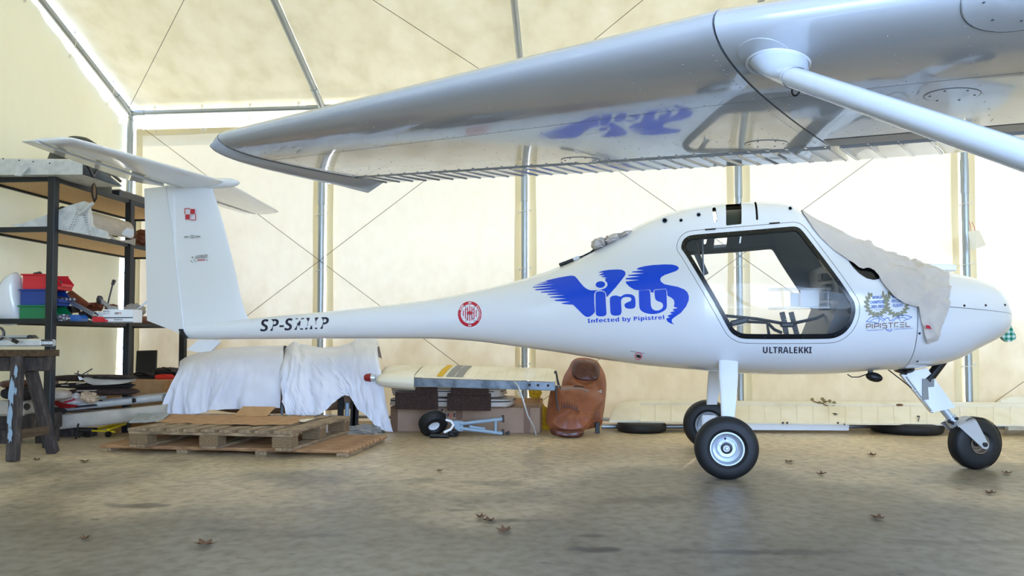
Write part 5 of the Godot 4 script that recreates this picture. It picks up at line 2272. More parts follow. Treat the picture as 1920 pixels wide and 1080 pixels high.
	M.leaf = noisy("#ffffff", noise_tex(0.05, 3, [[0.0, "#4e3826"], [1.0, "#8a6440"]], 128, 69), 20.0, 0.9)
	M.sign_grey = noisy("#ffffff", noise_tex(0.03, 4, [[0.0, "#8f979a"], [1.0, "#c3cacb"]], 256, 70), 2.0, 0.5)
	M.paper = mat("#e9e0c8", 0.8)
	M.orange_ink = mat("#cf5a2a", 0.6)
	M.bag = noisy("#ffffff", noise_tex(0.05, 3, [[0.0, "#8d8da0"], [0.35, "#cfcac6"], [0.75, "#e8e2da"], [0.85, "#b3332c"], [1.0, "#d8a23a"]], 256, 71), 3.0, 0.4)
	M.bag_print = noisy("#ffffff", noise_tex(0.12, 2, [[0.0, "#8a2a22"], [0.3, "#c98d5a"], [0.6, "#d9d0c4"], [1.0, "#b5b23a"]], 128, 72), 6.0, 0.4)
	M.dome = mat("#3a3d35", 0.75)
	M.rust_pad = mat("#7a6048", 0.8)
	M.seed = mat("#8c8358", 0.9)
	M.spar = noisy("#8d99a6", noise_tex(0.015, 3, [[0.0, "#8a8d90"], [0.5, "#e0e2e4"], [1.0, "#ffffff"]], 256, 73), 1.5, 0.4, 0.5)
	M.foil = mat("#8f8c98", 0.25, 0.4)
	var ck := Image.create(64, 64, false, Image.FORMAT_RGB8)
	ck.fill(Color("#dfe9e4"))
	for i in 8:
		for j in 8:
			var on := int(i % 2 == 0) + int(j % 2 == 0)
			ck.fill_rect(Rect2i(i * 8, j * 8, 8, 8), Color("#dfe9e4").lerp(Color("#0f7a58"), on * 0.5))
	var cm := mat("#ffffff", 0.9)
	cm.albedo_texture = ImageTexture.create_from_image(ck)
	M.checks = tri_map(cm, Vector3(8, 8, 8))


# ---------------------------------------------------------------- the rack by the gable and what stands on it
var RD := Vector3(0.1025, 0, -0.9947)       # along the rack, away from the camera
var RL := Vector3(-0.9947, 0, -0.1025)      # across the rack, towards the gable
var R0 := Vector3(-3.707, 0, -6.0)
const TOP_Y := 2.165
const MID_Y := 1.755
const LOW_Y := 1.012

func rp(d: float, l: float, y: float) -> Vector3:
	return R0 + RD * d + RL * l + Vector3(0, y, 0)

func rack() -> void:
	var o := thing("storage_rack", "black steel rack with chipboard shelves standing along the left tent wall", "rack")
	var b := Basis(RL, Vector3.UP, RL.cross(Vector3.UP))
	for q in [[0.0, 0.0], [1.01, 0.0], [1.97, 0.0], [0.0, 0.6], [1.97, 0.6]]:
		var m := MB.new()
		var h := 2.185 if q[0] < 1.9 else 1.6
		if q[0] > 1.9: h = 2.185
		m.box(rp(q[0], q[1], h * 0.5), Vector3(0.06, h, 0.06), b, 0.004)
		obj("post", m, M.rack, o)
	for y in [TOP_Y, MID_Y, LOW_Y]:
		for l in [0.0, 0.6]:
			var m := MB.new()
			m.beam(rp(0.03, l, y), rp(1.94, l, y), 0.03, 0.042, RL)
			obj("rail", m, M.rack, o)
		for d in [0.0, 1.97]:
			var m := MB.new()
			m.beam(rp(d, 0.03, y), rp(d, 0.57, y), 0.03, 0.042, RD)
			obj("rail", m, M.rack, o)
		var sb := MB.new()
		sb.box(rp(0.985, 0.3, y + 0.006), Vector3(0.565, 0.018, 1.93), b, 0.002)
		obj("shelf_board", sb, M.osb, o)
	settle(o)
	top_shelf()
	middle_shelf()
	low_shelf()

func top_shelf() -> void:
	var ty := TOP_Y + 0.022
	# a grey control surface lying across the near end
	var o := thing("control_surface", "long grey aircraft control surface with a small bracket lying on the rack's top shelf", "aircraft part")
	var m := MB.new()
	var rows := []
	for k in 12:
		var l := lerpf(0.70, -0.32, k / 11.0)
		var hh := lerpf(0.155, 0.135, k / 11.0)
		var row := []
		for q in [[0.0, 0.0], [0.0, 0.5], [0.015, 0.85], [0.06, 1.0], [0.14, 0.9], [0.34, 0.45], [0.5, 0.12], [0.5, 0.04], [0.3, 0.0]]:
			row.append(rp(-0.10 + q[0], l, ty + 0.003 + hh * q[1] - 0.02 * (k / 11.0)))
		rows.append(row)
	m.grid(rows, true)
	cap_row(m, rows[0], false)
	obj("skin", m, M.grey_paint, o, 35)
	m = MB.new()
	m.beam(rp(-0.09, -0.325, ty + 0.115), rp(0.02, -0.325, ty - 0.01), 0.02, 0.02)
	m.beam(rp(0.02, -0.325, ty - 0.01), rp(0.1, -0.325, ty + 0.1), 0.02, 0.02)
	m.beam(rp(0.1, -0.325, ty + 0.11), rp(0.38, -0.325, ty + 0.03), 0.02, 0.02)
	obj("end_rib", m, M.gunmetal, o)
	m = MB.new()
	cut(m, [[31, 310], [54, 313], [46, 322], [39, 330], [27, 329]], 5.88, 0.02)
	obj("bracket", m, M.grey_paint, o)
	m = MB.new()
	for x in [6, 36, 62, 93, 125]:
		m.ball(atz(x, 297 + x * 0.1, 5.9), Vector3(0.006, 0.006, 0.004), Basis(), 8, 5)
	obj("rivets", m, M.black, o)
	settle(o)
	# dome
	m = MB.new()
	var c := Vector3(-3.93, ty, -6.72)
	m.lathe([Vector2(0.27, 0.0), Vector2(0.268, 0.12), Vector2(0.255, 0.24), Vector2(0.22, 0.36), Vector2(0.16, 0.455), Vector2(0.08, 0.505), Vector2(0.0, 0.515)], c, Vector3.UP, 40)
	single("nose_dome", m, M.dome, "black dome-shaped fairing standing on the rack's top shelf behind the tailplane", "fairing")
	# flat dark case
	m = MB.new()
	m.box(rp(1.35, 0.25, ty + 0.05), Vector3(0.35, 0.09, 0.75), Basis(RL, Vector3.UP, RL.cross(Vector3.UP)), 0.012)
	single("flat_case", m, M.gunmetal, "flat dark grey case at the far end of the rack's top shelf", "case")

func middle_shelf() -> void:
	var ty := MID_Y + 0.02
	var o := thing("tail_fairing", "white riveted wedge-shaped fairing with an oval pad on an arm, on the middle shelf", "fairing")
	var m := MB.new()
	cut(m, [[20, 421.5], [45, 418], [88, 402.5], [130, 385], [158, 377], [160, 379], [165, 402], [166, 418], [171, 424.5], [194, 432], [197.5, 446.5], [165, 440.5], [100, 428.5], [60, 425.5], [34, 425]], 6.02, 0.07)
	obj("shell", m, M.grey_paint, o)
	m = MB.new()
	for k in 9:
		for q in [[145.5 - k * 1.9, 393 + k * 4.6], [150 - k * 1.7, 394 + k * 4.4], [157 + k * 1.2, 404 + k * 4.4], [160 + k * 1.2, 404 + k * 4.4]]:
			m.ball(atz(q[0], q[1], 6.015), Vector3(0.0035, 0.0035, 0.003), Basis(), 6, 4)
	var rv := obj("rivets", m, M.gunmetal, o)
	rv.set_meta("kind", "stuff")
	m = MB.new()
	m.tube([atz(149, 401, 6.0), atz(160, 393, 5.97), atz(174, 381, 5.95)], [0.016, 0.018, 0.014], 10)
	obj("arm", m, M.grey_paint, o)
	m = MB.new()
	var rows := []
	for s in [1.0, -1.0]:
		pass
	pillow(m, [[175.5, 343], [178, 344], [180.5, 352], [181.5, 362], [180.5, 374], [178, 379], [175, 377], [172.5, 366], [172, 354], [173.5, 346]], 343, 5.95, 379, 5.95, 0.028)
	obj("pad", m, M.dark_cloth, o)
	m = MB.new()
	pillow(m, [[176, 345.5], [178.5, 350], [179.8, 361], [178, 373], [175.8, 370], [174.2, 358]], 345, 5.921, 373, 5.921, 0.006)
	obj("pad_face", m, M.rust_pad, o)
	settle(o)
	# half shell, green inside
	o = thing("cowling_shell", "beige half-shell cowling, green inside, on the rack's middle shelf beside the white wedge", "cowling")
	var a0 := rp(0.36, 0.2, ty + 0.11)
	var a1 := rp(0.95, 0.0, ty + 0.08)
	var ax := (a1 - a0).normalized()
	for part in 2:
		m = MB.new()
		rows = []
		var nx := ax.cross(Vector3.UP).normalized()
		for k in 13:
			var f := k / 12.0
			var row := []
			for i in 25:
				var a := -0.5 + 3.9 * i / 24.0
				var r := (0.145 - 0.03 * f - 0.02 * maxf(0.0, 1.0 - f * 3.0)) - (0.008 if part == 1 else 0.0)
				row.append(a0.lerp(a1, f) + (nx * cos(a) + Vector3.UP * sin(a)) * r)
			rows.append(row)
		m.grid(rows)
		obj("shell" if part == 0 else "lining", m, M.beige_shell if part == 0 else M.green_in, o)
	m = MB.new()
	cut(m, [[238, 427], [250, 430], [250, 443], [244, 446], [228, 440], [230, 434]], 6.55, 0.004)
	obj("patch", m, M.paper_white, o)
	m = MB.new()
	cut(m, [[222, 451], [246, 449], [253, 447], [252, 460], [240, 456], [228, 453]], 6.6, 0.012)
	cut(m, [[198, 437], [206, 440], [218, 450], [212, 449]], 6.4, 0.02)
	obj("torn_flange", m, M.beige_shell, o)
	settle(o)
	m = MB.new()
	lump(m, rp(1.45, 0.1, ty + 0.09), Vector3(0.12, 0.1, 0.16), Basis(Vector3.UP, 0.4), 5, 0.3, 0.8)
	single("brown_fairing", m, M.copper, "small brown rounded fairing at the far end of the rack's middle shelf", "fairing", "", 60)

func bin(called_col: String, px0: float, px1: float, py0: float, py1: float, depth: float, mt: Material, label: String, dl: float) -> void:
	var o := thing("parts_bin", label, "bin", Vector3.ZERO, 0.0, "stacked parts bins")
	var p0 := atz(px0, py1, depth)
	var p1 := atz(px1, py0, depth)
	var w := p1.x - p0.x
	var h := p1.y - p0.y
	var d := 0.2
	var m := MB.new()
	var x0 := p0.x + 0.012
	var z0 := -depth
	# floor, two long sides, back and a low sloping front at the right
	m.box(Vector3(p0.x + w * 0.5, p0.y + 0.006, z0 - d * 0.5), Vector3(w - 0.03, 0.01, d))
	for s in [0.0, 1.0]:
		var zz: float = z0 - 0.006 - s * (d - 0.012)
		m.slab(PackedVector2Array([Vector2(x0 + 0.01, p0.y), Vector2(p1.x - 0.03, p0.y), Vector2(p1.x, p0.y + h * 0.42), Vector2(p1.x - 0.055, p1.y), Vector2(x0 - 0.005, p1.y)]), Vector3(0, 0, zz - 0.003), Vector3.RIGHT, Vector3.UP, Vector3(0, 0, 1), 0.006)
	m.box(Vector3(x0, p0.y + h * 0.5, z0 - d * 0.5), Vector3(0.008, h, d))
	m.box(Vector3(p1.x - 0.018, p0.y + h * 0.24, z0 - d * 0.5), Vector3(0.008, h * 0.42, d), Basis(Vector3(0, 0, 1), -0.25))
	obj("body", m, mt, o)
	m = MB.new()
	m.beam(Vector3(x0 - 0.012, p1.y, z0 + 0.008), Vector3(p1.x - 0.055, p1.y, z0 + 0.008), 0.012, 0.012)
	m.beam(Vector3(x0 - 0.012, p1.y, z0 - d - 0.008), Vector3(p1.x - 0.055, p1.y, z0 - d - 0.008), 0.012, 0.012)
	m.beam(Vector3(x0 - 0.012, p1.y, z0 + 0.01), Vector3(x0 - 0.012, p1.y, z0 - d - 0.01), 0.012, 0.012, Vector3.RIGHT)
	obj("rim", m, mt, o)
	m = MB.new()
	m.box(Vector3(p1.x - 0.004, p0.y + h * 0.3, z0 - d * 0.5), Vector3(0.012, h * 0.16, d * 0.8))
	obj("label_holder", m, mt, o)
	settle(o)

func low_shelf() -> void:
	var y0 := 603.5
	var m := MB.new()
	pillow(m, [[-8, 604], [-8, 550], [2, 533], [14, 517], [26, 510.5], [34, 512], [39, 522], [40.5, 545], [40.5, 603.5]], 510, 6.12, 604, 6.12, 0.09)
	single("white_spat", m, M.white, "glossy white rounded wheel spat standing at the left end of the low shelf", "fairing", "", 60)
	bin("green", 34, 109, 573.5, 600.5, 6.06, M.green_bin, "green parts bin at the bottom of the stack on the low shelf", 0)
	bin("blue", 36, 108, 543.5, 573.0, 6.06, M.blue_bin, "blue parts bin in the middle of the stack on the low shelf", 0)
	bin("red", 40, 113, 515, 543.0, 6.06, M.red_bin, "red parts bin full of fittings, topmost of the stack on the low shelf", 0)
	# fittings in the red bin
	var k := 0
	for q in [[67, 514], [75, 513.5], [100, 524], [104, 527], [107, 531], [109, 535], [101, 531], [112, 530]]:
		m = MB.new()
		var c := atz(q[0], q[1], 6.1 + 0.02 * (k % 3))
		m.lathe([Vector2(0, -0.014), Vector2(0.016, -0.014), Vector2(0.018, 0.0), Vector2(0.012, 0.006), Vector2(0.012, 0.018), Vector2(0.0, 0.018)], c, Vector3(cos(k * 1.3), 0.6, sin(k * 2.1)).normalized(), 10)
		single("fitting", m, M.gunmetal, ("round grey fitting showing above the back of the red parts bin" if k < 2 else "grey metal fitting heaped in the open front of the red parts bin"), "fitting", "fittings in the red bin")
		k += 1
	# bracket with bright holes
	var o := thing("holed_bracket", "mauve metal bracket with a row of bright holes, right of the blue bin", "bracket")
	m = MB.new()
	cut(m, [[104, 555], [138, 558.5], [141, 561.5], [140, 564], [122, 566], [102, 571]], 6.2, 0.02)
	obj("plate", m, M.mauve, o)
	m = MB.new()
	for q in [[116.5, 561.5], [124, 561.3], [131, 561.2], [138.5, 561.2]]:
		var c := atz(q[0], q[1], 6.195)
		m.lathe([Vector2(0, 0.004), Vector2(0.008, 0.003), Vector2(0.011, 0.0)], c, Vector3(0, 0, 1), 14)
	obj("bushings", m, M.steel, o)
	settle(o)
	# copper-brown pipe
	m = MB.new()
	var pa := atz(131, 553, 6.5)
	var pb := atz(166, 579, 6.45)
	m.tube([pa, pa.lerp(pb, 0.5), pb], 0.042, 20, false)
	m.tube([pb, pa.lerp(pb, 0.5), pa], 0.038, 20, false)
	m.lathe([Vector2(0.038, 0), Vector2(0.043, 0)], pa, (pb - pa).normalized(), 20)
	single("brown_pipe", m, M.copper, "wide brown metal pipe leaning open-ended on the low shelf", "pipe", "", 60)
	m = MB.new()
	var ca := atz(130, 567, 6.3)
	var cb := atz(178, 592, 6.2)
	m.beam(ca, cb, 0.05, 0.012)
	m.beam(ca + Vector3(0, 0.015, 0.02), cb + Vector3(0, 0.015, 0.02), 0.006, 0.03)
	single("channel", m, M.alu, "thin aluminium channel lying aslant across the low shelf", "channel")
	# black box with an open window
	m = MB.new()
	cut(m, [[103, 574], [133, 573], [136, 585], [121, 586], [112, 600], [104, 600]], 6.3, 0.12)
	m.beam(atz(120, 575, 6.28), atz(133, 575, 6.28), 0.02, 0.01)
	single("black_holder", m, M.black, "angular black plastic holder behind the small blue bins", "holder")
	# clear bag with nuts
	o = thing("bubble_bag", "clear bag of small shiny parts beside the green bin", "bag")
	m = MB.new()
	lump(m, atz(117, 596, 6.1), Vector3(0.065, 0.028, 0.05), Basis(), 8, 0.4, 0.8)
	obj("bag", m, M.foil, o, 60)
	m = MB.new()
	for q in [[112, 594], [119, 597], [125, 598], [130, 597]]:
		m.ball(atz(q[0], q[1], 6.04), Vector3(0.009, 0.009, 0.009), Basis(), 10, 6)
	obj("nuts", m, M.steel, o)
	settle(o)
	# small bins
	for q in [[131, 153, 590, 602, "small blue bin on the low shelf, right of the clear bag", "small_blue", 6.08], [115, 121, 589, 596, "tiny blue bin half hidden behind the clear bag", "small_blue", 6.2], [174, 198, 594, 604, "small red bin on the low shelf, left of the white carton", "red_bin", 6.08]]:
		o = thing("small_bin", q[4], "bin")
		m = MB.new()
		var p0 := atz(q[0], q[3], q[6])
		var p1 := atz(q[1], q[2], q[6])
		for s in [0.0, 1.0]:
			m.slab(PackedVector2Array([Vector2(p0.x, p0.y), Vector2(p1.x - 0.01, p0.y), Vector2(p1.x, lerpf(p0.y, p1.y, 0.5)), Vector2(p1.x - 0.025, p1.y), Vector2(p0.x - 0.008, p1.y)]), Vector3(0, 0, -q[6] - s * 0.1), Vector3.RIGHT, Vector3.UP, Vector3(0, 0, -1), 0.005)
		m.box(Vector3((p0.x + p1.x) * 0.5 - 0.005, p0.y + 0.004, -q[6] - 0.05), Vector3(p1.x - p0.x - 0.02, 0.006, 0.1))
		m.box(Vector3(p0.x, (p0.y + p1.y) * 0.5, -q[6] - 0.05), Vector3(0.006, p1.y - p0.y, 0.1))
		obj("body", m, M[q[5]], o)
		m = MB.new()
		m.box(Vector3(p1.x - 0.006, lerpf(p0.y, p1.y, 0.25), -q[6] - 0.05), Vector3(0.008, (p1.y - p0.y) * 0.5, 0.1))
		obj("front_lip", m, M[q[5]], o)
		settle(o)
	# valve with a black knob, and a shock of small metal parts
	o = thing("valve", "grey metal valve with a dark round knob on the low shelf behind the carton", "valve")
	m = MB.new()
	m.tube([atz(192, 565, 6.5), atz(206, 577, 6.45)], 0.018, 10)
	m.tube([atz(205, 577, 6.45), atz(220, 579, 6.45)], 0.022, 10)
	obj("pipe", m, M.alu, o)
	m = MB.new()
	lump(m, atz(187, 562, 6.5), Vector3(0.025, 0.035, 0.025), Basis(), 3, 0.2, 0.8, 16, 10)
	obj("knob", m, M.gunmetal, o)
	settle(o)
	m = MB.new()
	lump(m, atz(176, 575, 6.6), Vector3(0.07, 0.035, 0.05), Basis(), 4, 0.5, 0.7)
	lump(m, atz(209, 576, 6.62), Vector3(0.05, 0.025, 0.04), Basis(), 6, 0.5, 0.7)
	single("brown_casting", m, M.copper, "lumpy brown casting lying behind the carton on the low shelf", "casting", "", 60)
	m = MB.new()
	lump(m, atz(165, 590, 6.25), Vector3(0.06, 0.03, 0.05), Basis(), 14, 0.6, 0.7)
	single("dark_bundle", m, M.dark_cloth, "dark bundle under the aluminium channel on the low shelf", "bundle", "", 60)
	m = MB.new()
	m.tube([atz(201, 574, 6.6), atz(212, 530, 6.6)], 0.007, 8)
	m.tube([atz(211, 534, 6.6), atz(214, 526.5, 6.6)], 0.014, 10)
	m.lathe([Vector2(0.004, -0.012), Vector2(0.013, -0.012), Vector2(0.013, 0.012), Vector2(0.004, 0.012)], atz(213.7, 527, 6.6), Vector3(0, 0, 1), 12)
	single("push_rod", m, M.gunmetal, "thin push rod with an eye end sticking up from the low shelf", "rod")
	# carton
	o = thing("carton", "white printed carton with blue and orange lettering on the low shelf", "carton")
	m = MB.new()
	var q0 := atz(193, 604.5, 6.12)
	var q1 := atz(249, 580, 6.12)
	m.box(Vector3((q0.x + q1.x) * 0.5, (q0.y + q1.y) * 0.5, -6.12 - 0.08), Vector3(q1.x - q0.x, q1.y - q0.y, 0.16), Basis(), 0.003)
	obj("box", m, M.paper_white, o)
	m = MB.new()
	cut(m, [[193, 595], [249, 594.5], [249, 596.3], [193, 596.8]], 6.1185, 0.001)
	cut(m, [[193, 603.4], [249, 603.2], [249, 604.4], [193, 604.4]], 6.1185, 0.001)
	for w in [["TEMPEST", 213, 601, 17, 3.0], ["HA4E120-2", 193.5, 585, 12, 2.6], ["Lot - 3 - D", 194, 589, 11, 2.4], ["SPIN", 215, 589.5, 6, 4.0]]:
		var wo := atz(w[1], w[2], 6.118)
		words(m, w[0], wo, Vector3(w[3] * 6.118 / FPX, 0, 0), Vector3(0, w[4] * 6.118 / FPX, 0))
	obj("lettering", m, M.navy, o)
	m = MB.new()
	words(m, "FX", atz(221.5, 589, 6.118), Vector3(0.026, 0, 0), Vector3(0, 0.016, 0))
	obj("orange_lettering", m, M.orange_ink, o)
	settle(o)
	m = MB.new()
	var r0 := atz(166, 602, 6.3)
	var r1 := atz(193, 584, 6.3)
	m.box(Vector3((r0.x + r1.x) * 0.5, (r0.y + r1.y) * 0.5, -6.38), Vector3(r1.x - r0.x, r1.y - r0.y, 0.14), Basis(Vector3.UP, 0.2), 0.003)
	single("carton", m, M.paper_white, "second pale carton tucked behind the printed one", "carton")
	# bag and brown tube at the right end
	m = MB.new()
	lump(m, atz(252, 583, 6.7), Vector3(0.085, 0.06, 0.07), Basis(), 21, 0.35, 0.8)
	single("grey_bag", m, M.grey_cloth, "crumpled grey bag behind the carton, beside the rudder", "bag", "", 60)
	m = MB.new()
	m.tube([atz(249, 599, 6.6), atz(290, 600, 6.8)], 0.032, 16)
	single("brown_pipe", m, M.copper, "short brown pipe lying at the right end of the low shelf", "pipe", "", 60)
	o = thing("metal_strips", "bundle of thin metal strips sticking up beside the grey bag", "strips")
	for j in 3:
		m = MB.new()
		m.beam(atz(246 + j, 590 - j * 2, 6.55), atz(280, 560 + j * 2.5, 6.6), 0.01, 0.006)
		obj("strip", m, M.alu, o)
	settle(o)


# ---------------------------------------------------------------- trestle and heap at the left
func left_side() -> void:
	# the trestle
	var o := thing("sawhorse", "old paint-splashed wooden sawhorse at the left edge", "sawhorse")
	var m := MB.new()
	var a := atz(-30, 661, 5.45)
	m.beam(atz(-60, 662, 5.5), atz(96.5, 662, 5.5), 0.2, 0.048, Vector3(0, 0, 1))
	obj("top_plank", m, M.wood_dark, o)
	m = MB.new()
	m.beam(atz(-60, 682, 5.48), atz(97.5, 682, 5.48), 0.1, 0.105, Vector3(0, 0, 1), 0.008)
	obj("beam", m, M.old_wood, o)
	for q in [[[34, 668, 5.40], [24, 862, 5.30]], [[58, 694, 5.52], [100, 846, 5.70]]]:
		m = MB.new()
		var p := atz(q[0][0], q[0][1], q[0][2])
		var r := atz(q[1][0], q[1][1], q[1][2])
		r.y = 0.005
		m.beam(p, r, 0.074, 0.06, Vector3(1, 0, 0), 0.006)
		obj("leg", m, M.old_wood, o)
	m = MB.new()
	m.beam(atz(28, 816, 5.42), atz(90, 806, 5.6), 0.03, 0.065, Vector3(0, 0, 1))
	obj("brace", m, M.wood_dark, o)
	m = MB.new()
	var lp := atz(34, 668, 5.40)
	var lr := atz(24, 862, 5.30)
	for q in [[0.08, 0.22, 0.012, 0.016], [0.2, 0.5, -0.012, 0.026], [0.45, 0.72, -0.014, 0.022], [0.68, 0.84, -0.006, 0.02], [0.3, 0.38, 0.018, 0.01]]:
		var a0 := lp.lerp(lr, q[0])
		var a1 := lp.lerp(lr, q[1])
		var z := Vector3(0, 0, 0.0335)
		var pts := PackedVector2Array()
		for i in 14:
			var an := TAU * i / 14
			pts.append(Vector2(cos(an) * q[3] * (0.8 + 0.3 * sin(i * 2.7)), sin(an) * (a0.y - a1.y) * 0.5 * (0.85 + 0.2 * cos(i * 3.1))))
		var mid := (a0 + a1) * 0.5 + z + Vector3(q[2], 0, 0)
		m.slab(pts, mid, Vector3.RIGHT, (a0 - a1).normalized(), Vector3(0, 0, 1), 0.0015)
	obj("paint_splash", m, M.bluegrey, o)
	settle(o)
	# perforated profile on the trestle
	o = thing("metal_profile", "dirty aluminium profile with round holes lying on the sawhorse", "profile")
	m = MB.new()
	var p0 := atz(-60, 643, 5.45)
	var p1 := atz(100, 643, 5.45)
	m.box((p0 + p1) * 0.5, Vector3(p1.x - p0.x, 0.05, 0.075), Basis(), 0.008)
	obj("bar", m, M.silver, o)
	m = MB.new()
	cut(m, [[77, 636.5], [97, 636.5], [99, 639], [99, 646], [97, 648.5], [77, 648.5]], 5.4105, 0.002)
	obj("end_plate", m, M.gunmetal, o)
	for x in [78, 82, 86.5, 91.3, 96]:
		m = MB.new()
		m.lathe([Vector2(0.004, 0.0), Vector2(0.005, 0.006), Vector2(0.0105, 0.006), Vector2(0.0115, 0.0)], atz(x, 643, 5.41), Vector3(0, 0, 1), 16)
		obj("ring", m, M.paper_white, o)
	settle(o)
	o = thing("pipe_clamp", "grey tube with a black end resting behind the metal profile", "clamp")
	m = MB.new()
	m.tube([atz(-40, 632, 5.58), atz(54, 632, 5.58)], 0.014, 12)
	obj("tube", m, M.galv, o)
	m = MB.new()
	cut(m, [[50, 631], [53, 628], [59, 628], [66, 634.5], [50, 635]], 5.56, 0.05)
	obj("end_piece", m, M.gunmetal, o)
	settle(o)
	o = thing("cable_coil", "coil of grey cable hanging at the left edge above the sawhorse", "cable")
	for k in 3:
		m = MB.new()
		var ring := []
		var c := atz(-4, 626, 5.4 + k * 0.012)
		for i in 24:
			var an := TAU * i / 24
			ring.append(c + Vector3(cos(an) * (0.04 + k * 0.004), sin(an) * (0.045 + k * 0.003), 0))
		m.tube(ring, 0.006, 6, false, true)
		obj("loop", m, M.gunmetal, o)
	settle(o)
	o = thing("cable_lead", "thin cable with a small black plug draped over the metal profile", "cable")
	m = MB.new()
	m.tube([atz(0, 629, 5.4), atz(12, 633, 5.39), atz(24, 638, 5.39)], 0.005, 6)
	obj("lead", m, M.grey_tape, o)
	m = MB.new()
	m.beam(atz(23, 637, 5.385), atz(33, 642, 5.385), 0.02, 0.025)
	obj("plug", m, M.black, o)
	settle(o)

	# the slab under the heap
	m = MB.new()
	var s0 := Vector3(-4.08, 0, -6.6)
	var s1 := Vector3(-3.12, 0, -6.76)
	var rows := []
	for k in 9:
		var f := k / 8.0
		var row := []
		for i in 15:
			var an := PI * i / 14.0
			row.append(s0.lerp(s1, f) + Vector3(0, 0.128 + f * 0.09 - 0.064 * cos(an), 0.03 * sin(an)))
		row.append(s0.lerp(s1, f) + Vector3(-0.02, 0.19 + f * 0.09, -0.2))
		row.append(s0.lerp(s1, f) + Vector3(-0.02, 0.07 + f * 0.09, -0.2))
		rows.append(row)
	m.grid(rows, true)
	cap_row(m, rows[0], true)
	cap_row(m, rows[8], false)
	single("wing_slab", m, M.slab_white, "thick dusty off-white wing section lying under the heap at the left", "aircraft part", "", 40)
	m = MB.new()
	m.box(Vector3(-3.9, 0.036, -6.74), Vector3(0.3, 0.07, 0.1))  # added prop, coloured dark to stand for the shadow under the wing section
	single("added_block", m, M.old_wood, "added block, dark for the shadow, under the left end of the off-white wing section", "block")
	m = MB.new()
	m.box(Vector3(-3.2, 0.077, -6.88), Vector3(0.12, 0.154, 0.08))
	single("added_block", m, M.old_wood, "added block, dark for the shadow, under the wing section's right end, behind the pallet", "block")
	# silver leading edge on the slab
	o = thing("silver_panel", "silver-grey wing panel with a dark catch, lying left of the white sheet", "aircraft part")
	m = MB.new()
	var w0 := atz(120, 768, 6.72)
	var w1 := atz(306, 752, 6.82)
	w0.y = 0.222
	w1.y = 0.306
	rows = []
	for k in 7:
		var f := k / 6.0
		var row := []
		for i in 13:
			var an := PI * i / 12.0
			row.append(w0.lerp(w1, f) + Vector3(0, 0.032 - 0.032 * cos(an), 0.03 * sin(an)))
		row.append(w0.lerp(w1, f) + Vector3(0, 0.075, -0.1))
		row.append(w0.lerp(w1, f) + Vector3(0, 0.01, -0.1))
		rows.append(row)
	var wl := Vector3(0, 0, -1)
	m.grid(rows, true)
	cap_row(m, rows[0], true)
	cap_row(m, rows[6], false)
	obj("skin", m, M.silver, o, 40)
	m = MB.new()
	lump(m, w0.lerp(w1, 0.72) + Vector3(0, 0.035, 0) - wl * 0.03, Vector3(0.018, 0.02, 0.018), Basis(), 3, 0.3, 0.8, 12, 8)
	obj("catch", m, M.black, o)
	settle(o)
	# flattened cardboard under the bag
	for k in 3:
		m = MB.new()
		var y := 0.2 + k * 0.018
		var lf := [[104, 772 - k * 2.5], [200 + k * 6, 773 - k * 3.0]]
		var pa := atz(lf[0][0], lf[0][1], 6.72)
		var pb := atz(lf[1][0], lf[1][1], 6.95)
		pa.y = y
		pb.y = y + 0.004
		var back := Vector3(-0.1, 0.02, -0.4)
		sheet(m, pa, pb, pb + back, pa + back, 0.005, 30 + k, 0.008, 8)
		single("cardboard_sheet", m, M.cardboard if k == 2 else M.cardboard_pale, ["lowest flattened cardboard sheet under the plastic bag", "middle flattened cardboard sheet under the plastic bag", "top flattened cardboard sheet under the plastic bag, with a frayed end"][k], "cardboard", "cardboard sheets under the bag")
	# dark bundles of upholstery
	for q in [
		["upholstery", [85, 704], [246, 716], 6.76, 0.1, "brown_cloth", "long brown upholstery strip on the back of the heap, under the torn panel", 41],
		["upholstery", [92, 719], [240, 729], 6.76, 0.1, "dark_cloth", "dark flattened upholstery in the middle of the heap", 42],
		["rug_roll", [116, 729], [247, 742], 6.72, 0.11, "brown_cloth", "dark brown rolled rug with a rounded end on the silver panel", 43],
		["upholstery", [-10, 714], [30, 728], 6.15, 0.12, "leather_dark", "reddish brown sheet slanting at the far left of the heap", 44],
		["upholstery", [-10, 727], [60, 750], 6.15, 0.12, "dark_cloth", "black crumpled material at the far left behind the sawhorse", 45],
		["dark_bundle", [52, 766], [112, 780], 6.5, 0.08, "dark_cloth", "black crumpled plastic at the front of the heap, behind the sawhorse legs", 46],
		["upholstery", [45, 732], [118, 752], 6.45, 0.1, "cream_vinyl", "pale vinyl padding sticking out between the sawhorse legs", 47]]:
		m = MB.new()
		var lo := atz(q[1][0], q[2][1], q[3])
		var hi := atz(q[2][0], q[1][1], q[3])
		lump(m, Vector3((lo.x + hi.x) * 0.5, (lo.y + hi.y) * 0.5, -q[3] - q[4]), Vector3((hi.x - lo.x) * 0.5, (hi.y - lo.y) * 0.55, q[4]), Basis(), q[7], 0.09, 0.72, 44, 18, 2.0)
		single(q[0], m, M[q[5]], q[6], "upholstery" if q[0] != "rug_roll" else "rug", "", 60)
	m = MB.new()
	sheet(m, atz(70, 712, 7.1), atz(110, 722, 7.0), atz(110, 708, 7.3), atz(72, 703, 7.3), 0.006, 9, 0.04, 8)
	single("leather_sheet", m, M.leather_dark, "stiff reddish leather sheet propped behind the rack's front post", "leather", "", 60)
	m = MB.new()
	var q0 := atz(-12, 800, 6.22)
	var q1 := atz(88, 778, 6.22)
	m.box(Vector3((q0.x + q1.x) * 0.5, q1.y - 0.06, -6.33), Vector3(q1.x - q0.x, 0.12, 0.22), Basis(), 0.006)
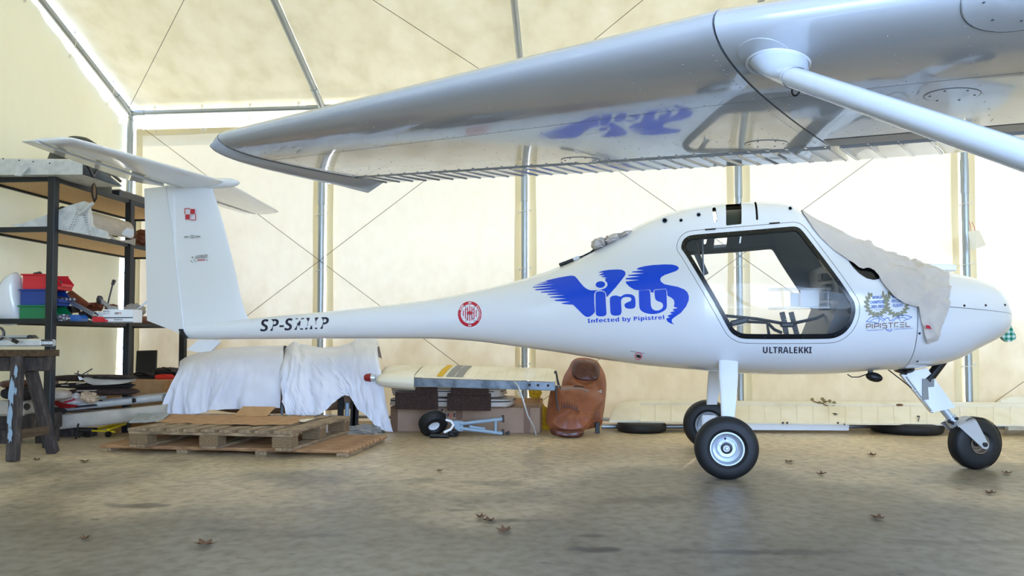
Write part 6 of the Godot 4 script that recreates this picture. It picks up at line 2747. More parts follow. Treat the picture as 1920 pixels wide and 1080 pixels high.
	for x in [q0.x + 0.06, q1.x - 0.06]: m.box(Vector3(x, (q1.y - 0.12) * 0.5, -6.33), Vector3(0.1, q1.y - 0.12, 0.18), Basis(), 0.004)
	single("timber_bench", m, M.old_wood, "low dark timber bench behind the sawhorse legs, carrying the grey housing", "bench")
	# torn composite panel
	o = thing("torn_panel", "torn whitish composite panel with a charred black top, highest on the heap", "aircraft part")
	m = MB.new()
	cut(m, [[153, 710], [160, 707], [175, 708], [200, 710], [225, 711], [246, 710], [243, 716], [225, 720], [200, 721.5], [175, 722], [163, 718]], 6.68, 0.1)
	obj("panel", m, M.slab_white, o)
	m = MB.new()
	cut(m, [[168, 706.5], [178, 704.5], [190, 707.5], [196, 705.5], [215, 707.5], [236, 707], [248, 711], [225, 712], [195, 711], [176, 710]], 6.66, 0.14)
	obj("charred_edge", m, M.dark_cloth, o)
	m = MB.new()
	for q in [[140, 700, 174, 708], [150, 705, 173, 691.5], [145, 704, 147, 695], [163, 706, 165, 700], [156, 706, 175, 706.5]]:
		m.tube([atz(q[0], q[1], 6.64), atz(q[2], q[3], 6.64)], 0.005, 6)
	obj("splinters", m, M.gunmetal, o)
	m = MB.new()
	cut(m, [[146, 706], [152, 707], [155, 712], [149, 713]], 6.62, 0.01)
	obj("letter_plate", m, M.paper_white, o)
	settle(o)
	m = MB.new()
	m.tube([atz(88, 736, 6.85), atz(146, 706, 6.9)], 0.004, 6)
	single("thin_rod", m, M.gunmetal, "thin metal rod leaning across the heap", "rod")
	for q in [[[115, 722.5], [128, 722.5], 6.62, "short pale strip lying on the dark upholstery"], [[144, 733], [181, 732], 6.6, "long pale strip on top of the rolled rug"], [[143, 720], [160, 718], 6.62, "short pale strip under the torn panel"]]:
		m = MB.new()
		m.beam(atz(q[0][0], q[0][1], q[2]), atz(q[1][0], q[1][1], q[2]), 0.02, 0.008)
		single("pale_strip", m, M.cream_vinyl, q[3], "strip", "pale strips on the heap")
	# cardboard box behind
	m = MB.new()
	var bx0 := atz(180, 738, 7.35)
	var bx1 := atz(312, 713, 7.35)
	m.box(Vector3((bx0.x + bx1.x) * 0.5, (0.2 + bx1.y) * 0.5, -7.5), Vector3(bx1.x - bx0.x, bx1.y - 0.2, 0.3), Basis(Vector3.UP, -0.1), 0.004)
	m.box(Vector3((bx0.x + bx1.x) * 0.5, 0.1, -7.5), Vector3(bx1.x - bx0.x - 0.2, 0.2, 0.25), Basis(Vector3.UP, -0.1), 0.004)
	single("cardboard_box", m, M.cardboard, "brown cardboard box behind the heap, under the black panel", "box")
	# plastic bag and its neighbours
	o = thing("plastic_bag", "crumpled plastic bag with red and coloured print on the cardboard sheets", "bag")
	m = MB.new()
	lump(m, atz(136, 750, 6.78), Vector3(0.165, 0.06, 0.09), Basis(Vector3(0, 0, 1), 0.1), 61, 0.5, 0.8, 36, 18, 2.2)
	obj("bag", m, M.bag, o, 60)
	m = MB.new()
	lump(m, atz(168, 745, 6.72), Vector3(0.075, 0.05, 0.06), Basis(Vector3(0, 0, 1), -0.3), 62, 0.4, 0.8)
	obj("bag_top", m, M.bag_print, o, 60)
	m = MB.new()
	cut(m, [[120, 753], [140, 747.5], [141, 750], [122, 756]], 6.68, 0.003)
	obj("red_print", m, M.red_ink, o)
	settle(o)
	m = MB.new()
	cut(m, [[97, 752], [104, 751.5], [120, 757], [142, 759.5], [141, 763.5], [128, 765.5], [112, 764], [100, 758]], 6.66, 0.03)
	single("red_cover", m, M.red_dark, "curved dark red plastic cover in front of the plastic bag", "cover")
	m = MB.new()
	m.beam(atz(140, 763, 6.7), atz(194, 758, 6.75), 0.03, 0.018)
	m.lathe([Vector2(0.014, -0.01), Vector2(0.026, -0.01), Vector2(0.026, 0.01), Vector2(0.014, 0.01)], atz(189, 755, 6.75), Vector3(0, 0, 1), 16)
	single("black_bar", m, M.black, "black bar with an eye at its end in front of the plastic bag", "bar")
	for q in [[88, 752, 100, 760, "yellow plastic piece left of the plastic bag"], [99, 747, 106, 751, "small yellow piece behind the plastic bag's left end"]]:
		m = MB.new()
		var l0 := atz(q[0], q[3], 6.85)
		var h0 := atz(q[2], q[1], 6.85)
		m.box((l0 + h0) * 0.5, Vector3(h0.x - l0.x, h0.y - l0.y, 0.05), Basis(), 0.006)
		single("yellow_piece", m, M.yellow, q[4], "plastic piece")
	o = thing("spray_can", "slim silver canister with a yellow cap poking out of the plastic bag", "can")
	m = MB.new()
	m.tube([atz(186, 745.5, 6.8), atz(198, 744.5, 6.8)], 0.012, 14)
	obj("body", m, M.silver, o)
	m = MB.new()
	m.tube([atz(178, 746, 6.8), atz(186, 745.5, 6.8)], 0.019, 14)
	obj("cap", m, M.yellow, o)
	settle(o)
	o = thing("grey_housing", "dusty grey metal housing with a dark round opening, behind the sawhorse leg", "housing")
	m = MB.new()
	var g0 := atz(5, 778, 6.3)
	var g1 := atz(62, 750, 6.3)
	m.box((g0 + g1) * 0.5, Vector3(g1.x - g0.x, g1.y - g0.y, 0.25), Basis(), 0.02)
	obj("casing", m, M.slab_white, o)
	m = MB.new()
	m.lathe([Vector2(0.0, -0.002), Vector2(0.022, -0.002), Vector2(0.028, 0.004)], atz(51, 762.5, 6.175), Vector3(0, 0, 1), 20)
	obj("opening", m, M.black, o)
	settle(o)
	m = MB.new()
	lump(m, atz(-4, 775, 6.3), Vector3(0.062, 0.06, 0.1), Basis(), 71, 0.05, 0.9)
	m.tube([atz(-10, 785, 6.3), Vector3(atz(-10, 785, 6.3).x, 0, -6.3)], 0.02, 8)
	single("white_pod", m, M.white, "rounded white pod at the left edge, low behind the sawhorse", "fairing", "", 60)
	# black panel and bag by the corner post
	m = MB.new()
	var k0 := atz(246, 716, 7.75)
	var k1 := atz(298, 657, 7.9)
	m.box(Vector3((k0.x + k1.x) * 0.5, (k0.y + k1.y) * 0.5, -7.85), Vector3(k1.x - k0.x, k1.y - k0.y, 0.03), Basis(Vector3(0, 0, 1), 0.03) * Basis(Vector3.RIGHT, -0.12), 0.004)
	single("black_board", m, M.black, "flat black panel leaning in the corner behind the heap", "panel")
	o = thing("sports_bag", "black and red holdall on the cardboard box beside the white sheet", "bag")
	m = MB.new()
	lump(m, atz(292, 707, 7.7), Vector3(0.22, 0.05, 0.12), Basis(), 81, 0.3, 0.7)
	lump(m, atz(312, 700, 7.66), Vector3(0.12, 0.06, 0.1), Basis(), 82, 0.3, 0.7)
	obj("bag", m, M.black, o, 60)
	m = MB.new()
	lump(m, atz(309, 707, 7.56), Vector3(0.095, 0.028, 0.03), Basis(), 83, 0.2, 0.7)
	obj("red_pocket", m, M.red_bag, o, 60)
	m = MB.new()
	m.tube([atz(250, 702, 7.6), atz(262, 697, 7.6), atz(280, 703, 7.58), atz(300, 712, 7.56)], 0.012, 8)
	obj("strap", m, M.black, o)
	settle(o)
	m = MB.new()
	m.tube([atz(243, 705, 7.4), atz(245, 712, 7.4)], [0.04, 0.045], 16)
	single("brown_tin", m, M.copper, "small brown tin beside the corner post on the heap", "tin")
	# tow bar
	o = thing("tow_bar", "yellow tubular tow bar with black wheels lying on the floor before the pallet", "tow bar")
	m = MB.new()
	m.tube([atz(168, 808, 6.75), atz(246, 789, 7.3)], 0.014, 10)
	m.tube([atz(203, 806, 6.7), atz(260, 785, 7.2)], 0.014, 10)
	m.tube([atz(155, 807, 6.7), atz(208, 809, 6.7), atz(216, 810, 6.7)], 0.008, 10)
	obj("tubes", m, M.yellow, o)
	m = MB.new()
	var f0 := atz(142, 822, 6.5)
	f0.y = 0.004
	m.beam(f0, atz(147, 794, 6.55), 0.016, 0.012)
	m.tube([atz(148, 808, 6.55), atz(158, 807, 6.6)], 0.012, 8)
	for q in [[164, 808], [203, 811]]:
		var wc := atz(q[0], q[1], 6.65)
		wc.y = 0.028
		m.lathe([Vector2(0.0, -0.012), Vector2(0.026, -0.012), Vector2(0.026, 0.012), Vector2(0.0, 0.012)], wc, Vector3(1, 0, 0.3), 16)
	m.tube([atz(148, 820, 6.5), atz(157, 806, 6.6)], 0.006, 8)
	obj("foot", m, M.black, o)
	settle(o)


# ---------------------------------------------------------------- pallets, sheets, box, seats, far wing
func middle() -> void:
	# low slatted platform
	var o := thing("slatted_platform", "low platform of brown wooden slats lying under the pallet", "platform", Vector3(-3.18, 0, -5.785), -0.145)
	for k in 15:
		var m := MB.new()
		m.box(Vector3(1.005, 0.042, -0.022 - k * 0.0585), Vector3(2.01 + (k % 3) * 0.012, 0.028, 0.037), Basis(), 0.003)
		obj("slat", m, M.slat, o)
	for k in 4:
		var m := MB.new()
		m.box(Vector3(0.05 + k * 0.635, 0.0145, -0.43), Vector3(0.09, 0.029, 0.86), Basis(), 0.003)
		obj("runner", m, M.wood, o)
	# pallet
	o = thing("pallet", "weathered wooden pallet with cardboard spread over it", "pallet", Vector3(-2.88, 0.056, -5.63), -0.166)
	var widths := [0.14, 0.088, 0.1, 0.09, 0.105, 0.1, 0.09, 0.095, 0.14]
	var x := 0.0
	for k in 9:
		var m := MB.new()
		m.box(Vector3(x + widths[k] * 0.5, 0.134, -0.56), Vector3(widths[k], 0.022, 1.14 + (k % 2) * 0.02), Basis(Vector3(0, 0, 1), 0.01 * sin(k * 2.0)), 0.003)
		obj("deck_board", m, M.wood, o)
		x += widths[k] + 0.045
	var W := x - 0.045
	for k in 3:
		var m := MB.new()
		m.box(Vector3(W * 0.5, 0.112, -0.06 - k * 0.5), Vector3(W, 0.022, 0.12), Basis(), 0.003)
		obj("cross_board", m, M.wood_x, o)
		m = MB.new()
		m.box(Vector3(0.07 + k * (W - 0.14) * 0.5, 0.011, -0.56), Vector3(0.12, 0.022, 1.12), Basis(), 0.003)
		obj("bottom_board", m, M.wood, o)
		for j in 3:
			m = MB.new()
			m.box(Vector3(0.08 + k * (W - 0.16) * 0.5, 0.0615, -0.06 - j * 0.5), Vector3(0.15, 0.079, 0.12), Basis(), 0.004)
			obj("block", m, M.block, o)
	# cardboard and tin on the pallet
	var py := 0.203
	var m := MB.new()
	sheet(m, aty(291, 792, py), aty(444, 797, py), aty(480, 779, py), aty(322, 777, py), 0.004, 3, 0.012, 10)
	single("cardboard_sheet", m, M.cardboard, "large tan cardboard sheet over the left half of the pallet", "cardboard")
	m = MB.new()
	sheet(m, aty(430, 796, py + 0.012), aty(546, 796, py + 0.004), aty(590, 783, py + 0.004), aty(440, 779, py + 0.012), 0.004, 5, 0.012, 10)
	single("cardboard_sheet", m, M.cardboard, "tan cardboard sheet with a ragged edge over the right half of the pallet", "cardboard")
	m = MB.new()
	var h0 := aty(438, 780, py + 0.016)
	var h1 := aty(500, 781, py + 0.012)
	sheet(m, h0, h1, h1 + Vector3(0.06, 0.075, -0.06), h0 + Vector3(0.06, 0.075, -0.06), 0.004, 6, 0.004, 6)
	single("cardboard_flap", m, M.cardboard, "cardboard flap standing up at the back of the pallet", "cardboard")
	m = MB.new()
	sheet(m, aty(241.5, 793, py), aty(304, 789, py), aty(319, 774.5, py + 0.03), aty(258, 775.5, py + 0.01), 0.003, 8, 0.01, 8)
	o = thing("tin_sheet", "pale grey tin sheet with rusty scratches on the pallet's left corner", "sheet metal")
	obj("plate", m, M.sign_grey, o)
	m = MB.new()
	for q in [[270, 788, 279, 778], [276, 787, 284, 778], [287, 786, 294, 779], [292, 785, 297, 780]]:
		var a := aty(q[0], q[1], py + 0.02)
		var b := aty(q[2], q[3], py + 0.026)
		m.beam(a, b, 0.004, 0.002)
	obj("scratches", m, M.rust_rim, o)
	settle(o)
	m = MB.new()
	sheet(m, aty(563, 791, py + 0.01), aty(571, 791.5, py + 0.01), aty(590, 784.5, py + 0.012), aty(561, 787, py + 0.012), 0.002, 9, 0.004, 4)
	single("paper_scrap", m, M.paper, "scrap of white paper on the pallet's right side", "paper")

	# what the sheets cover
	o = thing("covered_fuselage", "dusty beige fuselage on stands, hidden under the white sheets", "aircraft part")
	m = MB.new()
	var c0 := atz(345, 720, 7.15)
	var c1 := atz(690, 715, 7.25)
	var path := []
	var rad := []
	for k in 13:
		var f := k / 12.0
		var p := c0.lerp(c1, f)
		p.y = 0.45
		path.append(p)
		rad.append([0.1, 0.2, 0.255, 0.28, 0.29, 0.295, 0.295, 0.29, 0.28, 0.27, 0.26, 0.25, 0.24][k])
	m.tube(path, rad, 24)
	obj("shell", m, M.cardboard_pale, o, 60)
	m = MB.new()
	for q in [[1.0, 651, 743], [1.0, 529, 745]]:
		var t := atz(q[1], q[2], 6.95)
		m.tube([Vector3(t.x, 0.28, t.z), Vector3(t.x, 0.0, t.z)], 0.012 if q[1] < 600 else 0.02, 10)
	obj("white_leg", m, M.bluegrey, o)
	m = MB.new()
	for px in [640, 664, 668]:
		var t := atz(px, 745, 7.02)
		m.beam(Vector3(t.x, 0.33, t.z), Vector3(t.x - 0.01, 0.0, t.z), 0.05, 0.05)
	var e0 := atz(668, 782, 7.0)
	m.beam(Vector3(e0.x - 0.15, 0.03, e0.z), Vector3(e0.x + 0.1, 0.03, e0.z), 0.03, 0.03)
	obj("stand", m, M.black, o)
	settle(o)
	m = MB.new()
	drape(m, [[338, 677], [346, 671.5], [362, 666], [385, 660.5], [410, 656], [440, 653.5], [470, 652], [500, 651], [532, 650]],
		[[299, 775], [318, 777], [342, 777], [368, 776], [388, 772], [397, 768.5], [430, 767.5], [470, 765.5], [526, 765]], 7.55, 7.2, 6.93, 6.78, 6.82, 3, 0.045)
	single("white_sheet", m, M.cloth, "smooth white sheet draped over the left part of the covered fuselage", "sheet", "", 75)
	m = MB.new()
	drape(m, [[527, 668], [534, 655], [545, 645], [552, 643], [560, 648], [572, 648], [588, 651.5], [610, 653], [632, 652], [655, 645], [668, 638], [690, 636.5], [704, 638], [708, 652]],
		[[530, 752], [538, 776], [555, 780], [575, 779], [594, 778], [612, 768], [630, 752], [650, 741], [662, 752], [672, 770], [688, 781], [698, 790], [712, 802], [737, 811]], 7.55, 7.25, 6.9, 6.72, 6.98, 17, 0.085, 90, 40, 0.35)
	single("white_sheet", m, M.cloth, "rumpled white sheet gathered into folds over the right part of the covered fuselage", "sheet", "", 75)
	m = MB.new()
	lump(m, Vector3(-1.42, 0.015, -7.0), Vector3(0.22, 0.05, 0.13), Basis(), 91, 0.7, 0.8, 40, 16, 3.0)
	single("grey_rag", m, M.grey_cloth, "crumpled grey cloth on the floor below the rumpled sheet", "cloth", "", 70)

	# long carton
	var bt := Basis(Vector3.UP, -0.115)
	o = thing("long_carton", "long brown cardboard box with tape and an orange and black print, under the cushions", "box", Vector3(-1.142, 0, -7.08), -0.115)
	m = MB.new()
	m.box(Vector3(0.705, 0.118, -0.24), Vector3(1.41, 0.236, 0.48), Basis(), 0.005)
	obj("box", m, M.cardboard_pale, o)
	m = MB.new()
	m.box(Vector3(1.25, 0.262, -0.46), Vector3(0.3, 0.06, 0.006), Basis(), 0.001)
	m.box(Vector3(1.4, 0.255, -0.25), Vector3(0.006, 0.05, 0.42), Basis(), 0.001)
	obj("flap", m, M.cardboard, o)
	m = MB.new()
	for q in [[0.655, 0.06, 0.17, 0.10], [1.29, 0.06, 0.118, 0.234], [0.03, 0.07, 0.118, 0.234]]:
		m = MB.new()
		m.box(Vector3(q[0], q[2], 0.001), Vector3(q[1], q[3], 0.003), Basis(), 0.001)
		obj("tape_strip", m, M.tape, o)
	m = MB.new()
	words(m, "M", Vector3(0.50, 0.145, 0.003), Vector3(0.05, 0, 0), Vector3(0.012, 0.032, 0))
	words(m, "E", Vector3(0.595, 0.145, 0.003), Vector3(0.03, 0, 0), Vector3(0.006, 0.032, 0))
	for q in [[0.52, 0.185, 0.53, 0.205], [0.53, 0.205, 0.555, 0.205], [0.555, 0.205, 0.565, 0.185], [0.58, 0.185, 0.595, 0.205], [0.595, 0.205, 0.62, 0.205]]:
		m.beam(Vector3(q[0], q[1], 0.003), Vector3(q[2], q[3], 0.003), 0.002, 0.003)
	m.slab(PackedVector2Array([Vector2(0.475, 0.205), Vector2(0.49, 0.195), Vector2(0.505, 0.207), Vector2(0.49, 0.218)]), Vector3(0, 0, 0.002), Vector3.RIGHT, Vector3.UP, Vector3(0, 0, 1), 0.001)
	obj("lettering", m, M.navy, o)
	m = MB.new()
	words(m, "V", Vector3(0.552, 0.138, 0.0035), Vector3(0.044, 0, 0), Vector3(0, 0.04, 0))
	obj("orange_lettering", m, M.orange_ink, o)
	# cushions
	for k in 2:
		o = thing("bench_cushion", ["lower cream bench cushion with dark piping, on the long cardboard box", "upper cream bench cushion with dark piping, under the white wing piece"][k], "cushion")
		var xa := atz(733 + k * 4, 750, 7.0).x
		var xb := atz(965 - k * 17, 750, 7.0).x
		var yb := 0.238 + k * 0.092
		m = MB.new()
		lump(m, Vector3((xa + xb) * 0.5, yb + 0.046, -7.15), Vector3((xb - xa) * 0.5, 0.044, 0.26), Basis(Vector3.UP, -0.115), 93 + k, 0.05, 0.28, 48, 14)
		obj("pad", m, M.cream_vinyl, o, 50)
		m = MB.new()
		var cb := Basis(Vector3.UP, -0.115)
		var ring := []
		for i in 40:
			var an := TAU * i / 40
			ring.append(Vector3((xa + xb) * 0.5, yb + 0.06, -7.15) + cb * Vector3(spow(cos(an), 0.28) * (xb - xa) * 0.497, 0, spow(sin(an), 0.28) * 0.262))
		m.tube(ring, 0.005, 6, false, true)
		obj("piping", m, M.black, o)
		var fl := [[[740, 735, 822, 768], [838, 737, 921, 770]], [[779, 726, 821, 738], [845, 726, 917, 741]]]
		for q in fl[k]:
			m = MB.new()
			var d: float = 6.84 - k * 0.02 if q[0] < 830 else 6.79 - k * 0.02
			var a := atz(q[0], q[3], d)
			var b := atz(q[2], q[1], d)
			m.box((a + b) * 0.5, Vector3(b.x - a.x, b.y - a.y, 0.014), Basis(Vector3.UP, -0.115), 0.005)
			obj("brown_flap", m, M.brown_cloth, o)
		settle(o)
	# wing piece on the cushions
	o = thing("wing_piece", "white wing piece with bare metal spar and red tip light, on the cushions", "aircraft part")
	var A := atz(778, 705, 6.8)
	var B := atz(1041, 712.5, 6.66)
	var bk := Vector3(0.06, 0.085, -0.5)
	m = MB.new()
	var rows := []
	for k in 31:
		var f := k / 30.0
		var p := A.lerp(B, f)
		var bump := 0.0
		var bb := bk * (1.0 if f < 0.93 else lerpf(1.0, 0.75, (f - 0.93) / 0.07))
		rows.append([p + Vector3(0, -0.012, 0.012), p + Vector3(0, bump, 0), p + bb * 0.5 + Vector3(0, 0.012 + bump, 0), p + bb + Vector3(0, bump, 0), p + bb + Vector3(0, -0.02, 0), p + Vector3(0, -0.012, -0.06)])
	m.grid(rows, true)
	obj("skin", m, M.cream, o, 30)
	for k in 15:
		var p := A.lerp(B, k / 14.0)
		var bb := bk * (1.0 if k < 13 else 0.85)
		m = MB.new()
		m.tube([p, p + bb * 0.5 + Vector3(0, 0.012, 0), p + bb], 0.005, 6)
		obj("rib", m, M.cream, o, 60)
	for q in [[0.155, 0.2, "yellow_rag"], [0.225, 0.345, "grey_tape"]]:
		m = MB.new()
		rows = []
		for k in 4:
			var p := A.lerp(B, lerpf(q[0], q[1], k / 3.0))
			rows.append([p + Vector3(0, 0.004, 0.001), p + bk * 0.5 + Vector3(0, 0.0165, 0), p + bk + Vector3(0, 0.004, 0)])
		m.grid(rows)
		obj("painted_band", m, M[q[2]], o)
	m = MB.new()
	var sp := Vector3(0, -0.055, 0.0)
	m.beam(A + sp + Vector3(-0.01, 0, 0), B + sp, 0.012, 0.075, Vector3(0, 0, 1))
	m.beam(A + sp + Vector3(0, -0.036, 0.02), B + sp + Vector3(0, -0.036, 0.02), 0.04, 0.005, Vector3(0, 0, 1))
	obj("spar", m, M.spar, o)
	m = MB.new()
	for f in [0.82, 0.88, 0.95]:
		var p := A.lerp(B, f) + sp + Vector3(0, 0.005, 0.007)
		m.lathe([Vector2(0.0, 0.003), Vector2(0.008, 0.003), Vector2(0.012, 0.0)], p, Vector3(0, 0, 1), 14)
	m.beam(B + sp + Vector3(0.012, 0.005, -0.02), B + sp + Vector3(0.012, -0.03, -0.02), 0.03, 0.02)
	obj("spar_holes", m, M.black, o)
	# tip
	m = MB.new()
	rows = []
	var tip_l := atz(705, 703, 6.9)
	for k in 13:
		var f := k / 12.0
		var e := pow(maxf(0.0, 1.0 - pow(1.0 - f, 3.0)), 0.33)
		var cx := lerpf(tip_l.x, A.x - 0.006, f)
		var row := []
		for i in 13:
			var an := PI * i / 12.0
			var yy := A.y - 0.055 + cos(an) * 0.078 * e + 0.012 * (1.0 - f) + (0.012 if cos(an) < 0.0 else 0.0) * (1.0 - f)
			var zz := -6.86 - 0.0 + sin(an) * 0.11 * e
			row.append(Vector3(cx, yy, zz))
		row.append(Vector3(cx + 0.02, A.y - 0.05 + 0.02 * e, -7.28))
		row.append(Vector3(cx + 0.02, A.y + 0.065 + 0.02 * e, -7.28))
		rows.append(row)
	m.grid(rows, true)
	cap_row(m, rows[12], false)
	obj("tip_fairing", m, M.cream, o, 45)
	m = MB.new()
	m.tube([atz(683, 708, 6.86), atz(686, 708, 6.86), atz(696, 708, 6.86)], [0.02, 0.034, 0.04], 16)
	obj("tip_light", m, M.red_dark, o)
	m = MB.new()
	m.tube([atz(696, 708, 6.86), atz(704, 708, 6.86)], [0.038, 0.028], 14)
	obj("light_socket", m, M.silver, o)
	m = MB.new()
	m.tube([atz(964, 716, 6.66), atz(972, 725, 6.6), atz(980, 748, 6.58), atz(990, 780, 6.6), atz(1001, 800, 6.65), atz(1005, 815, 6.72)], 0.007, 8)
	m.tube([atz(969, 733, 6.62), atz(975, 742, 6.6), atz(983, 750, 6.59)], 0.004, 6)
	obj("loose_cable", m, M.silver, o)
	m = MB.new()
	for q in [[1043, 700, 1047, 722], [1042, 730, 1044, 742], [1042, 742, 1047, 771]]:
		m.tube([atz(q[0], q[1], 6.6), atz(q[2], q[3], 6.6)], 0.009, 8)
	m.ball(atz(1041.5, 698, 6.62), Vector3(0.013, 0.015, 0.01))
	m.tube([atz(1046, 712, 6.6), atz(1051, 730, 6.58)], 0.006, 8)
	obj("hinge_fittings", m, M.gunmetal, o)
	settle(o)

	nose_strut()
	seats()
	far_wing()

func nose_strut() -> void:
	var o := thing("spare_nose_gear", "spare nose gear with blue-grey tube fork and ribbed tyre lying by the long box", "landing gear")
	var c := atz(812, 802, 6.72)
	c.y = 0.115
	var ax := Vector3(0.35, -0.62, 0.72).normalized()
	var m := MB.new()
	var r := 0.125
	var h := 0.055
	var pr := [Vector2(0.05, -h * 0.6), Vector2(0.06, -h * 0.9)]
	for i in 15:
		var a := -PI / 2 + PI * i / 14.0
		pr.append(Vector2(lerpf(0.07, r, pow(absf(cos(a)), 0.5)), spow(sin(a), 0.8) * h))
	pr.append(Vector2(0.06, h * 0.9))
	pr.append(Vector2(0.05, h * 0.6))
	m.lathe(pr, c, ax, 48)
	for g in [-0.6, -0.3, 0.0, 0.3, 0.6]:
		m.lathe([Vector2(r * 0.985, g * h - 0.004), Vector2(r * 1.015, g * h), Vector2(r * 0.985, g * h + 0.004)], c, ax, 40)
	obj("tyre", m, M.rubber, o, 45)
	m = MB.new()
	m.lathe([Vector2(0.062, h * 0.8), Vector2(0.05, h * 0.6), Vector2(0.02, h * 0.5), Vector2(0.0, h * 0.5)], c, ax, 24)
	m.lathe([Vector2(0.062, -h * 0.8), Vector2(0.05, -h * 0.6), Vector2(0.0, -h * 0.5)], c, ax, 24)
	obj("rim", m, M.paper_white, o)
	m = MB.new()
	m.tube([atz(815, 788, 6.7), atz(835, 787, 6.7), atz(846, 790, 6.7), atz(850, 797, 6.7), atz(845, 805, 6.68), atz(832, 811, 6.66)], 0.012, 10)
	obj("wheel_fork", m, M.paper_white, o)
	m = MB.new()
	cut(m, [[848, 790], [852, 789], [868, 790], [868, 808], [858, 808.5], [853, 803]], 6.72, 0.05)
	obj("fork_crown", m, M.bluegrey, o)
	for q in [[862, 795, 942, 785.5], [862, 803, 942, 812.5], [929.5, 787, 929.5, 811], [880, 799.5, 909, 804]]:
		m = MB.new()
		var p0 := atz(q[0], q[1], 6.73)
		var p1 := atz(q[2], q[3], 6.73)
		p0.y = maxf(p0.y, 0.02)
		p1.y = maxf(p1.y, 0.02)
		m.tube([p0, p1], 0.0165 if q[0] < 870 else 0.012, 12)
		obj("fork_tube", m, M.bluegrey, o)
	m = MB.new()
	for q in [[943, 778, 943.5, 792], [943, 804, 943, 816], [947, 813, 955, 812], [953, 808, 954, 815]]:
		var p0 := atz(q[0], q[1], 6.73)
		var p1 := atz(q[2], q[3], 6.73)
		p0.y = maxf(p0.y, 0.01)
		p1.y = maxf(p1.y, 0.01)
		m.tube([p0, p1], 0.011, 8)
	obj("end_bolts", m, M.gunmetal, o)
	m = MB.new()
	m.tube([atz(806, 817, 6.6), atz(842, 817.5, 6.6)], 0.02, 12)
	m.beam(atz(818, 786, 6.75), atz(829, 781, 6.75), 0.03, 0.02)
	lump(m, atz(850, 812, 6.7), Vector3(0.05, 0.03, 0.04), Basis(), 5, 0.3, 0.8)
	obj("brake_hardware", m, M.black, o, 50)
	settle(o)
	m = MB.new()
	for q in [[1000, 722, 0.07], [1012, 770, 0.09], [1018, 795, 0.08]]:
		lump(m, atz(q[0] + 4, q[1] + 10, 7.25), Vector3(0.06, q[2], 0.05), Basis(), int(q[0]), 0.6, 0.8, 28, 14, 3.0)
	single("yellow_bag", m, M.yellow_rag, "crumpled yellow plastic bag stuffed behind the long box's right end", "bag", "", 60)

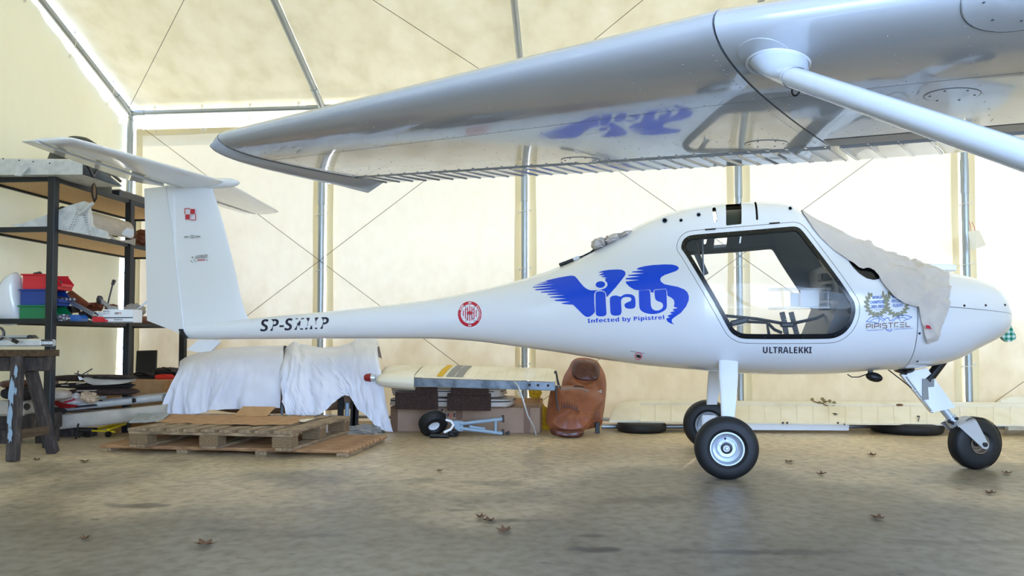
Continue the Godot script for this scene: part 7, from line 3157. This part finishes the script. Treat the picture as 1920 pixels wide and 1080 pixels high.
func seats() -> void:
	var o := thing("leather_seat", "brown leather seat back with a darker headrest leaning on the tent wall", "car seat")  # a loose seat back, not a whole chair
	var m := MB.new()
	pillow(m, [[1053, 728], [1057, 706], [1066, 690], [1072, 678], [1082, 671.5], [1100, 671], [1118, 676], [1126, 686], [1134, 702], [1137, 722], [1135, 752], [1131, 778], [1124, 799], [1080, 805], [1058, 780]], 671, 7.28, 805, 6.98, 0.11, 4, 0.012, 2.6)
	obj("cushion", m, M.leather, o, 50)
	m = MB.new()
	pillow(m, [[1073, 686], [1080, 676], [1100, 674], [1117, 679], [1124, 689], [1124, 704], [1120, 714], [1105, 716], [1080, 712], [1072, 702]], 671, 7.20, 805, 6.90, 0.06, 6, 0.015, 3.0)
	obj("headrest", m, M.leather_dark, o, 50)
	m = MB.new()
	pillow(m, [[1070, 712], [1095, 718], [1118, 718], [1118, 760], [1095, 780], [1072, 770]], 671, 7.18, 805, 6.88, 0.05, 7, 0.01, 3.0)
	obj("lumbar_panel", m, M.leather, o, 50)
	m = MB.new()
	m.tube([atz(1126, 731, 6.98), atz(1127, 737, 6.98)], 0.008, 8)
	m.tube([atz(1121, 734, 6.98), atz(1127, 735, 6.98)], 0.006, 8)
	obj("latch", m, M.silver, o)
	m = MB.new()
	var fl := atz(1120, 800, 6.95)
	m.beam(Vector3(fl.x, 0.1, fl.z), Vector3(fl.x, 0.0, fl.z), 0.04, 0.04)
	m.beam(Vector3(fl.x - 0.25, 0.1, fl.z - 0.1), Vector3(fl.x - 0.25, 0.0, fl.z - 0.1), 0.04, 0.04)
	obj("foot", m, M.black, o)
	settle(o)
	o = thing("leather_seat", "puckered brown leather seat cushion tipped up in front of the seat back", "car seat")  # a loose seat cushion, not a whole chair
	m = MB.new()
	pillow(m, [[1029, 746], [1034, 730], [1048, 724], [1072, 722.5], [1098, 726], [1120, 733], [1130, 744], [1131, 753], [1122, 770], [1110, 792], [1098, 806], [1080, 812], [1050, 811], [1032, 803], [1024, 788], [1026, 766]], 722, 7.0, 815, 6.72, 0.10, 11, 0.02, 2.8)
	obj("cushion", m, M.leather, o, 50)
	m = MB.new()
	pillow(m, [[1033, 803], [1050, 806], [1075, 807], [1094, 808], [1093, 815], [1086, 819.5], [1060, 820], [1038, 816], [1032, 810]], 800, 6.66, 820, 6.64, 0.06, 12, 0.01, 3.0)
	obj("front_roll", m, M.leather_dark, o, 50)
	m = MB.new()
	var pk := []
	for i in 9:
		var f := i / 8.0
		pk.append(atz(lerpf(1051, 1086, f), 766 - 5.5 * sin(f * PI) + 6 * f, 6.735))
	m.tube(pk, 0.006, 8)
	for k in 7:
		var f := k / 6.0
		m.tube([atz(lerpf(1054, 1082, f), 763 - 4 * sin(f * PI) + 6 * f, 6.745), atz(lerpf(1054, 1084, f) - 1, 752 - 3 * sin(f * PI) + 6 * f, 6.77)], [0.006, 0.002], 6)
	obj("pucker_seam", m, M.leather_dark, o, 50)
	m = MB.new()
	m.tube([atz(1051, 729, 6.86), atz(1070, 727, 6.87), atz(1090, 729, 6.86), atz(1104, 733, 6.86)], 0.006, 6)
	obj("worn_edge", m, M.grey_tape, o)
	m = MB.new()
	m.beam(atz(1076, 724.5, 6.86), atz(1083, 724, 6.86), 0.02, 0.012)
	m.tube([atz(1083, 724, 6.86), atz(1095, 725, 6.86)], 0.006, 6)
	obj("clip", m, M.black, o)
	settle(o)

func far_wing() -> void:
	var o := thing("floor_wing", "long cream ribbed wing lying along the foot of the tent wall behind the wheels", "wing")
	# front edge and back edge, from the tip at the left
	var fl := aty(1200, 790, 0.105)
	var fr := aty(1990, 797, 0.105)
	var bl := atz(1200, 758, 7.42)
	var br := atz(1990, 763, 7.05)
	var m := MB.new()
	var rows := []
	var n := 26 * 4
	for k in n + 1:
		var f := float(k) / n
		var a := fl.lerp(fr, f)
		var b := bl.lerp(br, f)
		var up := 0.0
		rows.append([a + Vector3(0, -0.014, -0.002), a + Vector3(0, up * 0.5, 0), a.lerp(b, 0.04) + Vector3(0, up, 0), a.lerp(b, 0.5) + Vector3(0, up + 0.006, 0), a.lerp(b, 0.97) + Vector3(0, up, 0), b + Vector3(0, -0.004, 0), b + Vector3(0, -0.05, 0), a.lerp(b, 0.4) + Vector3(0, -0.06, 0)])
	m.grid(rows, true)
	obj("ribbed_skin", m, M.cream, o, 30)
	for k in 27:
		var a := fl.lerp(fr, k / 26.0)
		var b := bl.lerp(br, k / 26.0)
		m = MB.new()
		m.tube([a + Vector3(0, -0.001, 0), a.lerp(b, 0.5) + Vector3(0, 0.0065, 0), a.lerp(b, 0.97)], 0.0055, 6)
		obj("rib", m, M.cream, o, 60)
	m = MB.new()
	rows = []
	for k in 21:
		var f := k / 20.0
		var b := bl.lerp(br, f)
		rows.append([b + Vector3(0, -0.012, -0.012), b + Vector3(0, 0.012, -0.016), b + Vector3(0, 0.035, -0.08), b + Vector3(0, 0.0, -0.12), b + Vector3(0, -0.05, -0.05)])
	m.grid(rows, true)
	obj("rear_panel", m, M.cream, o, 40)
	m = MB.new()
	rows = []
	for k in 10:
		var f := k / 9.0
		var e := sqrt(maxf(0.0, 1.0 - pow(1.0 - f, 2.6)))
		var x0 := lerpf(-0.285, -0.003, f)
		var a := fl + (fr - fl).normalized() * x0
		var b := bl + (br - bl).normalized() * (x0 + 0.02) + Vector3(0, 0.03 * e, -0.06)
		b = a.lerp(b, 0.55 + 0.45 * e)
		rows.append([a + Vector3(0, -0.012, 0), a + Vector3(0, 0.012 * e, 0.0), a.lerp(b, 0.4) + Vector3(0, 0.03 * e, 0), a.lerp(b, 0.8) + Vector3(0, 0.03 * e, 0), b, b + Vector3(0, -0.05 * e, 0), a.lerp(b, 0.4) + Vector3(0, -0.05 * e, 0)])
	m.grid(rows, true)
	cap_row(m, rows[0], true)
	cap_row(m, rows[9], false)
	obj("tip_fairing", m, M.cream, o, 50)
	m = MB.new()
	var v0 := aty(1395, 792, 0.095)
	var v1 := aty(1591, 793, 0.095)
	m.beam(v0 + Vector3(0, -0.034, 0.006), v1 + Vector3(0, -0.034, 0.006), 0.012, 0.072, Vector3(0, 0, 1))
	obj("hanging_flap", m, M.paper_white, o)
	m = MB.new()
	for q in [[1468, 793], [1476, 793], [1571, 793], [1583, 795], [1560, 765]]:
		m.box(atz(q[0], q[1], 6.84 if q[1] > 780 else 7.35), Vector3(0.016, 0.02, 0.012), Basis(), 0.003)
	obj("flap_hinge", m, M.gunmetal, o)
	m = MB.new()
	var hp := fl.lerp(fr, 0.475).lerp(bl.lerp(br, 0.475), 0.45) + Vector3(0, 0.012, 0)
	m.box(hp, Vector3(0.025, 0.006, 0.06), Basis(), 0.002)
	obj("slot_cover", m, M.black, o)
	m = MB.new()
	m.tube([atz(1724, 781, 6.88), atz(1721.5, 790, 6.82)], 0.004, 6)
	m.ball(atz(1722, 780.5, 6.9), Vector3(0.016, 0.007, 0.01), Basis(), 8, 6)
	obj("pitot_probe", m, M.gunmetal, o)
	settle(o)
	# dry twigs and seed heads lying on it
	var tw := thing("dry_twig", "dry twig with small seed heads lying on the cream wing", "twig")
	m = MB.new()
	m.tube([atz(1524, 752, 7.3), atz(1540, 757, 7.28), atz(1556, 762, 7.25), atz(1570, 760, 7.27)], 0.006, 6)
	m.tube([atz(1540, 757, 7.28), atz(1552, 752, 7.28)], 0.005, 6)
	obj("stem", m, M.leaf, tw)
	for q in [[1523, 749], [1542, 748], [1537, 755], [1545, 751], [1564, 755], [1556, 752]]:
		m = MB.new()
		lump(m, atz(q[0], q[1], 7.28), Vector3(0.016, 0.014, 0.014), Basis(), int(q[0]), 0.5, 0.9, 12, 8, 3.0)
		obj("seed_head", m, M.seed, tw, 60)
	settle(tw)
	m = MB.new()
	lump(m, atz(1687, 759, 7.2), Vector3(0.03, 0.01, 0.015), Basis(), 3, 0.7, 0.9, 14, 8, 3.0)
	single("dry_leaf", m, M.leaf, "curled dry leaf lying on the cream wing behind the nose leg", "leaf", "", 60)
	# a white cover further right behind
	m = MB.new()
	lump(m, atz(1915, 760, 7.2), Vector3(0.22, 0.09, 0.05), Basis(), 33, 0.2, 0.8)
	m.beam(Vector3(atz(1915, 760, 7.2).x, 0.2, -7.2), Vector3(atz(1915, 760, 7.2).x, 0.0, -7.2), 0.3, 0.06)
	single("cream_fairing", m, M.cream, "cream rounded fairing behind the far end of the ribbed wing", "fairing", "", 60)
	# tyres under the wing
	for q in [[1207, 0.245, 6.97, "black tyre lying flat under the left end of the cream wing", 0.09], [1717, 0.33, 6.86, "large black tyre lying flat under the cream wing by the nose wheel", 0.10]]:
		m = MB.new()
		var c := atz(q[0], 800, q[2])
		var r: float = q[1]
		var hh: float = q[4]
		var pr := []
		for s in [[0.55, 0.0], [0.62, -0.02], [0.86, 0.0], [0.95, 0.1], [0.99, 0.3], [1.0, 0.5], [0.99, 0.7], [0.95, 0.9], [0.86, 1.0], [0.62, 1.02], [0.55, 1.0]]:
			pr.append(Vector2(r * s[0] * 0.95, hh * clampf(s[1], 0.0, 1.0)))
		m.lathe(pr, Vector3(c.x, 0.001, c.z - r * 0.5), Vector3.UP, 48)
		single("tyre_casing", m, M.rubber, q[3], "tyre", "tyres under the cream wing", 45)
	m = MB.new()
	m.tube([aty(1128, 800, 0.03), aty(2000, 799, 0.03)], 0.022, 12)
	single("steel_pole", m, M.galv, "long steel pole on the floor behind the tyres under the cream wing", "pole")


# ---------------------------------------------------------------- covers on the aeroplane, tag, leaves
func covers() -> void:
	# the cloth over the windscreen: a second skin with folds, both sides
	var lower := [[1492, 380], [1497, 388], [1505, 402], [1513, 413], [1524, 430], [1535.5, 444], [1549, 457], [1563, 470], [1580, 482], [1599, 495], [1608, 503], [1616, 506.5], [1624, 505], [1637, 509], [1641, 514], [1647, 523], [1652, 531], [1658, 539], [1666, 551], [1678, 561], [1691, 569], [1704, 573], [1717.5, 576], [1719, 580], [1722, 592], [1726, 608], [1731, 634], [1735, 641], [1739, 642], [1753, 635.5], [1758, 624], [1764, 608], [1769, 591], [1771, 580], [1775, 560], [1776, 544], [1773, 524]]
	var edge := PackedVector2Array()
	for q in lower: edge.append(hit(q[0], q[1]))
	var s_r := edge[edge.size() - 1].x
	edge.append(Vector2(s_r - 0.02, 0.9))
	edge.append(Vector2(s_r - 0.06, PI / 2))
	edge.append(Vector2(edge[0].x, PI / 2))
	var fn := FastNoiseLite.new()
	fn.seed = 5
	fn.frequency = 1.0
	var m := MB.new()
	var b := bounds(edge)
	for side in [1.0, -1.0]:
		var nx := 90
		var ny := 70
		var cache := {}
		for i in nx:
			for j in ny:
				var u0 := b.position.x + b.size.x * i / nx
				var u1 := b.position.x + b.size.x * (i + 1) / nx
				var v0 := b.position.y + b.size.y * j / ny
				var v1 := b.position.y + b.size.y * (j + 1) / ny
				for p in Geometry2D.intersect_polygons(PackedVector2Array([Vector2(u0, v0), Vector2(u1, v0), Vector2(u1, v1), Vector2(u0, v1)]), edge):
					var id := Geometry2D.triangulate_polygon(p)
					var vs := []
					for q in p: vs.append(cover_pt(fn, q, side))
					for k in range(0, id.size(), 3):
						var ta = vs[id[k]]
						var tb = vs[id[k + 1]]
						var tc = vs[id[k + 2]]
						var nn := hull_n(p[0].x, p[0].y)
						nn.z *= side
						if (tb - ta).cross(tc - ta).dot(nn) > 0: m.tri(ta, tc, tb)
						else: m.tri(ta, tb, tc)
	var o := thing("windscreen_cover", "pale grey cloth cover wrinkled over the windscreen and cowling of the white aeroplane", "cover", AIR_O, YAW)
	obj("cloth", m, M.cover, o, 75)
	m = MB.new()
	var lab := MB.new()
	for q in [[1727, 607.5, 1738, 614.5]]:
		mark(lab, poly([[q[0], q[1]], [q[2] - 4, q[1] + 1], [q[2], q[3]], [q[0] + 0.5, q[3] - 1.5]]), 0.052)
	obj("red_label", lab, M.red_ink, o)
	# the dark lower corner of the windscreen, belonging to the aeroplane
	m = MB.new()
	mark(m, poly([[1590, 489], [1600, 492], [1612, 500], [1640, 505], [1650, 518], [1647, 523.5], [1638, 525], [1625, 522], [1611, 513], [1600, 502]]), 0.003, 10)
	obj("windscreen_corner", m, M.black_gloss, air)
	# bunched cloth behind the cabin, with its strap
	o = thing("bunched_cover", "bunched grey cloth with a black strap lying on the fuselage behind the cabin", "cover", AIR_O, YAW)
	m = MB.new()
	for q in [[1123, 457, 0.05, 0.035, 1], [1150, 449, 0.06, 0.032, 2], [1172, 442, 0.05, 0.022, 3]]:
		var p := loc(q[0], q[1], 0.12)
		lump(m, p, Vector3(q[2] * 1.1, q[3], 0.12), Basis(Vector3(0, 0, 1), 0.35), 40 + q[4], 0.4, 0.8, 26, 14, 2.6)
	obj("cloth", m, M.cover, o, 70)
	m = MB.new()
	var sp := []
	for q in [[1049, 497], [1062, 492], [1078, 486], [1094, 480], [1108, 473], [1118, 464]]: sp.append(loc(q[0], q[1], 0.1))
	for k in sp.size() - 1: m.beam(sp[k], sp[k + 1], 0.05, 0.02 if k < 2 else 0.008, Vector3(0, 0, 1))
	obj("strap", m, M.black, o)
	m = MB.new()
	m.beam(loc(1075, 487, 0.1), loc(1087, 482.5, 0.1), 0.054, 0.024, Vector3(0, 0, 1))
	obj("buckle", m, M.silver, o)
	# rag at the nose
	o = thing("checked_rag", "green and white checked rag hanging at the propeller end of the cowling", "rag", AIR_O, YAW)
	m = MB.new()
	var pl := [[1880, 618], [1890, 600], [1892, 604], [1894, 612], [1902, 629], [1900, 637], [1888, 641], [1877, 633]]
	var q2 := PackedVector2Array()
	for q in poly(pl, 3):
		var p := loc(q.x, q.y, -0.04)
		q2.append(Vector2(p.x, p.y))
	m.slab(q2, Vector3(0, 0, -0.06), Vector3.RIGHT, Vector3.UP, Vector3(0, 0, 1), 0.04)
	obj("cloth", m, M.checks, o, 50)

func cover_pt(fn: FastNoiseLite, q: Vector2, side: float) -> Vector3:
	var n := hull_n(q.x, q.y)
	var p := hull0(q.x, q.y, prof(q.x))
	var t := smoothstep(0.55, 1.1, q.x)
	var nz := fn.get_noise_2d(q.x * 4.0 + side * 9.0, q.y * 1.5)
	var r := 0.5 + 0.5 * sin(q.x * 33.0 + q.y * 3.0 + 4.0 * nz)
	var w := r * r * 0.022 * (0.15 + 0.85 * t) * (0.45 + 0.55 * sin(clampf(q.y, 0.0, 1.57)))
	w += (0.5 + 0.5 * sin(q.x * 15.0 - q.y * 15.0 + 5.0 * nz)) * 0.014 * t
	w += fn.get_noise_2d(q.x * 9.0 - q.y * 3.0, q.y * 2.5 + side * 4.0) * 0.01 * (0.3 + t)
	w += 0.012 * t + 0.006
	p += n * maxf(w, 0.006)
	return Vector3(p.x, p.y, p.z * side)

func small_things() -> void:
	# paper tag on the post at the right
	var o := thing("paper_tag", "folded paper tag hanging on red string from the tent post at the right", "tag")
	var m := MB.new()
	sheet(m, atz(1821, 468, 7.1), atz(1815, 434, 7.1), atz(1829, 432, 7.1), atz(1828, 467, 7.08), 0.002, 2, 0.004, 5)
	sheet(m, atz(1828, 467, 7.08), atz(1829, 432, 7.1), atz(1835, 432, 7.12), atz(1849, 460, 7.12), 0.002, 3, 0.006, 5)
	obj("paper", m, M.paper, o)
	m = MB.new()
	m.tube([atz(1817, 414, 7.14), atz(1820, 426, 7.12), atz(1820, 433, 7.1)], 0.0025, 5)
	m.tube([atz(1822, 416, 7.14), atz(1827, 426, 7.12), atz(1828, 433, 7.1)], 0.0025, 5)
	obj("string", m, M.red_ink, o)
	settle(o)
	# dry leaves on the floor
	var lf := MB.new()
	var lp := [[0, -0.5], [0.16, -0.3], [0.42, -0.28], [0.26, -0.02], [0.38, 0.2], [0.12, 0.22], [0, 0.5], [-0.14, 0.2], [-0.4, 0.18], [-0.25, -0.05], [-0.4, -0.3], [-0.15, -0.28]]
	for k in 12:
		var a = lp[k]
		var b = lp[(k + 1) % 12]
		var c0 := Vector3(0, 0.004, 0)
		var pa := Vector3(a[0] * 0.09, 0.004 + 0.22 * (a[0] * a[0] + 0.5 * a[1] * a[1]) * 0.3, a[1] * 0.11)
		var pb := Vector3(b[0] * 0.09, 0.004 + 0.22 * (b[0] * b[0] + 0.5 * b[1] * b[1]) * 0.3, b[1] * 0.11)
		lf.tri(c0, pa, pb)
	var leaf_mesh := finish(lf, 30)
	var wh := ["alone on the bare floor at the left", "below the pallet's middle", "leftmost in the little group at mid floor", "nearest in the little group at mid floor", "rightmost in the little group at mid floor", "right of the main wheel", "before the far cream wing, right of the main wheel", "between the wheels and the far wing", "by the nose wheel at the right edge", "before the nose wheel", "alone on the floor right of centre", "left of the sawhorse's far leg", "under the pallet's front corner", "at the foot of the long box"]
	var k := 0
	for q in [[160, 1013], [386, 1023], [900, 972], [945, 998], [918, 979], [1478, 868], [1540, 891], [1636, 855], [1888, 889], [1856, 927], [1645, 974], [70, 864], [158, 867], [824, 885]]:
		var mi := MeshInstance3D.new()
		mi.mesh = leaf_mesh
		mi.material_override = M.leaf
		mi.name = numbered("dry_leaf")
		add_child(mi, true)
		mi.position = aty(q[0], q[1], 0.0)
		mi.rotation = Vector3(0.06 * sin(k * 2.3), k * 1.9, 0.05 * cos(k))
		var s := 0.55 + 0.4 * absf(sin(k * 1.7))
		mi.scale = Vector3(s, 1.3, s)
		tag(mi, "dry brown leaf " + wh[k], "leaf", "dry leaves on the floor")
		k += 1
